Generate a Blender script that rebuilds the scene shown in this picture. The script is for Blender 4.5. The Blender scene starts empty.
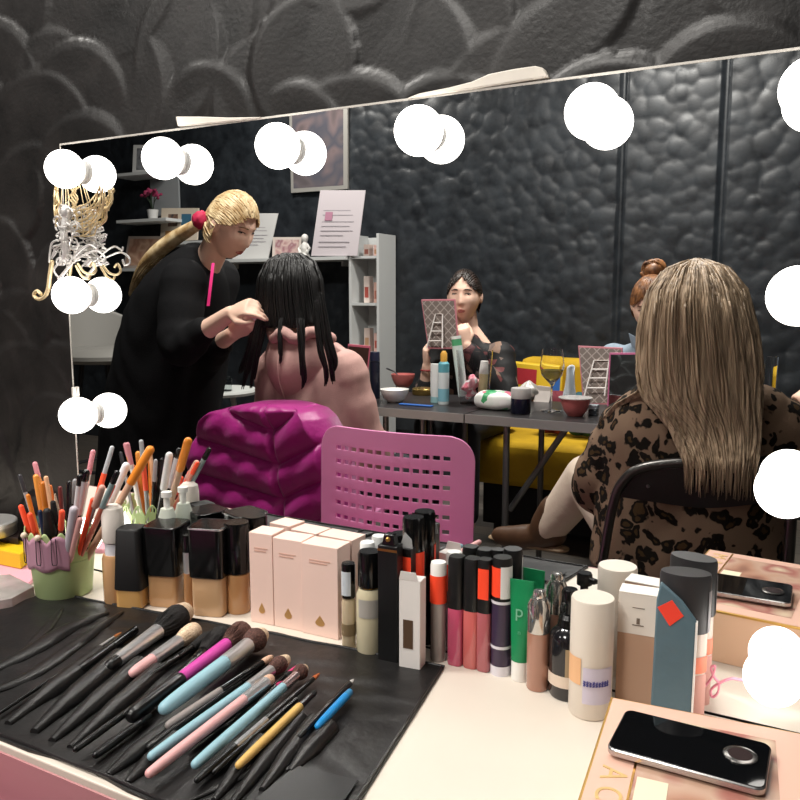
import bpy, math, random
import numpy as np
from mathutils import Vector, Matrix

random.seed(7)
rng = np.random.default_rng(7)
PI = math.pi
# ------------------------------------------------------------------ frame of the place
# x runs along the mirror, the mirror glass lies in y = 0, the room is at y < 0, z is up; metres
S = 0.88
TOP = 0.74                                   # height of the vanity table
F = 795.0                                    # focal length in pixels of an 800 px frame
PITCH, YAW = 0.1327, 0.4948
CAM = np.array([0.0, -S, TOP + 0.518 * S])
FWD = np.array([-math.sin(YAW) * math.cos(PITCH), math.cos(YAW) * math.cos(PITCH), -math.sin(PITCH)])
RGT = np.array([math.cos(YAW), math.sin(YAW), 0.0])
UPV = np.cross(RGT, FWD)
FLIP = False                                 # True: shapes are described as seen in the mirror and turned over into the room


def ray(px, py):
    return (px - 400) * RGT - (py - 400) * UPV + F * FWD


def onz(px, py, z=TOP):
    v = ray(px, py)
    return CAM + v * ((z - CAM[2]) / v[2])


def V(px, py, Y):
    v = ray(px, py)
    return CAM + v * ((Y - CAM[1]) / v[1])


def depth(q):
    return float((np.asarray(q) - CAM) @ FWD)


def proj(q):
    v = np.asarray(q) - CAM
    return np.array([400 + F * (v @ RGT) / (v @ FWD), 400 - F * (v @ UPV) / (v @ FWD)])


def ztop(q, py):
    lo, hi = TOP - 0.8, TOP + 1.6
    for _ in range(50):
        m = (lo + hi) / 2
        if proj((q[0], q[1], m))[1] > py:
            lo = m
        else:
            hi = m
    return lo


COL = bpy.context.scene.collection


# ------------------------------------------------------------------ mesh building
class MB:
    def __init__(s):
        s.v, s.f = [], []

    def add(s, vs, fs):
        n = len(s.v)
        s.v += [tuple(map(float, p)) for p in vs]
        s.f += [tuple(i + n for i in f) for f in fs]
        return s

    def box(s, c, size, rot=None):
        sx, sy, sz = [d / 2 for d in size]
        P = [np.array(p) for p in ((-sx, -sy, -sz), (sx, -sy, -sz), (sx, sy, -sz), (-sx, sy, -sz), (-sx, -sy, sz), (sx, -sy, sz), (sx, sy, sz), (-sx, sy, sz))]
        if rot is not None:
            P = [rot @ p for p in P]
        return s.add([p + np.asarray(c, float) for p in P], [(3, 2, 1, 0), (4, 5, 6, 7), (0, 1, 5, 4), (1, 2, 6, 5), (2, 3, 7, 6), (3, 0, 4, 7)])

    def loft(s, rings, cap0=True, cap1=True):
        n = len(rings[0])
        vs = [p for r in rings for p in r]
        fs = []
        for k in range(len(rings) - 1):
            for i in range(n):
                j = (i + 1) % n
                fs.append((k * n + i, k * n + j, (k + 1) * n + j, (k + 1) * n + i))
        if cap0:
            fs.append(tuple(reversed(range(n))))
        if cap1:
            fs.append(tuple((len(rings) - 1) * n + i for i in range(n)))
        return s.add(vs, fs)

    def lathe(s, prof, o, seg=28, sq=2.0, asp=1.0, rot=0.0, axis=None):
        """prof: (radius, z) pairs along z, o: origin; sq > 2 squares the section off, asp squeezes its depth"""
        R = np.eye(3) if axis is None else frame_z(axis)
        rings = []
        for r, z in prof:
            r = max(r, 1e-5)
            ring = []
            for i in range(seg):
                a = 2 * PI * i / seg
                c, d = math.cos(a), math.sin(a)
                x = r * math.copysign(abs(c) ** (2 / sq), c)
                y = r * asp * math.copysign(abs(d) ** (2 / sq), d)
                x, y = x * math.cos(rot) - y * math.sin(rot), x * math.sin(rot) + y * math.cos(rot)
                ring.append(np.asarray(o, float) + R @ np.array([x, y, z]))
            rings.append(ring)
        return s.loft(rings)

    def tube(s, pts, rad, seg=8, ends=False):
        pts = [np.asarray(p, float) for p in pts]
        n = len(pts)
        if np.isscalar(rad):
            rad = [rad] * n
        rad = list(rad)
        tang = []
        for i in range(n):
            t = pts[min(i + 1, n - 1)] - pts[max(i - 1, 0)]
            tang.append(t / (np.linalg.norm(t) + 1e-9))
        a = np.array([0, 0, 1.0]) if abs(tang[0][2]) < 0.9 else np.array([1.0, 0, 0])
        u = np.cross(a, tang[0]); u /= np.linalg.norm(u)
        rings = []

        def ring(c, u, w, r):
            return [c + r * (math.cos(2 * PI * k / seg) * u + math.sin(2 * PI * k / seg) * w) for k in range(seg)]
        for i in range(n):
            u = u - tang[i] * (u @ tang[i]); u /= np.linalg.norm(u) + 1e-9
            w = np.cross(tang[i], u)
            if i == 0 and ends:
                for q in (0.95, 0.75, 0.4):
                    rings.append(ring(pts[0] - tang[0] * rad[0] * q, u, w, rad[0] * math.sqrt(1 - q * q)))
            rings.append(ring(pts[i], u, w, rad[i]))
            if i == n - 1 and ends:
                for q in (0.4, 0.75, 0.95):
                    rings.append(ring(pts[i] + tang[i] * rad[i] * q, u, w, rad[i] * math.sqrt(1 - q * q)))
        return s.loft(rings)

    def ball(s, c, r, seg=20, rows=12, rot=None):
        r = (r, r, r) if np.isscalar(r) else r
        rings = []
        for k in range(rows + 1):
            p = -PI / 2 + PI * k / rows
            cp = max(math.cos(p), 1e-3)
            ring = []
            for i in range(seg):
                a = 2 * PI * i / seg
                q = np.array([r[0] * cp * math.cos(a), r[1] * cp * math.sin(a), r[2] * math.sin(p)])
                ring.append(np.asarray(c, float) + (rot @ q if rot is not None else q))
            rings.append(ring)
        return s.loft(rings)

    def plate(s, poly, o, u, v, n, t):
        """flat outline poly (2D) in the frame o,u,v thickened by t along n"""
        o, u, v, n = (np.asarray(k, float) for k in (o, u, v, n))
        A = [o + a * u + b * v for a, b in poly]
        B = [p + n * t for p in A]
        k = len(poly)
        return s.add(A + B, [tuple(range(k)), tuple(reversed(range(k, 2 * k)))] + [(i, i + k, (i + 1) % k + k, (i + 1) % k) for i in range(k)])

    def grid(s, fn, nu, nv, closed_u=False):
        vs = [fn(i / (nu if closed_u else nu - 1), j / (nv - 1)) for j in range(nv) for i in range(nu)]
        fs = []
        for j in range(nv - 1):
            for i in range(nu if closed_u else nu - 1):
                k = (i + 1) % nu
                fs.append((j * nu + i, j * nu + k, (j + 1) * nu + k, (j + 1) * nu + i))
        return s.add(vs, fs)


def frame_z(ax):
    ax = np.asarray(ax, float); ax = ax / np.linalg.norm(ax)
    a = np.array([0, 0, 1.0]) if abs(ax[2]) < 0.95 else np.array([0, 1.0, 0])
    u = np.cross(a, ax); u /= np.linalg.norm(u)
    return np.column_stack([u, np.cross(ax, u), ax])


def rotz(a):
    c, d = math.cos(a), math.sin(a)
    return np.array([[c, -d, 0], [d, c, 0], [0, 0, 1.0]])


def rot_axis(ax, a):
    return np.array(Matrix.Rotation(a, 3, Vector(ax)))


ROOT_AT = {}


def wpos(p):
    return (p[0], -p[1], p[2]) if FLIP else tuple(p)


def obj(name, mb, mat, parent=None, smooth=True, bevel=0.0, sub=0, ang=40, remesh=0.0, solid=0.0, fix=True):
    me = bpy.data.meshes.new(name)
    base = ROOT_AT.get(parent.name, (0, 0, 0)) if parent else (0, 0, 0)
    vs = [wpos(p) for p in mb.v]
    if not parent:                           # origin of a one-mesh thing at its base
        A = np.array(vs)
        base = ((A[:, 0].min() + A[:, 0].max()) / 2, (A[:, 1].min() + A[:, 1].max()) / 2, A[:, 2].min())
    vs = [(p[0] - base[0], p[1] - base[1], p[2] - base[2]) for p in vs]
    fs = [tuple(reversed(f)) for f in mb.f] if FLIP else mb.f
    me.from_pydata(vs, [], fs)
    if fix:
        import bmesh
        bm = bmesh.new(); bm.from_mesh(me)
        bmesh.ops.recalc_face_normals(bm, faces=bm.faces)
        bm.to_mesh(me); bm.free()
    me.materials.append(mat)
    if smooth:
        me.polygons.foreach_set('use_smooth', [True] * len(me.polygons))
        if ang < 180 and not remesh:
            me.set_sharp_from_angle(angle=math.radians(ang))
    o = bpy.data.objects.new(name, me)
    COL.objects.link(o)
    if parent:
        o.parent = parent
        ROOT_AT[o.name] = base
    else:
        o.location = base
        ROOT_AT[o.name] = base
    if remesh:
        m = o.modifiers.new('remesh', 'REMESH'); m.mode = 'VOXEL'; m.voxel_size = remesh; m.use_smooth_shade = True
        m = o.modifiers.new('smooth', 'SMOOTH'); m.iterations = 3; m.factor = 0.5
    if solid:
        m = o.modifiers.new('solid', 'SOLIDIFY'); m.thickness = solid; m.offset = 0
    if bevel:
        m = o.modifiers.new('bevel', 'BEVEL'); m.width = bevel; m.segments = 2; m.limit_method = 'ANGLE'
    if sub:
        m = o.modifiers.new('sub', 'SUBSURF'); m.levels = sub; m.render_levels = sub
    return o


def thing(name, label, cat, loc, group=None):
    o = bpy.data.objects.new(name, None)
    COL.objects.link(o)
    p = wpos(loc)
    o.location = p
    o.empty_display_size = 0.05
    ROOT_AT[o.name] = p
    return tag(o, label, cat, group)


def tag(o, label, cat, group=None, kind=None):
    o['label'] = label
    o['category'] = cat
    if group:
        o['group'] = group
    if kind:
        o['kind'] = kind
    return o


def struct(o):
    o['kind'] = 'structure'
    return o


# ------------------------------------------------------------------ materials
MATS = {}


def srgb(c):
    if isinstance(c, str):
        c = [int(c[i:i + 2], 16) / 255 for i in (0, 2, 4)]
    return [((x / 12.92) if x <= 0.04045 else ((x + 0.055) / 1.055) ** 2.4) for x in c] + [1]


def new_mat(name):
    m = bpy.data.materials.new(name); m.use_nodes = True
    nt = m.node_tree
    return m, nt, nt.nodes['Principled BSDF']


def M(col, rough=0.5, metal=0.0, spec=0.5, trans=0.0, coat=0.0, sheen=0.0, noise=0.0, nscale=30.0, bump=0.0, bscale=200.0, emit=0.0, ior=1.45, alpha=1.0, stretch=None):
    key = (col, rough, metal, spec, trans, coat, sheen, noise, nscale, bump, bscale, emit, ior, alpha, stretch)
    if key in MATS:
        return MATS[key]
    m, nt, b = new_mat('finish_' + col)
    c = srgb(col)
    b.inputs['Base Color'].default_value = c
    b.inputs['Roughness'].default_value = rough
    b.inputs['Metallic'].default_value = metal
    b.inputs['Specular IOR Level'].default_value = spec
    b.inputs['Transmission Weight'].default_value = trans
    b.inputs['Coat Weight'].default_value = coat
    b.inputs['Sheen Weight'].default_value = sheen
    b.inputs['IOR'].default_value = ior
    b.inputs['Alpha'].default_value = alpha
    if emit:
        b.inputs['Emission Color'].default_value = c
        b.inputs['Emission Strength'].default_value = emit
    tc = nt.nodes.new('ShaderNodeTexCoord')
    src = tc.outputs['Object']
    if stretch:
        mp = nt.nodes.new('ShaderNodeMapping'); mp.inputs['Scale'].default_value = stretch
        nt.links.new(src, mp.inputs['Vector']); src = mp.outputs['Vector']
    if noise:
        n = nt.nodes.new('ShaderNodeTexNoise'); n.inputs['Scale'].default_value = nscale; n.inputs['Detail'].default_value = 5
        nt.links.new(src, n.inputs['Vector'])
        r = nt.nodes.new('ShaderNodeValToRGB')
        r.color_ramp.elements[0].position, r.color_ramp.elements[1].position = 0.3, 0.7
        r.color_ramp.elements[0].color = [x * (1 - noise) for x in c[:3]] + [1]
        r.color_ramp.elements[1].color = [min(1, x * (1 + noise)) for x in c[:3]] + [1]
        nt.links.new(n.outputs['Fac'], r.inputs['Fac'])
        nt.links.new(r.outputs['Color'], b.inputs['Base Color'])
    if bump:
        n2 = nt.nodes.new('ShaderNodeTexNoise'); n2.inputs['Scale'].default_value = bscale; n2.inputs['Detail'].default_value = 4
        nt.links.new(src, n2.inputs['Vector'])
        bp = nt.nodes.new('ShaderNodeBump'); bp.inputs['Strength'].default_value = bump; bp.inputs['Distance'].default_value = 0.01
        nt.links.new(n2.outputs['Fac'], bp.inputs['Height'])
        nt.links.new(bp.outputs['Normal'], b.inputs['Normal'])
    MATS[key] = m
    return m


def glass(col='ffffff', rough=0.02, ior=1.45):
    return M(col, rough, trans=1.0, ior=ior)


def leopard():
    m, nt, b = new_mat('leopard_knit')
    N, L = nt.nodes.new, nt.links.new
    tc = N('ShaderNodeTexCoord')
    n = N('ShaderNodeTexNoise'); n.inputs['Scale'].default_value = 16; n.inputs['Detail'].default_value = 3
    L(tc.outputs['Object'], n.inputs['Vector'])
    mix = N('ShaderNodeMixRGB'); mix.blend_type = 'LINEAR_LIGHT'; mix.inputs['Fac'].default_value = 0.05
    L(tc.outputs['Object'], mix.inputs['Color1']); L(n.outputs['Color'], mix.inputs['Color2'])
    v = N('ShaderNodeTexVoronoi'); v.inputs['Scale'].default_value = 25; v.inputs['Randomness'].default_value = 0.9
    L(mix.outputs['Color'], v.inputs['Vector'])
    ramp = N('ShaderNodeValToRGB')
    e = ramp.color_ramp.elements
    e[0].position, e[0].color = 0.20, srgb('46341f')
    e[1].position, e[1].color = 0.26, srgb('17130f')
    x = ramp.color_ramp.elements.new(0.47); x.color = srgb('17130f')
    x = ramp.color_ramp.elements.new(0.53); x.color = srgb('7d6755')
    L(v.outputs['Distance'], ramp.inputs['Fac'])
    n3 = N('ShaderNodeTexNoise'); n3.inputs['Scale'].default_value = 420; L(tc.outputs['Object'], n3.inputs['Vector'])
    bp = N('ShaderNodeBump'); bp.inputs['Strength'].default_value = 0.35; bp.inputs['Distance'].default_value = 0.004
    L(n3.outputs['Fac'], bp.inputs['Height']); L(bp.outputs['Normal'], b.inputs['Normal'])
    L(ramp.outputs['Color'], b.inputs['Base Color'])
    b.inputs['Roughness'].default_value = 0.9
    b.inputs['Specular IOR Level'].default_value = 0.15
    return m


def spotted(name, base, cols, scale, rough=0.6, metal=0.0, thr=0.35):
    """patches of several colours over a base, for prints and cluttered wrappers"""
    m, nt, b = new_mat(name)
    N, L = nt.nodes.new, nt.links.new
    tc = N('ShaderNodeTexCoord')
    v = N('ShaderNodeTexVoronoi'); v.inputs['Scale'].default_value = scale
    L(tc.outputs['Object'], v.inputs['Vector'])
    r = N('ShaderNodeValToRGB'); r.color_ramp.interpolation = 'CONSTANT'
    sep = N('ShaderNodeSeparateColor'); L(v.outputs['Color'], sep.inputs['Color'])
    e = r.color_ramp.elements
    allc = [base, base] + list(cols)
    for i, c in enumerate(allc):
        if i < 2:
            e[i].position, e[i].color = i * 0.01, srgb(c)
        else:
            x = e.new(thr + (1 - thr) * (i - 2) / len(cols)); x.color = srgb(c)
    L(sep.outputs['Red'], r.inputs['Fac'])
    L(r.outputs['Color'], b.inputs['Base Color'])
    b.inputs['Roughness'].default_value = rough
    b.inputs['Metallic'].default_value = metal
    return m


def hair_mat(name, dark, light, rough=0.45, scale=(260, 260, 5), bump=0.6):
    m, nt, b = new_mat(name)
    N, L = nt.nodes.new, nt.links.new
    tc = N('ShaderNodeTexCoord')
    mp = N('ShaderNodeMapping'); mp.inputs['Scale'].default_value = scale
    L(tc.outputs['Object'], mp.inputs['Vector'])
    n = N('ShaderNodeTexNoise'); n.inputs['Scale'].default_value = 1; n.inputs['Detail'].default_value = 6
    L(mp.outputs['Vector'], n.inputs['Vector'])
    r = N('ShaderNodeValToRGB')
    r.color_ramp.elements[0].position, r.color_ramp.elements[0].color = 0.35, srgb(dark)
    r.color_ramp.elements[1].position, r.color_ramp.elements[1].color = 0.68, srgb(light)
    L(n.outputs['Fac'], r.inputs['Fac']); L(r.outputs['Color'], b.inputs['Base Color'])
    bp = N('ShaderNodeBump'); bp.inputs['Strength'].default_value = bump; bp.inputs['Distance'].default_value = 0.004
    L(n.outputs['Fac'], bp.inputs['Height']); L(bp.outputs['Normal'], b.inputs['Normal'])
    b.inputs['Roughness'].default_value = rough
    b.inputs['Specular IOR Level'].default_value = 0.4
    return m


def wood_floor():
    m, nt, b = new_mat('worn_floor_boards')
    N, L = nt.nodes.new, nt.links.new
    tc = N('ShaderNodeTexCoord')
    br = N('ShaderNodeTexBrick'); br.inputs['Scale'].default_value = 1
    br.inputs['Brick Width'].default_value = 1.6; br.inputs['Row Height'].default_value = 0.14; br.inputs['Mortar Size'].default_value = 0.003
    br.inputs['Color1'].default_value = srgb('6a6056'); br.inputs['Color2'].default_value = srgb('55514c'); br.inputs['Mortar'].default_value = srgb('2c2926')
    L(tc.outputs['Object'], br.inputs['Vector'])
    mp = N('ShaderNodeMapping'); mp.inputs['Scale'].default_value = (3, 60, 1); L(tc.outputs['Object'], mp.inputs['Vector'])
    n = N('ShaderNodeTexNoise'); n.inputs['Scale'].default_value = 1; n.inputs['Detail'].default_value = 6; L(mp.outputs['Vector'], n.inputs['Vector'])
    mx = N('ShaderNodeMixRGB'); mx.blend_type = 'OVERLAY'; mx.inputs['Fac'].default_value = 0.6
    L(br.outputs['Color'], mx.inputs['Color1']); L(n.outputs['Fac'], mx.inputs['Color2'])
    L(mx.outputs['Color'], b.inputs['Base Color'])
    b.inputs['Roughness'].default_value = 0.45
    return m


def picture(name, cols, scale=6.0, rough=0.3):
    """a printed picture: soft blocks of a few colours"""
    m, nt, b = new_mat(name)
    N, L = nt.nodes.new, nt.links.new
    tc = N('ShaderNodeTexCoord')
    n = N('ShaderNodeTexNoise'); n.inputs['Scale'].default_value = scale; n.inputs['Detail'].default_value = 1.5
    L(tc.outputs['Object'], n.inputs['Vector'])
    r = N('ShaderNodeValToRGB')
    e = r.color_ramp.elements
    for i, c in enumerate(cols):
        pos = 0.3 + 0.4 * i / max(1, len(cols) - 1)
        if i < 2:
            e[i].position, e[i].color = pos, srgb(c)
        else:
            x = e.new(pos); x.color = srgb(c)
    L(n.outputs['Fac'], r.inputs['Fac']); L(r.outputs['Color'], b.inputs['Base Color'])
    b.inputs['Roughness'].default_value = rough
    return m


BLACK_GLOSS = M('0b0b0c', 0.18, spec=0.6)
BLACK = M('111112', 0.42)
BLACK_SOFT = M('161617', 0.6)
SILVER = M('e6e5e6', 0.3, metal=0.85)
GOLD = M('c99a55', 0.28, metal=1.0)
WHITE = M('ece9e4', 0.45)
CREAM = M('e6dccd', 0.5)
RED_STICKER = M('ff4a28', 0.55)
SKIN_MAT = M('f0c8b2', 0.5, spec=0.35, noise=0.06, nscale=14)
LIP = M('a8544f', 0.4)
BROW = M('4a3426', 0.7)
EYE_W = M('d9d2cc', 0.25)
IRIS = M('2f2a2a', 0.15)
BULB_L = 5.0

# ================================================================== the setting
def scallops(nx, nz, step, x0, z0, r, seed, amp, dome=False):
    """relief of overlapping trowel-swept fans: the highest tilted dish wins at every point"""
    g = np.random.default_rng(seed)
    H = np.full((nz, nx), -1.0)
    W, D = nx * step, nz * step
    pitch = r * 0.95
    pts = []
    rows = int(D / (pitch * 0.8)) + 4
    cols = int(W / pitch) + 4
    for j in range(rows):
        for i in range(cols):
            pts.append(((i - 1 + 0.5 * (j % 2)) * pitch + g.normal(0, 0.22 * pitch), (j - 1) * pitch * 0.8 + g.normal(0, 0.22 * pitch)))
    g.shuffle(pts)
    for cx, cz in pts:
        rr = r * g.uniform(0.75, 1.25)
        a = g.normal(PI / 2, 1.1)           # the raised lip points mostly upwards
        ux, uz = math.cos(a), math.sin(a)
        base = g.uniform(-0.12, 0.12)
        i0, i1 = max(0, int((cx - rr) / step)), min(nx, int((cx + rr) / step) + 2)
        j0, j1 = max(0, int((cz - rr) / step)), min(nz, int((cz + rr) / step) + 2)
        if i0 >= i1 or j0 >= j1:
            continue
        X, Z = np.meshgrid(np.arange(i0, i1) * step - cx, np.arange(j0, j1) * step - cz)
        d = np.sqrt(X * X + Z * Z) / rr
        t = (X * ux + Z * uz) / rr
        h = base + 0.68 * t - 0.2 * (1 - d * d) + 0.012 * np.sin(d * 16 + base * 40)
        if dome:
            h = base * 1.5 + 0.22 * t + 0.75 * np.sqrt(np.clip(1 - d * d, 0, 1)) - 0.35
        edge = np.clip((1 - d) / (0.06 if dome else 0.10), 0, 1)
        h = np.where(d < 1, h * edge + (h - 0.5) * (1 - edge), -9)
        H[j0:j1, i0:i1] = np.maximum(H[j0:j1, i0:i1], h)
    return (np.clip(H, -0.7, 0.95) + 0.7) / 1.65 * amp


def plaster(name, base, lite, rough):
    m, nt, b = new_mat(name)
    N, L = nt.nodes.new, nt.links.new
    tc = N('ShaderNodeTexCoord')
    n = N('ShaderNodeTexNoise'); n.inputs['Scale'].default_value = 7; n.inputs['Detail'].default_value = 6; n.inputs['Roughness'].default_value = 0.7
    L(tc.outputs['Object'], n.inputs['Vector'])
    r = N('ShaderNodeValToRGB')
    r.color_ramp.elements[0].position, r.color_ramp.elements[0].color = 0.35, srgb(base)
    r.color_ramp.elements[1].position, r.color_ramp.elements[1].color = 0.75, srgb(lite)
    L(n.outputs['Fac'], r.inputs['Fac']); L(r.outputs['Color'], b.inputs['Base Color'])
    n2 = N('ShaderNodeTexNoise'); n2.inputs['Scale'].default_value = 160; n2.inputs['Detail'].default_value = 5
    L(tc.outputs['Object'], n2.inputs['Vector'])
    bp = N('ShaderNodeBump'); bp.inputs['Strength'].default_value = 0.12; bp.inputs['Distance'].default_value = 0.003
    L(n2.outputs['Fac'], bp.inputs['Height']); L(bp.outputs['Normal'], b.inputs['Normal'])
    r2 = N('ShaderNodeMapRange'); r2.inputs['To Min'].default_value = rough - 0.08; r2.inputs['To Max'].default_value = rough + 0.15
    L(n.outputs['Fac'], r2.inputs['Value']); L(r2.outputs['Result'], b.inputs['Roughness'])
    return m


WALLPAINT = plaster('dark_fan_plaster', '121111', '262322', 0.34)
BACKPAINT = plaster('dark_blue_fan_plaster', '191c20', '30353a', 0.37)


def relief_wall(name, x0, x1, z0, z1, step, r, seed, amp, y, sgn, mat, X0, X1, Z0, Z1, gaps=(), dome=False):
    nx, nz = int((x1 - x0) / step) + 1, int((z1 - z0) / step) + 1
    H = scallops(nx, nz, step, x0, z0, r, seed, amp, dome)
    for gx in gaps:                                       # joints between the wall boards
        i = int((gx - x0) / step)
        H[:, max(0, i - 1):i + 2] = 0
    xs, zs = x0 + np.arange(nx) * step, z0 + np.arange(nz) * step
    XX, ZZ = np.meshgrid(xs, zs)
    YY = y + sgn * H
    co = np.stack([XX, YY, ZZ], -1).reshape(-1, 3)
    idx = np.arange(nx * nz).reshape(nz, nx)
    q = np.stack([idx[:-1, :-1], idx[:-1, 1:], idx[1:, 1:], idx[1:, :-1]], -1).reshape(-1, 4)
    if sgn > 0:
        q = q[:, ::-1]
    n = len(co)
    ring = np.array([(X0, y, Z0), (X1, y, Z0), (X1, y, Z1), (X0, y, Z1), (xs[0], y, zs[0]), (xs[-1], y, zs[0]), (xs[-1], y, zs[-1]), (xs[0], y, zs[-1])])
    co = np.vstack([co, ring])
    extra = [(n, n + 1, n + 5, n + 4), (n + 1, n + 2, n + 6, n + 5), (n + 2, n + 3, n + 7, n + 6), (n + 3, n, n + 4, n + 7)]
    if sgn > 0:
        extra = [e[::-1] for e in extra]
    q = np.vstack([q, np.array(extra)])
    me = bpy.data.meshes.new(name)
    me.vertices.add(len(co)); me.vertices.foreach_set('co', co.ravel().astype(np.float32))
    me.loops.add(q.size); me.loops.foreach_set('vertex_index', q.ravel().astype(np.int32))
    me.polygons.add(len(q)); me.polygons.foreach_set('loop_start', np.arange(0, q.size, 4, dtype=np.int32))
    me.polygons.foreach_set('use_smooth', [True] * len(q))
    me.update(calc_edges=True); me.validate()
    me.materials.append(mat)
    o = bpy.data.objects.new(name, me); COL.objects.link(o)
    return struct(o)


RX0, RX1, RZ1, BACK = -6.2, 1.9, 3.0, 3.75
relief_wall('wall_front', -2.5, 0.7, 0.72, 2.3, 0.004, 0.12, 11, 0.0095, 0.019, -1, WALLPAINT, RX0, RX1, 0, RZ1)
gx = [V(722, 200, BACK)[0], V(622, 200, BACK)[0]]
relief_wall('wall_back', -6.0, 0.9, 0.3, 2.95, 0.011, 0.072, 5, 0.031, -BACK, 1, BACKPAINT, RX0, RX1, 0, RZ1, gx, True)
plain = plaster('dark_plain_plaster', '2a2c2f', '3b3e42', 0.5)
struct(obj('wall_left', MB().box((RX0 - 0.03, -BACK / 2, RZ1 / 2), (0.06, BACK + 0.04, RZ1)), plain))
struct(obj('wall_right', MB().box((RX1 + 0.03, -BACK / 2, RZ1 / 2), (0.06, BACK + 0.04, RZ1)), plain))
struct(obj('floor', MB().box(((RX0 + RX1) / 2, -BACK / 2, -0.03), (RX1 - RX0 + 0.12, BACK + 0.1, 0.06)), wood_floor()))
struct(obj('ceiling', MB().box(((RX0 + RX1) / 2, -BACK / 2, RZ1 + 0.03), (RX1 - RX0 + 0.12, BACK + 0.1, 0.06)), M('55565a', 0.8)))

# ================================================================== mirror and its bulbs
XS = [S * v for v in (-1.1766, -0.9482, -0.7229, -0.493, -0.2631, -0.0326)]
ZS = [CAM[2] + S * v for v in (0.2127, -0.0022, -0.2157, -0.4377)]
MX0, MX1, MZ0, MZ1 = -1.2279 * S, 0.017 * S, TOP + 0.001, CAM[2] + 0.2645 * S
mir = thing('vanity_mirror', 'large frameless vanity mirror with a border of round bulbs against the dark wall', 'mirror', ((MX0 + MX1) / 2, 0.004, MZ0))
mg, nt, b = new_mat('silvered_glass')
b.inputs['Base Color'].default_value = (0.93, 0.94, 0.94, 1); b.inputs['Metallic'].default_value = 1.0; b.inputs['Roughness'].default_value = 0.0
glass_part = obj('mirror_glass', MB().box(((MX0 + MX1) / 2, 0.002, (MZ0 + MZ1) / 2), (MX1 - MX0 - 0.003, 0.004, MZ1 - MZ0 - 0.003)), mg, mir, smooth=False)
obj('backing_board', MB().box(((MX0 + MX1) / 2, 0.006, (MZ0 + MZ1) / 2), (MX1 - MX0 - 0.004, 0.003, MZ1 - MZ0 - 0.004)), M('8a8378', 0.8), mir, smooth=False)
EDGE = M('cfcac2', 0.35, metal=0.3)
e = MB().box(((MX0 + MX1) / 2, 0.0025, MZ1 - 0.001), (MX1 - MX0, 0.0065, 0.0024))
obj('top_edge', e, EDGE, mir, smooth=False)
obj('side_edge', MB().box((MX0 + 0.0008, 0.0025, (MZ0 + MZ1) / 2), (0.0016, 0.0065, MZ1 - MZ0 - 0.003)), EDGE, mir, smooth=False)
c = V(74, 392, -0.003)
obj('edge_clip', MB().box(c, (0.005, 0.006, 0.016)), EDGE, mir, bevel=0.001)

# pink cursive lettering stuck on the glass low on the right
def curve_px(pts, Y, r, seg=6):
    return MB().tube([V(x, y, Y) for x, y in pts], r, seg)


def smooth_path(pts, n=6):
    pts = [np.asarray(p, float) for p in pts]
    out = []
    P = [pts[0]] + pts + [pts[-1]]
    for i in range(1, len(P) - 2):
        for k in range(n):
            t = k / n
            a, b_, c_, d = P[i - 1], P[i], P[i + 1], P[i + 2]
            out.append(0.5 * ((2 * b_) + (c_ - a) * t + (2 * a - 5 * b_ + 4 * c_ - d) * t * t + (3 * b_ - a - 3 * c_ + d) * t ** 3))
    out.append(pts[-1])
    return out


PINK_INK = M('ee9db4', 0.5)
scr = smooth_path([(691, 684), (698, 690), (705, 686), (712, 677), (715, 667), (711, 668), (714, 677), (719, 684), (717, 694), (712, 697), (711, 690), (720, 683), (731, 679), (740, 680), (748, 681)])
lt = MB()
lt.tube([V(x, y, -0.0008) for x, y in scr], 0.0013, 6)
lt.ball(V(704, 662, -0.001), 0.0018, 8, 6)
obj('cursive_lettering', lt, PINK_INK, glass_part)['label'] = 'pink cursive letters written on the glass'

row_names = ['top', 'upper middle', 'lower middle', 'bottom']
BULB = M('fff6ec', 0.4, emit=1.0)
m, nt, b = new_mat('frosted_bulb_light')
b.inputs['Base Color'].default_value = (1, 0.97, 0.93, 1)
b.inputs['Emission Color'].default_value = (1, 0.955, 0.90, 1)
b.inputs['Emission Strength'].default_value = BULB_L
BULB = m
SOCKET = M('c9c7c4', 0.4)
spots = []
ordinal = ['first', 'second', 'third', 'fourth', 'fifth', 'sixth']
for i, x in enumerate(XS):
    lab = ['round white bulb at the top left corner of the mirror, above the winged ornament',
           'second bulb from the left along the mirror top, under the white wedge strip',
           'third bulb from the left along the mirror top, over the blonde woman',
           'fourth bulb from the left along the mirror top, beside the white lump',
           'fifth bulb from the left along the mirror top, over the long plain wall reflection',
           'bulb at the top right corner of the mirror, cut by the picture edge'][i]
    spots.append((x, ZS[0], lab))
for j in (1, 2, 3):
    spots.append((XS[0], ZS[j], ['', 'left side bulb just below the winged ornament', 'left side bulb lit just above the pot of pencils', 'left side bulb low behind the green pot of pencils'][j]))
    spots.append((XS[5], ZS[j], ['', 'right side bulb beside the long blonde hair in the mirror', 'right side bulb over the folding chair in the mirror', 'lowest right bulb, just above the box with the phone'][j]))
for x, z, lab in spots:
    t = thing('light_bulb', lab, 'light bulb', (x, 0, z), 'round bulbs around the mirror')
    s = MB().lathe([(0.0, 0), (0.0185, 0.0), (0.0185, 0.006), (0.0165, 0.008), (0.015, 0.010), (0.0, 0.010)], (x, -0.0004, z), 28, axis=(0, -1, 0))
    obj('socket', s, SOCKET, t)
    obj('globe', MB().ball((x, -0.0305, z), 0.0286, 36, 24), BULB, t)

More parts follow.
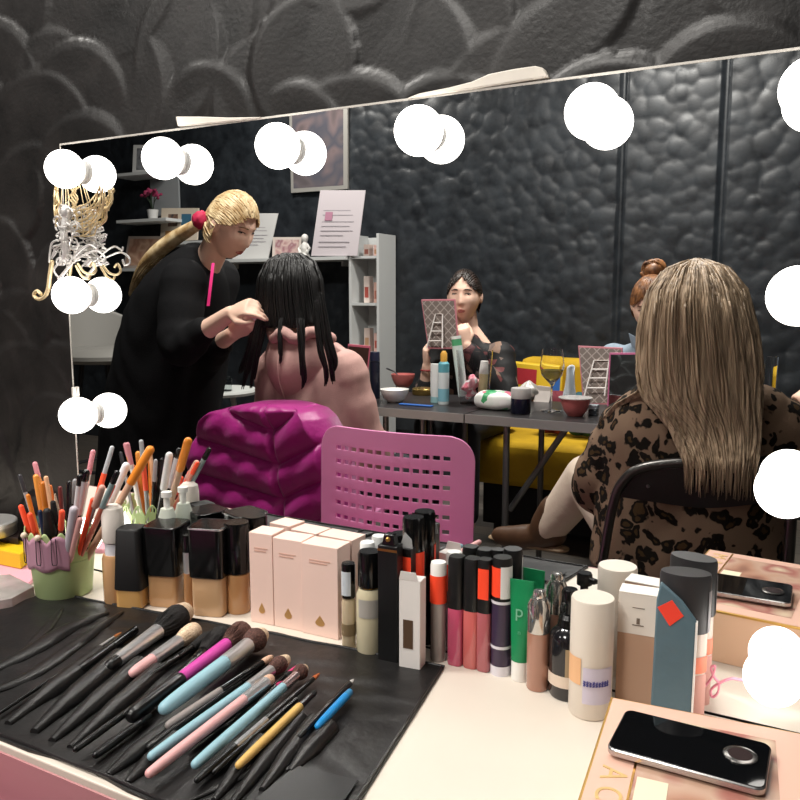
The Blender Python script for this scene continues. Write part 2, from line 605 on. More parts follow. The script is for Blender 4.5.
# white strips lying along the top edge of the mirror
PUTTY = M('ddd6cb', 0.65, noise=0.05, nscale=40)
def top_strip(name, pix, lab, cat):
    P = [V(x, y, 0.0) for x, y in pix]
    o_ = np.array([P[0][0], -0.004, P[0][2]])
    poly = [(p[0] - o_[0], p[2] - o_[2]) for p in P]
    o = obj(name, MB().plate(poly, o_, (1, 0, 0), (0, 0, 1), (0, 1, 0), 0.0115), PUTTY, bevel=0.0015)
    return tag(o, lab, cat)
top_strip('mounting_strip', [(179.5, 126.5), (177.5, 117), (200, 117), (230, 118), (262, 117.5), (255, 119.3), (225, 122.5), (200, 125)],
          'thin white wedge strip on the mirror edge above the second bulb', 'strip')
top_strip('putty_lump', [(408, 98.7), (420, 94), (450, 88), (472, 82.5), (490, 74.5), (515, 69.5), (536, 66.5), (544, 68.5), (549, 77.5), (520, 82), (470, 90)],
          'long white putty lump on the mirror edge right of the fourth bulb', 'lump')

# winged filigree ornament hanging at the upper left corner
orn = thing('angel_ornament', 'gilt and silver filigree angel ornament hanging between two bulbs on the left mirror edge', 'ornament', V(68, 255, -0.02))
GILT = M('e3cda2', 0.35, metal=0.35, noise=0.15, nscale=120)
SILV = M('dedbd8', 0.3, metal=0.4, noise=0.1, nscale=140)


def wing(outer, inner, nfe, Y0, Y1, r):
    mb = MB()
    A, B = smooth_path(outer, 8), smooth_path(inner, 8)
    n = min(len(A), len(B))
    for k in range(nfe):
        t = k / (nfe - 1)
        pth = []
        for q in range(0, n, 2):
            a, b_ = A[int(q * (len(A) - 1) / (n - 1))], B[int(q * (len(B) - 1) / (n - 1))]
            p = a * (1 - t) + b_ * t
            w = math.sin(q / n * 9 + k * 1.9) * 0.7
            pth.append(V(p[0] + w, p[1] + w * 0.6, Y0 + (Y1 - Y0) * (1 - t) + 0.002 * math.sin(q * 0.6 + k)))
        mb.tube(pth, r, 6, True)
    for q in range(3, n - 2, 4):                     # cross barbs between the feathers
        a, b_ = A[int(q * (len(A) - 1) / (n - 1))], B[min(len(B) - 1, int(q * (len(B) - 1) / (n - 1)) + 3)]
        mb.tube([V(*(a * (1 - t) + b_ * t), Y0 + (Y1 - Y0) * (1 - t)) for t in (0, 0.35, 0.7, 1)], r * 0.75, 6)
    return mb


obj('wing', wing([(72, 236), (85, 234), (96, 224), (103, 208), (104, 190)], [(70, 210), (78, 206), (88, 203), (95, 197), (99, 186)], 7, -0.013, -0.006, 0.0012), GILT, orn)
obj('wing', wing([(56, 226), (54, 212), (55, 200), (55, 188), (55, 180)], [(64, 216), (60, 208), (59, 200), (58, 190), (57, 182)], 4, -0.012, -0.02, 0.0013), GILT, orn)
mb = MB()
g = random.Random(3)
for k in range(46):                                   # silver body: wound wire
    cx, cy = g.uniform(56, 76), g.uniform(205, 262)
    if abs(cx - 66) > 6 + 6 * math.sin((cy - 200) / 20.0) ** 2:
        cx = 66 + g.uniform(-6, 6)
    rx, ry, ph = g.uniform(2, 5.5), g.uniform(2, 6), g.uniform(0, 6)
    Yb = g.uniform(-0.035, -0.012)
    mb.tube([V(cx + rx * math.cos(ph + a * 0.55), cy + ry * math.sin(ph + a * 0.55), Yb + 0.004 * math.sin(a)) for a in range(9)], g.uniform(0.001, 0.0018), 6, True)
mb.ball(V(66, 212, -0.025), (0.008, 0.008, 0.011), 14, 10)
mb.tube(smooth_path([V(66, 216, -0.025), V(64, 235, -0.028), V(66, 255, -0.026), V(62, 262, -0.025)]), [0.0055] * 19, 8, True)
obj('body', mb, SILV, orn)
mb = MB()
for path in ([(73, 258), (82, 249), (90, 245), (97, 249), (98, 246)], [(74, 260), (86, 254), (96, 251), (104, 256), (105, 262), (100, 264), (98, 259)],
             [(70, 250), (62, 244), (55, 250), (52, 258), (56, 252)], [(60, 262), (54, 270), (60, 278), (66, 271), (72, 264)], [(72, 262), (64, 272), (58, 279)], [(58, 240), (52, 243), (50, 252), (49, 262)]):
    mb.tube([V(p[0], p[1], -0.024) for p in smooth_path(path)], 0.0016, 6, True)
obj('scrollwork', mb, SILV, orn)
mb = MB()
for path in ([(78, 264), (84, 272), (92, 274), (96, 270), (93, 263), (90, 266)], [(76, 266), (82, 276), (88, 279), (90, 276)]):
    mb.tube([V(p[0], p[1], -0.024) for p in smooth_path(path)], 0.0019, 6, True)
obj('lower_scroll', mb, GILT, orn); mb = MB()
mb.tube([V(p[0], p[1], -0.018) for p in smooth_path([(52, 262), (50, 275), (48, 290), (44, 297), (38, 299), (34, 295), (37, 291), (41, 294)])], [0.0035] * 16 + [0.003] * 27, 8, True)
mb.v += []
obj('tail_scroll', mb, GILT, orn)
mb = MB()
for x in (61, 66, 69):
    mb.tube([V(x, 206, -0.022), V(x + (65 - x) * 0.4, 182, -0.016)], 0.0007, 6)
mb.tube([V(65, 170, -0.007), V(64.5, 182, -0.014)], 0.0007, 6)
obj('hanging_thread', mb, GILT, orn)

# ================================================================== vanity table
FRONT = -0.468 * S
tb = thing('vanity_table', 'long vanity table with a white top and dusty pink front edge', 'table', (-0.7, FRONT / 2, 0))
TX0, TX1 = -1.75, 0.34
TABLE_WHITE = M('dad0c3', 0.42, noise=0.03, nscale=8)
ROSE = M('b57f80', 0.5)
obj('table_top', MB().box(((TX0 + TX1) / 2, (FRONT + 0.006) / 2, TOP - 0.009), (TX1 - TX0, -FRONT - 0.006, 0.018)), TABLE_WHITE, tb, smooth=False, bevel=0.0015)
obj('edge_band', MB().box(((TX0 + TX1) / 2, FRONT - 0.001, TOP - 0.0105), (TX1 - TX0, 0.0022, 0.0165)), ROSE, tb, smooth=False)
obj('front_panel', MB().box(((TX0 + TX1) / 2, FRONT + 0.016, TOP - 0.075), (TX1 - TX0 - 0.06, 0.016, 0.113)), ROSE, tb, smooth=False, bevel=0.001)
for x in (TX0 + 0.06, TX1 - 0.06):
    for y in (FRONT + 0.05, -0.05):
        obj('leg', MB().box((x, y, (TOP - 0.018) / 2), (0.045, 0.045, TOP - 0.018)), TABLE_WHITE, tb, smooth=False, bevel=0.002)


# ================================================================== things on the table
def base_c(px, py, w, asp=1.0, z=TOP):
    q = onz(px, py, z)
    d = q - CAM; d[2] = 0; d /= np.linalg.norm(d)
    r = w * depth(q) / F / 2
    for _ in range(3):
        c = q + d * r * asp
        r = w * depth(c) / F / 2
    if not FLIP and c[1] + r * max(1, asp) > -0.0015:
        c[1] = -0.0015 - r * max(1, asp)
    return c, r


def container(name, label, cat, px, py, ptop, w, segs, group=None, sq=2.0, asp=1.0, rot=0.0, seg=28, tilt=None):
    """a bottle, tube or jar standing on the table; segs = (part, material, [(r fraction, z fraction)...], {options})"""
    c, r = base_c(px, py, w, asp)
    h = ztop(c, ptop) - TOP
    t = thing(name, label, cat, c, group)
    out = {'c': c, 'r': r, 'h': h, 't': t}
    for part, mat, prof, *op in segs:
        op = op[0] if op else {}
        mb = MB().lathe([(0, h * prof[0][1] + 0.0004)] + [(r * a, h * b_ + 0.0004) for a, b_ in prof] + [(0, h * prof[-1][1] + 0.0004)],
                        c, op.get('seg', seg), op.get('sq', sq), op.get('asp', asp), op.get('rot', rot))
        o = obj(part, mb, mat, t, bevel=op.get('bevel', 0.0), ang=op.get('ang', 35))
        if 'label' in op:
            o['label'] = op['label']
        out[part] = o
    return out


def band(t, part, mat, c, r, h, a, b_, sq=2.0, asp=1.0, rot=0.0, a0=None, a1=None, lab=None, eps=0.0006, n=20):
    """a sticker or label wrapped on a container between height fractions a, b_; a0..a1 = angles it spans"""
    mb = MB()
    rr = r + eps
    if a0 is None:
        a0, a1 = 0, 2 * PI
    def fn(u, v):
        th = a0 + (a1 - a0) * u
        cc, dd = math.cos(th), math.sin(th)
        x = rr * math.copysign(abs(cc) ** (2 / sq), cc); y = rr * asp * math.copysign(abs(dd) ** (2 / sq), dd)
        x, y = x * math.cos(rot) - y * math.sin(rot), x * math.sin(rot) + y * math.cos(rot)
        return np.array([c[0] + x, c[1] + y, TOP + h * (a + (b_ - a) * v)])
    mb.grid(fn, n, 2)
    o = obj(part, mb, mat, t, fix=False)
    if lab:
        o['label'] = lab
    return o


def facing(c):
    d = CAM - c
    return math.atan2(d[1], d[0])


def carton(name, label, cat, pl, pr, ptop, dep, mat, group=None, bev=0.0008):
    """an upright box whose front bottom edge runs between the pixels pl and pr"""
    a, b_ = onz(*pl), onz(*pr)
    u = b_ - a; L = np.linalg.norm(u); u /= L
    n = np.array([-u[1], u[0], 0])
    lim = -0.002
    worst = max((a + n * dep)[1], (b_ + n * dep)[1])
    if worst > lim:
        a = a + np.array([0, lim - worst, 0]); b_ = b_ + np.array([0, lim - worst, 0])
    h = ztop(a, ptop) - TOP
    t = thing(name, label, cat, a + u * L / 2 + n * dep / 2, group)
    o = obj('box', MB().plate([(0, 0), (L, 0), (L, dep), (0, dep)], a + np.array([0, 0, 0.0003]), u, n, (0, 0, 1), h), mat, t, smooth=False, bevel=bev)
    return dict(a=a, u=u, n=n, L=L, h=h, t=t, box=o, dep=dep)


def on_front(k, part, mat, poly, eps=0.0005, lab=None):
    """a printed patch on the front of a carton; poly in fractions of its width and height"""
    mb = MB().plate([(x * k['L'], y * k['h']) for x, y in poly], k['a'] - k['n'] * eps, k['u'], (0, 0, 1), k['n'], eps * 0.8)
    o = obj(part, mb, mat, k['t'], smooth=False)
    if lab:
        o['label'] = lab
    return o


def rect(a, b_, c_, d):
    return [(a, b_), (c_, b_), (c_, d), (a, d)]


def text(part, s, size, mat, o_, u, v, parent, lab=None):
    cu = bpy.data.curves.new(part, 'FONT'); cu.body = s; cu.size = size; cu.extrude = 0.0002
    cu.align_x = 'CENTER'; cu.align_y = 'CENTER'
    cu.materials.append(mat)
    o = bpy.data.objects.new(part, cu); COL.objects.link(o)
    me = bpy.data.meshes.new_from_object(o.evaluated_get(bpy.context.evaluated_depsgraph_get()))
    bpy.data.objects.remove(o); o = bpy.data.objects.new(part, me); COL.objects.link(o)
    u = np.asarray(u, float); v = np.asarray(v, float); n = np.cross(u, v)
    base = ROOT_AT[parent.name]
    mw = Matrix(np.column_stack([u, v, n]).tolist()).to_4x4()
    mw.translation = Vector(np.asarray(o_) - np.asarray(base))
    o.parent = parent
    o.matrix_local = mw
    if lab:
        o['label'] = lab
    return o


FOUND = [M('b98a5c', 0.25, coat=0.5), M('c79a6c', 0.25, coat=0.5), M('a97a50', 0.25, coat=0.5), M('caa47c', 0.25, coat=0.5)]
CLEAR = M('d8c3a8', 0.08, coat=0.6)

# --- foundation bottles at the left
k = container('foundation_bottle', 'pump foundation bottle with a clear rounded cap, beside the green pot', 'bottle', 117, 606, 505, 24, [
    ('liquid_body', FOUND[1], [(0.92, 0.0), (1.0, 0.02), (1.0, 0.46), (0.9, 0.5)]),
    ('pump_collar', M('dcdce2', 0.3), [(0.72, 0.5), (0.74, 0.5), (0.74, 0.62), (0.68, 0.63)]),
    ('cap', M('f3ece2', 0.25), [(0.86, 0.63), (0.9, 0.64), (0.9, 0.9), (0.8, 0.97), (0.5, 1.0)])])
k = container('foundation_bottle', 'leftmost black capped foundation bottle with a tall tapered cap and honey glass base', 'bottle', 135, 610, 527, 30, [
    ('glass_body', M('d0a060', 0.15, coat=0.6), [(0.85, 0.0), (0.92, 0.02), (0.92, 0.24), (0.8, 0.26)], {'bevel': 0.0006}),
    ('cap', BLACK_SOFT, [(0.98, 0.24), (1.0, 0.25), (0.8, 0.98), (0.74, 1.0)], {'bevel': 0.0006})], sq=6, rot=0.35)
k = container('foundation_bottle', 'square glass foundation bottle with a wide black cube cap, second of the black capped row', 'bottle', 170, 609, 523, 38, [
    ('glass_body', FOUND[1], [(0.78, 0.0), (0.82, 0.02), (0.82, 0.4), (0.6, 0.42)], {'bevel': 0.0006}),
    ('cap', BLACK_GLOSS, [(0.96, 0.4), (0.98, 0.41), (0.98, 0.99), (0.94, 1.0)], {'bevel': 0.0008})], sq=7, rot=0.3)
k = container('concealer_tube', 'slim concealer tube with a silver collar between two black capped foundations', 'tube', 190, 612, 535, 10, [
    ('body', FOUND[2], [(0.95, 0), (1, 0.02), (1, 0.5)]),
    ('collar', SILVER, [(0.95, 0.5), (0.95, 0.78)]),
    ('cap', BLACK_GLOSS, [(1, 0.78), (1, 0.98), (0.9, 1)])])
k = container('foundation_bottle', 'tall square foundation bottle with a black block cap in front of the row', 'bottle', 214, 618, 524, 37, [
    ('glass_body', FOUND[3], [(0.84, 0.0), (0.88, 0.02), (0.88, 0.43), (0.6, 0.45)], {'bevel': 0.0006}),
    ('cap', BLACK_GLOSS, [(0.97, 0.44), (0.98, 0.45), (0.98, 0.99), (0.95, 1.0)], {'bevel': 0.0006})], sq=7, rot=0.3)
band(k['t'], 'cap_rim', SILVER, k['c'], k['r'] * 0.985, k['h'], 0.985, 1.0, sq=7, rot=0.3)
k = container('foundation_bottle', 'round black capped foundation bottle touching the pale pink cartons', 'bottle', 242, 614, 522, 25, [
    ('glass_body', FOUND[0], [(0.9, 0.0), (0.95, 0.02), (0.95, 0.43), (0.7, 0.45)]),
    ('cap', BLACK_GLOSS, [(0.98, 0.45), (1, 0.46), (1, 0.98), (0.95, 1.0)])])
k = container('serum_bottle', 'small white pump serum bottle behind the black caps', 'bottle', 186, 590, 492, 20, [
    ('body', M('d7ddd0', 0.3), [(0.95, 0), (1, 0.02), (1, 0.7), (0.6, 0.84)]),
    ('pump', M('f0f0ea', 0.4), [(0.3, 0.84), (0.3, 0.95), (0.5, 0.95), (0.5, 1.0)])])

# --- pale pink cartons with gold drops
BLUSH = M('efcfc2', 0.5, noise=0.02, nscale=20)
ROSEGOLD = M('d8a66a', 0.35, metal=0.5)
xs = [(251, 621.5), (274.5, 626), (303.5, 632), (340, 640)]
for i in range(3):
    lab = ['left pale pink carton with a gold drop, touching the black bottles', 'middle pale pink carton of the three in front', 'right pale pink carton of the three, beside the small vial'][i]
    a, b_ = xs[i], (xs[i + 1][0] - 0.6, xs[i + 1][1] - 0.12)
    k = carton('cosmetic_carton', lab, 'box', a, b_, 532 + i * 5.5, 0.034, BLUSH, 'pale pink cartons')
    drop = [(0.5, 0.235)] + [(0.5 + 0.13 * math.cos(t), 0.15 + 0.035 * math.sin(t)) for t in np.linspace(0.5, -PI - 0.5, 13)]
    on_front(k, 'gold_drop', ROSEGOLD, drop, lab='gold drop emblem')
    for y in (0.80, 0.83):
        on_front(k, 'printed_line', M('d3a795', 0.5), rect(0.22, y, 0.72 if y < 0.82 else 0.8, y + 0.012))

# --- vials and bottles left of centre
k = container('roll_on_vial', 'small roll-on vial with black cap beside the pink cartons', 'vial', 349, 650, 563, 14, [
    ('glass_body', M('b9a78a', 0.1, coat=0.8), [(0.95, 0), (1, 0.02), (1, 0.55), (0.7, 0.6)]),
    ('cap', BLACK_GLOSS, [(0.98, 0.6), (1, 0.61), (1, 0.98), (0.9, 1)])])
band(k['t'], 'cap_label', M('c9d0d6', 0.3), k['c'], k['r'], k['h'], 0.64, 0.92, a0=facing(k['c']) - 1.2, a1=facing(k['c']) + 0.3)
band(k['t'], 'label', M('7d6a4e', 0.5), k['c'], k['r'], k['h'], 0.16, 0.3)
k = container('lotion_bottle', 'glass bottle of cream liquid with a round black cap left of the gold banded box', 'bottle', 370, 657, 551, 27, [
    ('glass_body', M('cdc3a4', 0.1, coat=0.8), [(0.92, 0), (1, 0.03), (1, 0.58), (0.8, 0.64)]),
    ('neck_ring', GOLD, [(0.62, 0.63), (0.62, 0.67)]),
    ('cap', BLACK_GLOSS, [(0.84, 0.66), (0.86, 0.67), (0.86, 0.97), (0.76, 1)])])
band(k['t'], 'label', M('a9a49c', 0.5), k['c'], k['r'], k['h'], 0.38, 0.56, a0=facing(k['c']) - 0.9, a1=facing(k['c']) + 0.6)
k = container('sample_vial', 'small vial with a white cap peeking over the black capped lotion bottle', 'vial', 368, 643, 542, 15, [
    ('glass_body', M('cfcab9', 0.1, coat=0.6), [(0.9, 0), (0.95, 0.02), (0.95, 0.6), (0.7, 0.64)]),
    ('cap', M('f1f1ef', 0.35), [(0.98, 0.64), (1, 0.65), (1, 0.98), (0.9, 1)])])
k = carton('perfume_box', 'tall black box with a thin gold band and gold knob', 'box', (378, 661), (397, 665), 545, 0.018, M('0e0e0f', 0.35))
on_front(k, 'gold_band', GOLD, rect(0, 0.955, 1, 0.975))
kn = k['a'] + k['u'] * k['L'] * 0.5 + k['n'] * 0.009 + np.array([0, 0, k['h']])
mb = MB().plate([(-0.009, 0), (0.009, 0), (0.006, 0.014), (-0.006, 0.014)], kn - k['n'] * 0.006, k['u'], (0, 0, 1), k['n'], 0.012)
obj('cap', mb, BLACK_GLOSS, k['t'], bevel=0.001)
obj('gold_knob', MB().ball(kn + np.array([0, 0, 0.008]) - k['n'] * 0.0065, 0.0032, 12, 8), GOLD, k['t'])
k = carton('lash_box', 'black box with an orange sticker behind the open white carton', 'box', (398, 657), (411, 660), 548, 0.02, M('121213', 0.35))
on_front(k, 'orange_sticker', RED_STICKER, rect(0.05, 0.74, 0.98, 0.93), lab='orange sticker')
obj('lid_flap', MB().plate([(0, 0), (k['L'], 0), (k['L'] * 0.9, 0.012), (k['L'] * 0.4, 0.02)], k['a'] + np.array([0, 0, k['h']]) + k['n'] * 0.004, k['u'], (0, 0, 1), k['n'], 0.001), M('dedede', 0.2, trans=0.6), k['t'])
k = container('mascara_tube', 'thick black mascara tube with an orange sticker behind the open white carton', 'tube', 414, 655, 517, 22, [
    ('body', BLACK_GLOSS, [(0.95, 0), (1, 0.02), (1, 0.55)]),
    ('cap', BLACK_GLOSS, [(0.96, 0.555), (0.98, 0.56), (0.98, 0.98), (0.9, 1)])])
band(k['t'], 'orange_sticker', RED_STICKER, k['c'], k['r'], k['h'], 0.56, 0.76, a0=facing(k['c']) - 0.2, a1=facing(k['c']) + 1.2, lab='orange sticker')
k = carton('lipstick_carton', 'small white open carton with a brown window print', 'box', (399, 668), (420, 672), 579, 0.02, M('e4dfdb', 0.55))
on_front(k, 'brown_print', M('54402f', 0.5), rect(0.2, 0.24, 0.66, 0.56), lab='brown rectangular print')
fl = k['a'] + np.array([0, 0, k['h']])
obj('flap', MB().plate([(0, 0), (k['L'] * 0.9, 0), (k['L'] * 0.8, 0.012), (k['L'] * 0.1, 0.012)], fl - k['n'] * 0.0002, k['u'], np.array([0, 0, 1.0]) * 0.9 - k['n'] * 0.1, k['n'], 0.0008), M('e4dfdb', 0.55), k['t'])

# --- lip glosses in a row
k = container('lip_gloss', 'slim taupe gloss tube with white cap and broad orange sticker, left in the row', 'lip gloss', 438, 663, 562, 16, [
    ('body', M('8f8580', 0.2, coat=0.6), [(0.92, 0), (0.98, 0.02), (0.98, 0.6)]),
    ('cap', M('f0eeea', 0.35), [(1, 0.6), (1, 0.97), (0.9, 1)])], 'lip glosses in a row')
band(k['t'], 'orange_sticker', RED_STICKER, k['c'], k['r'], k['h'], 0.6, 0.88, lab='orange sticker')
GL = [('lip gloss with black cap and raspberry pink tube, second of the gloss row', 456, 667, 556, 16.5, 'b54a66', None),
      ('lip gloss with black cap and coral pink tube, third of the gloss row', 471.5, 670, 558, 16.5, 'c05f5c', None),
      ('lip gloss with black cap, orange sticker and dusty rose tube, fourth of the gloss row', 484, 673, 559, 14.5, 'a85a5f', 1)]
for lab, px, py, pt, w, colr, st in GL:
    k = container('lip_gloss', lab, 'lip gloss', px, py, pt, w, [
        ('body', M(colr, 0.15, coat=0.8), [(0.9, 0), (0.97, 0.02), (0.97, 0.53), (0.8, 0.55)]),
        ('cap', BLACK, [(0.98, 0.53), (1, 0.54), (0.97, 0.97), (0.85, 1)])], 'lip glosses in a row', sq=3.2)
    if st:
        band(k['t'], 'orange_sticker', RED_STICKER, k['c'], k['r'], k['h'], 0.66, 0.93, sq=3.2, a0=facing(k['c']) - 0.9, a1=facing(k['c']) + 0.35, lab='orange sticker')
k = container('mascara_tube', 'deep plum tube with white stripes and a black cap with orange and white labels', 'tube', 500.5, 677, 557, 20, [
    ('body', M('3a2c44', 0.3), [(0.94, 0), (1, 0.02), (1, 0.63)]),
    ('cap', BLACK, [(0.98, 0.64), (0.98, 0.97), (0.9, 1)])])
fa = facing(k['c'])
band(k['t'], 'orange_sticker', RED_STICKER, k['c'], k['r'] * 0.98, k['h'], 0.68, 0.93, a0=fa - 1.5, a1=fa - 0.15, lab='orange sticker')
band(k['t'], 'white_label', M('dcdcda', 0.5), k['c'], k['r'] * 0.98, k['h'], 0.67, 0.94, a0=fa - 0.15, a1=fa + 1.3, lab='white label')
for a, b_ in ((0.0, 0.085), (0.235, 0.26), (0.62, 0.645)):
    band(k['t'], 'white_stripe', M('d9d5dc', 0.4), k['c'], k['r'], k['h'], a, b_)

# --- green tube, brown bottle, black pump bottle, white cylinder
k0, r0 = base_c(520, 683, 19)
h0 = ztop(k0, 580) - TOP
t = thing('cream_tube', 'green squeeze tube of cream standing on its white cap', 'tube', k0)
GREEN = M('12804e', 0.35)
obj('cap', MB().lathe([(0, 0.0004), (r0 * 0.92, 0.0004), (r0 * 0.95, 0.002), (r0 * 0.95, h0 * 0.2), (0, h0 * 0.2)], k0), M('ebe9e4', 0.4), t)
ang = facing(k0) + PI / 2 - 0.25
rings = []
for z, rx, ry in ((0.2, 0.98, 0.98), (0.3, 1.0, 0.95), (0.6, 1.12, 0.62), (0.9, 1.26, 0.14), (1.0, 1.28, 0.06)):
    rings.append([k0 + np.array([0, 0, h0 * z]) + rotz(ang) @ np.array([r0 * rx * math.cos(a), r0 * ry * math.sin(a), 0]) for a in np.linspace(0, 2 * PI, 28, endpoint=False)])
obj('tube_body', MB().loft(rings), GREEN, t)
uu = rotz(ang + PI) @ np.array([1.0, 0, 0]); uu = uu if uu @ RGT > 0 else -uu
nn = np.cross(uu, (0, 0, 1))
text('letters', 'p', 0.021, M('77b795', 0.5), k0 + np.array([0, 0, h0 * 0.7]) + nn * (r0 * 0.62) - uu * 0.001, uu, (0, 0, 1), t)
text('letters', 'n', 0.008, M('5aa37e', 0.5), k0 + np.array([0, 0, h0 * 0.5]) + nn * (r0 * 0.82), uu, (0, 0, 1), t)
k = container('foundation_bottle', 'slim rosy brown foundation bottle with a shiny silver cap', 'bottle', 537, 693, 590, 23, [
    ('glass_body', M('a87a66', 0.12, coat=0.8), [(0.92, 0), (0.98, 0.02), (0.98, 0.58)]),
    ('cap', M('c8c6c2', 0.12, metal=0.9), [(0.98, 0.585), (1.0, 0.6), (1.0, 0.86), (0.75, 0.92)]),
    ('knob', M('d6d4d2', 0.12, metal=0.9), [(0.55, 0.92), (0.6, 0.95), (0.5, 0.99), (0.25, 1.0)])])
k = container('pump_bottle', 'squat black pump bottle with a cream stripe, tucked left of the white cylinder', 'bottle', 567, 703, 589, 38, [
    ('bottle_body', M('18171a', 0.15, coat=0.5), [(0.92, 0), (1, 0.03), (1, 0.55), (0.9, 0.6), (0.6, 0.65)]),
    ('collar', BLACK_GLOSS, [(0.55, 0.65), (0.6, 0.66), (0.55, 0.73), (0.35, 0.76)]),
    ('pump_head', BLACK_GLOSS, [(0.22, 0.76), (0.22, 0.88), (0.42, 0.885), (0.42, 0.98), (0.36, 1.0)])])
sp = k['c'] + np.array([0, 0, k['h'] * 0.95])
obj('spout', MB().box(sp + RGT * 0.009, (0.018, 0.007, 0.006), rotz(YAW)), BLACK_GLOSS, k['pump_head'], bevel=0.001)
band(k['t'], 'cream_stripe', M('d6c4b2', 0.5), k['c'], k['r'], k['h'], 0.13, 0.24)
fa = facing(k['c'])
band(k['t'], 'label', M('9a8465', 0.5), k['c'], k['r'], k['h'], 0.24, 0.5, a0=fa - 0.15, a1=fa + 0.35)
k = container('foundation_bottle', 'tall plain white cylinder bottle with lavender and peach labels', 'bottle', 589, 722, 597, 42, [
    ('bottle_body', M('d9cfc2', 0.4), [(0.94, 0), (1, 0.02), (1, 0.985), (0.96, 1)])])
fa = facing(k['c'])
LAV = M('c9c2d2', 0.5)
band(k['t'], 'lavender_label', LAV, k['c'], k['r'], k['h'], 0.15, 0.46, a0=fa - 0.35, a1=fa + 1.15)
band(k['t'], 'peach_label', M('e2b184', 0.5), k['c'], k['r'], k['h'], 0.3, 0.53, a0=fa - 1.35, a1=fa - 0.45)
mb = MB()
g = random.Random(5)
for i in range(9):                                     # the small blue brand line on the label
    th = fa - 0.3 + i * 0.135
    for q in range(2):
        th2 = th + 0.05 * q
        pth = []
        for s_ in range(5):
            rr = k['r'] + 0.0011
            pth.append(np.array([k['c'][0] + rr * math.cos(th2 + 0.03 * (s_ % 2)), k['c'][1] + rr * math.sin(th2 + 0.03 * (s_ % 2)), TOP + k['h'] * (0.305 + 0.011 * s_ * g.uniform(0.8, 1.1))]))
        mb.tube(pth, 0.0006, 5)
obj('blue_lettering', mb, M('4b4a8c', 0.5), k['t'])
# --- beige carton, teal sachet, black capped bottle
k = carton('cosmetic_carton', 'white and tan upright carton with a small dark emblem behind the box with the phone', 'box', (616, 703), (656, 711), 592, 0.026, M('b3927a', 0.5), 'x')
del k['t']['group']
on_front(k, 'white_top_print', M('ddd5cb', 0.5), rect(0, 0.66, 1, 1.0), lab='white upper part of the carton')
for y, hh, w in ((0.885, 0.006, 0.3), (0.75, 0.05, 0.08), (0.735, 0.008, 0.28)):
    on_front(k, 'emblem', M('6d5f55', 0.5), rect(0.5 - w / 2, y, 0.5 + w / 2, y + hh), 0.0009)
obj('lid', MB().plate([(0, 0), (k['L'], 0), (k['L'], k['dep']), (0, k['dep'])], k['a'] + np.array([0, 0, k['h'] + 0.0004]), k['u'], k['n'], (0, 0, 1), 0.001), M('eae5dd', 0.5), k['t'], smooth=False)

k = container('foundation_bottle', 'tall bottle with a big dark grey cap and coral stripe behind the teal sachet', 'bottle', 685, 708, 572, 46, [
    ('bottle_body', M('e2cfc2', 0.3), [(0.9, 0), (0.94, 0.02), (0.94, 0.62)]),
    ('cap', M('2c2b2d', 0.45), [(0.98, 0.62), (1, 0.63), (1, 0.975), (0.96, 1)])], asp=0.62, rot=YAW * 0.4)
fa = facing(k['c'])
band(k['t'], 'coral_stripe', M('f08a6c', 0.5), k['c'], k['r'] * 0.945, k['h'], 0.36, 0.47, asp=0.62, rot=YAW * 0.4)
band(k['t'], 'rosy_band', M('d4a096', 0.45), k['c'], k['r'] * 0.945, k['h'], 0.0, 0.35, asp=0.62, rot=YAW * 0.4)
band(k['t'], 'grey_cap_sheen', M('8a868a', 0.35), k['c'], k['r'] * 1.0, k['h'], 0.63, 0.9, asp=0.62, rot=YAW * 0.4, a0=-0.5, a1=-0.02, lab='painted sheen, a lighter grey strip on the cap')  # the cap's sheen is painted on as a lighter grey band
# teal sachet leaning: a flat pouch
TEAL = M('546b75', 0.4, noise=0.08, nscale=18, bump=0.15, bscale=30)
a, b_ = onz(649, 731), onz(690, 740)
u = (b_ - a); L = np.linalg.norm(u); u /= L
n = np.array([-u[1], u[0], 0])
hz = ztop(a, 590) - TOP
lean = np.array([0, 0, 1.0]) * 0.995 + n * 0.10
t = thing('sachet', 'teal foil sachet with a red diamond sticker leaning on the grey capped bottle', 'sachet', (a + b_) / 2)
outl = [(0, 0), (L, 0), (L * 0.99, hz * 0.80), (L * 0.62, hz * 0.92), (L * 0.08, hz * 1.03), (L * 0.0, hz * 0.9)]
obj('pouch', MB().plate(outl, a, u, lean, n, 0.006), TEAL, t, bevel=0.002)
sc = a + u * L * 0.36 + lean * hz * 0.83 - n * 0.0006
d = 0.0125
obj('red_sticker', MB().plate([(-d * 1.05, 0.004), (0.0, -d * 1.1), (d * 1.05, -0.001), (0.001, d * 1.1)], sc, u, lean, n, 0.0004), M('e9412e', 0.5), t, smooth=False)['label'] = 'red diamond sticker'
obj('white_edge', MB().plate([(L - 0.0004, 0), (L + 0.0012, 0), (L * 0.99 + 0.0012, hz * 0.79), (L * 0.99 - 0.0006, hz * 0.79)], a - n * 0.0005, u, lean, n, 0.007), M('ebe7e2', 0.5), t, smooth=False)

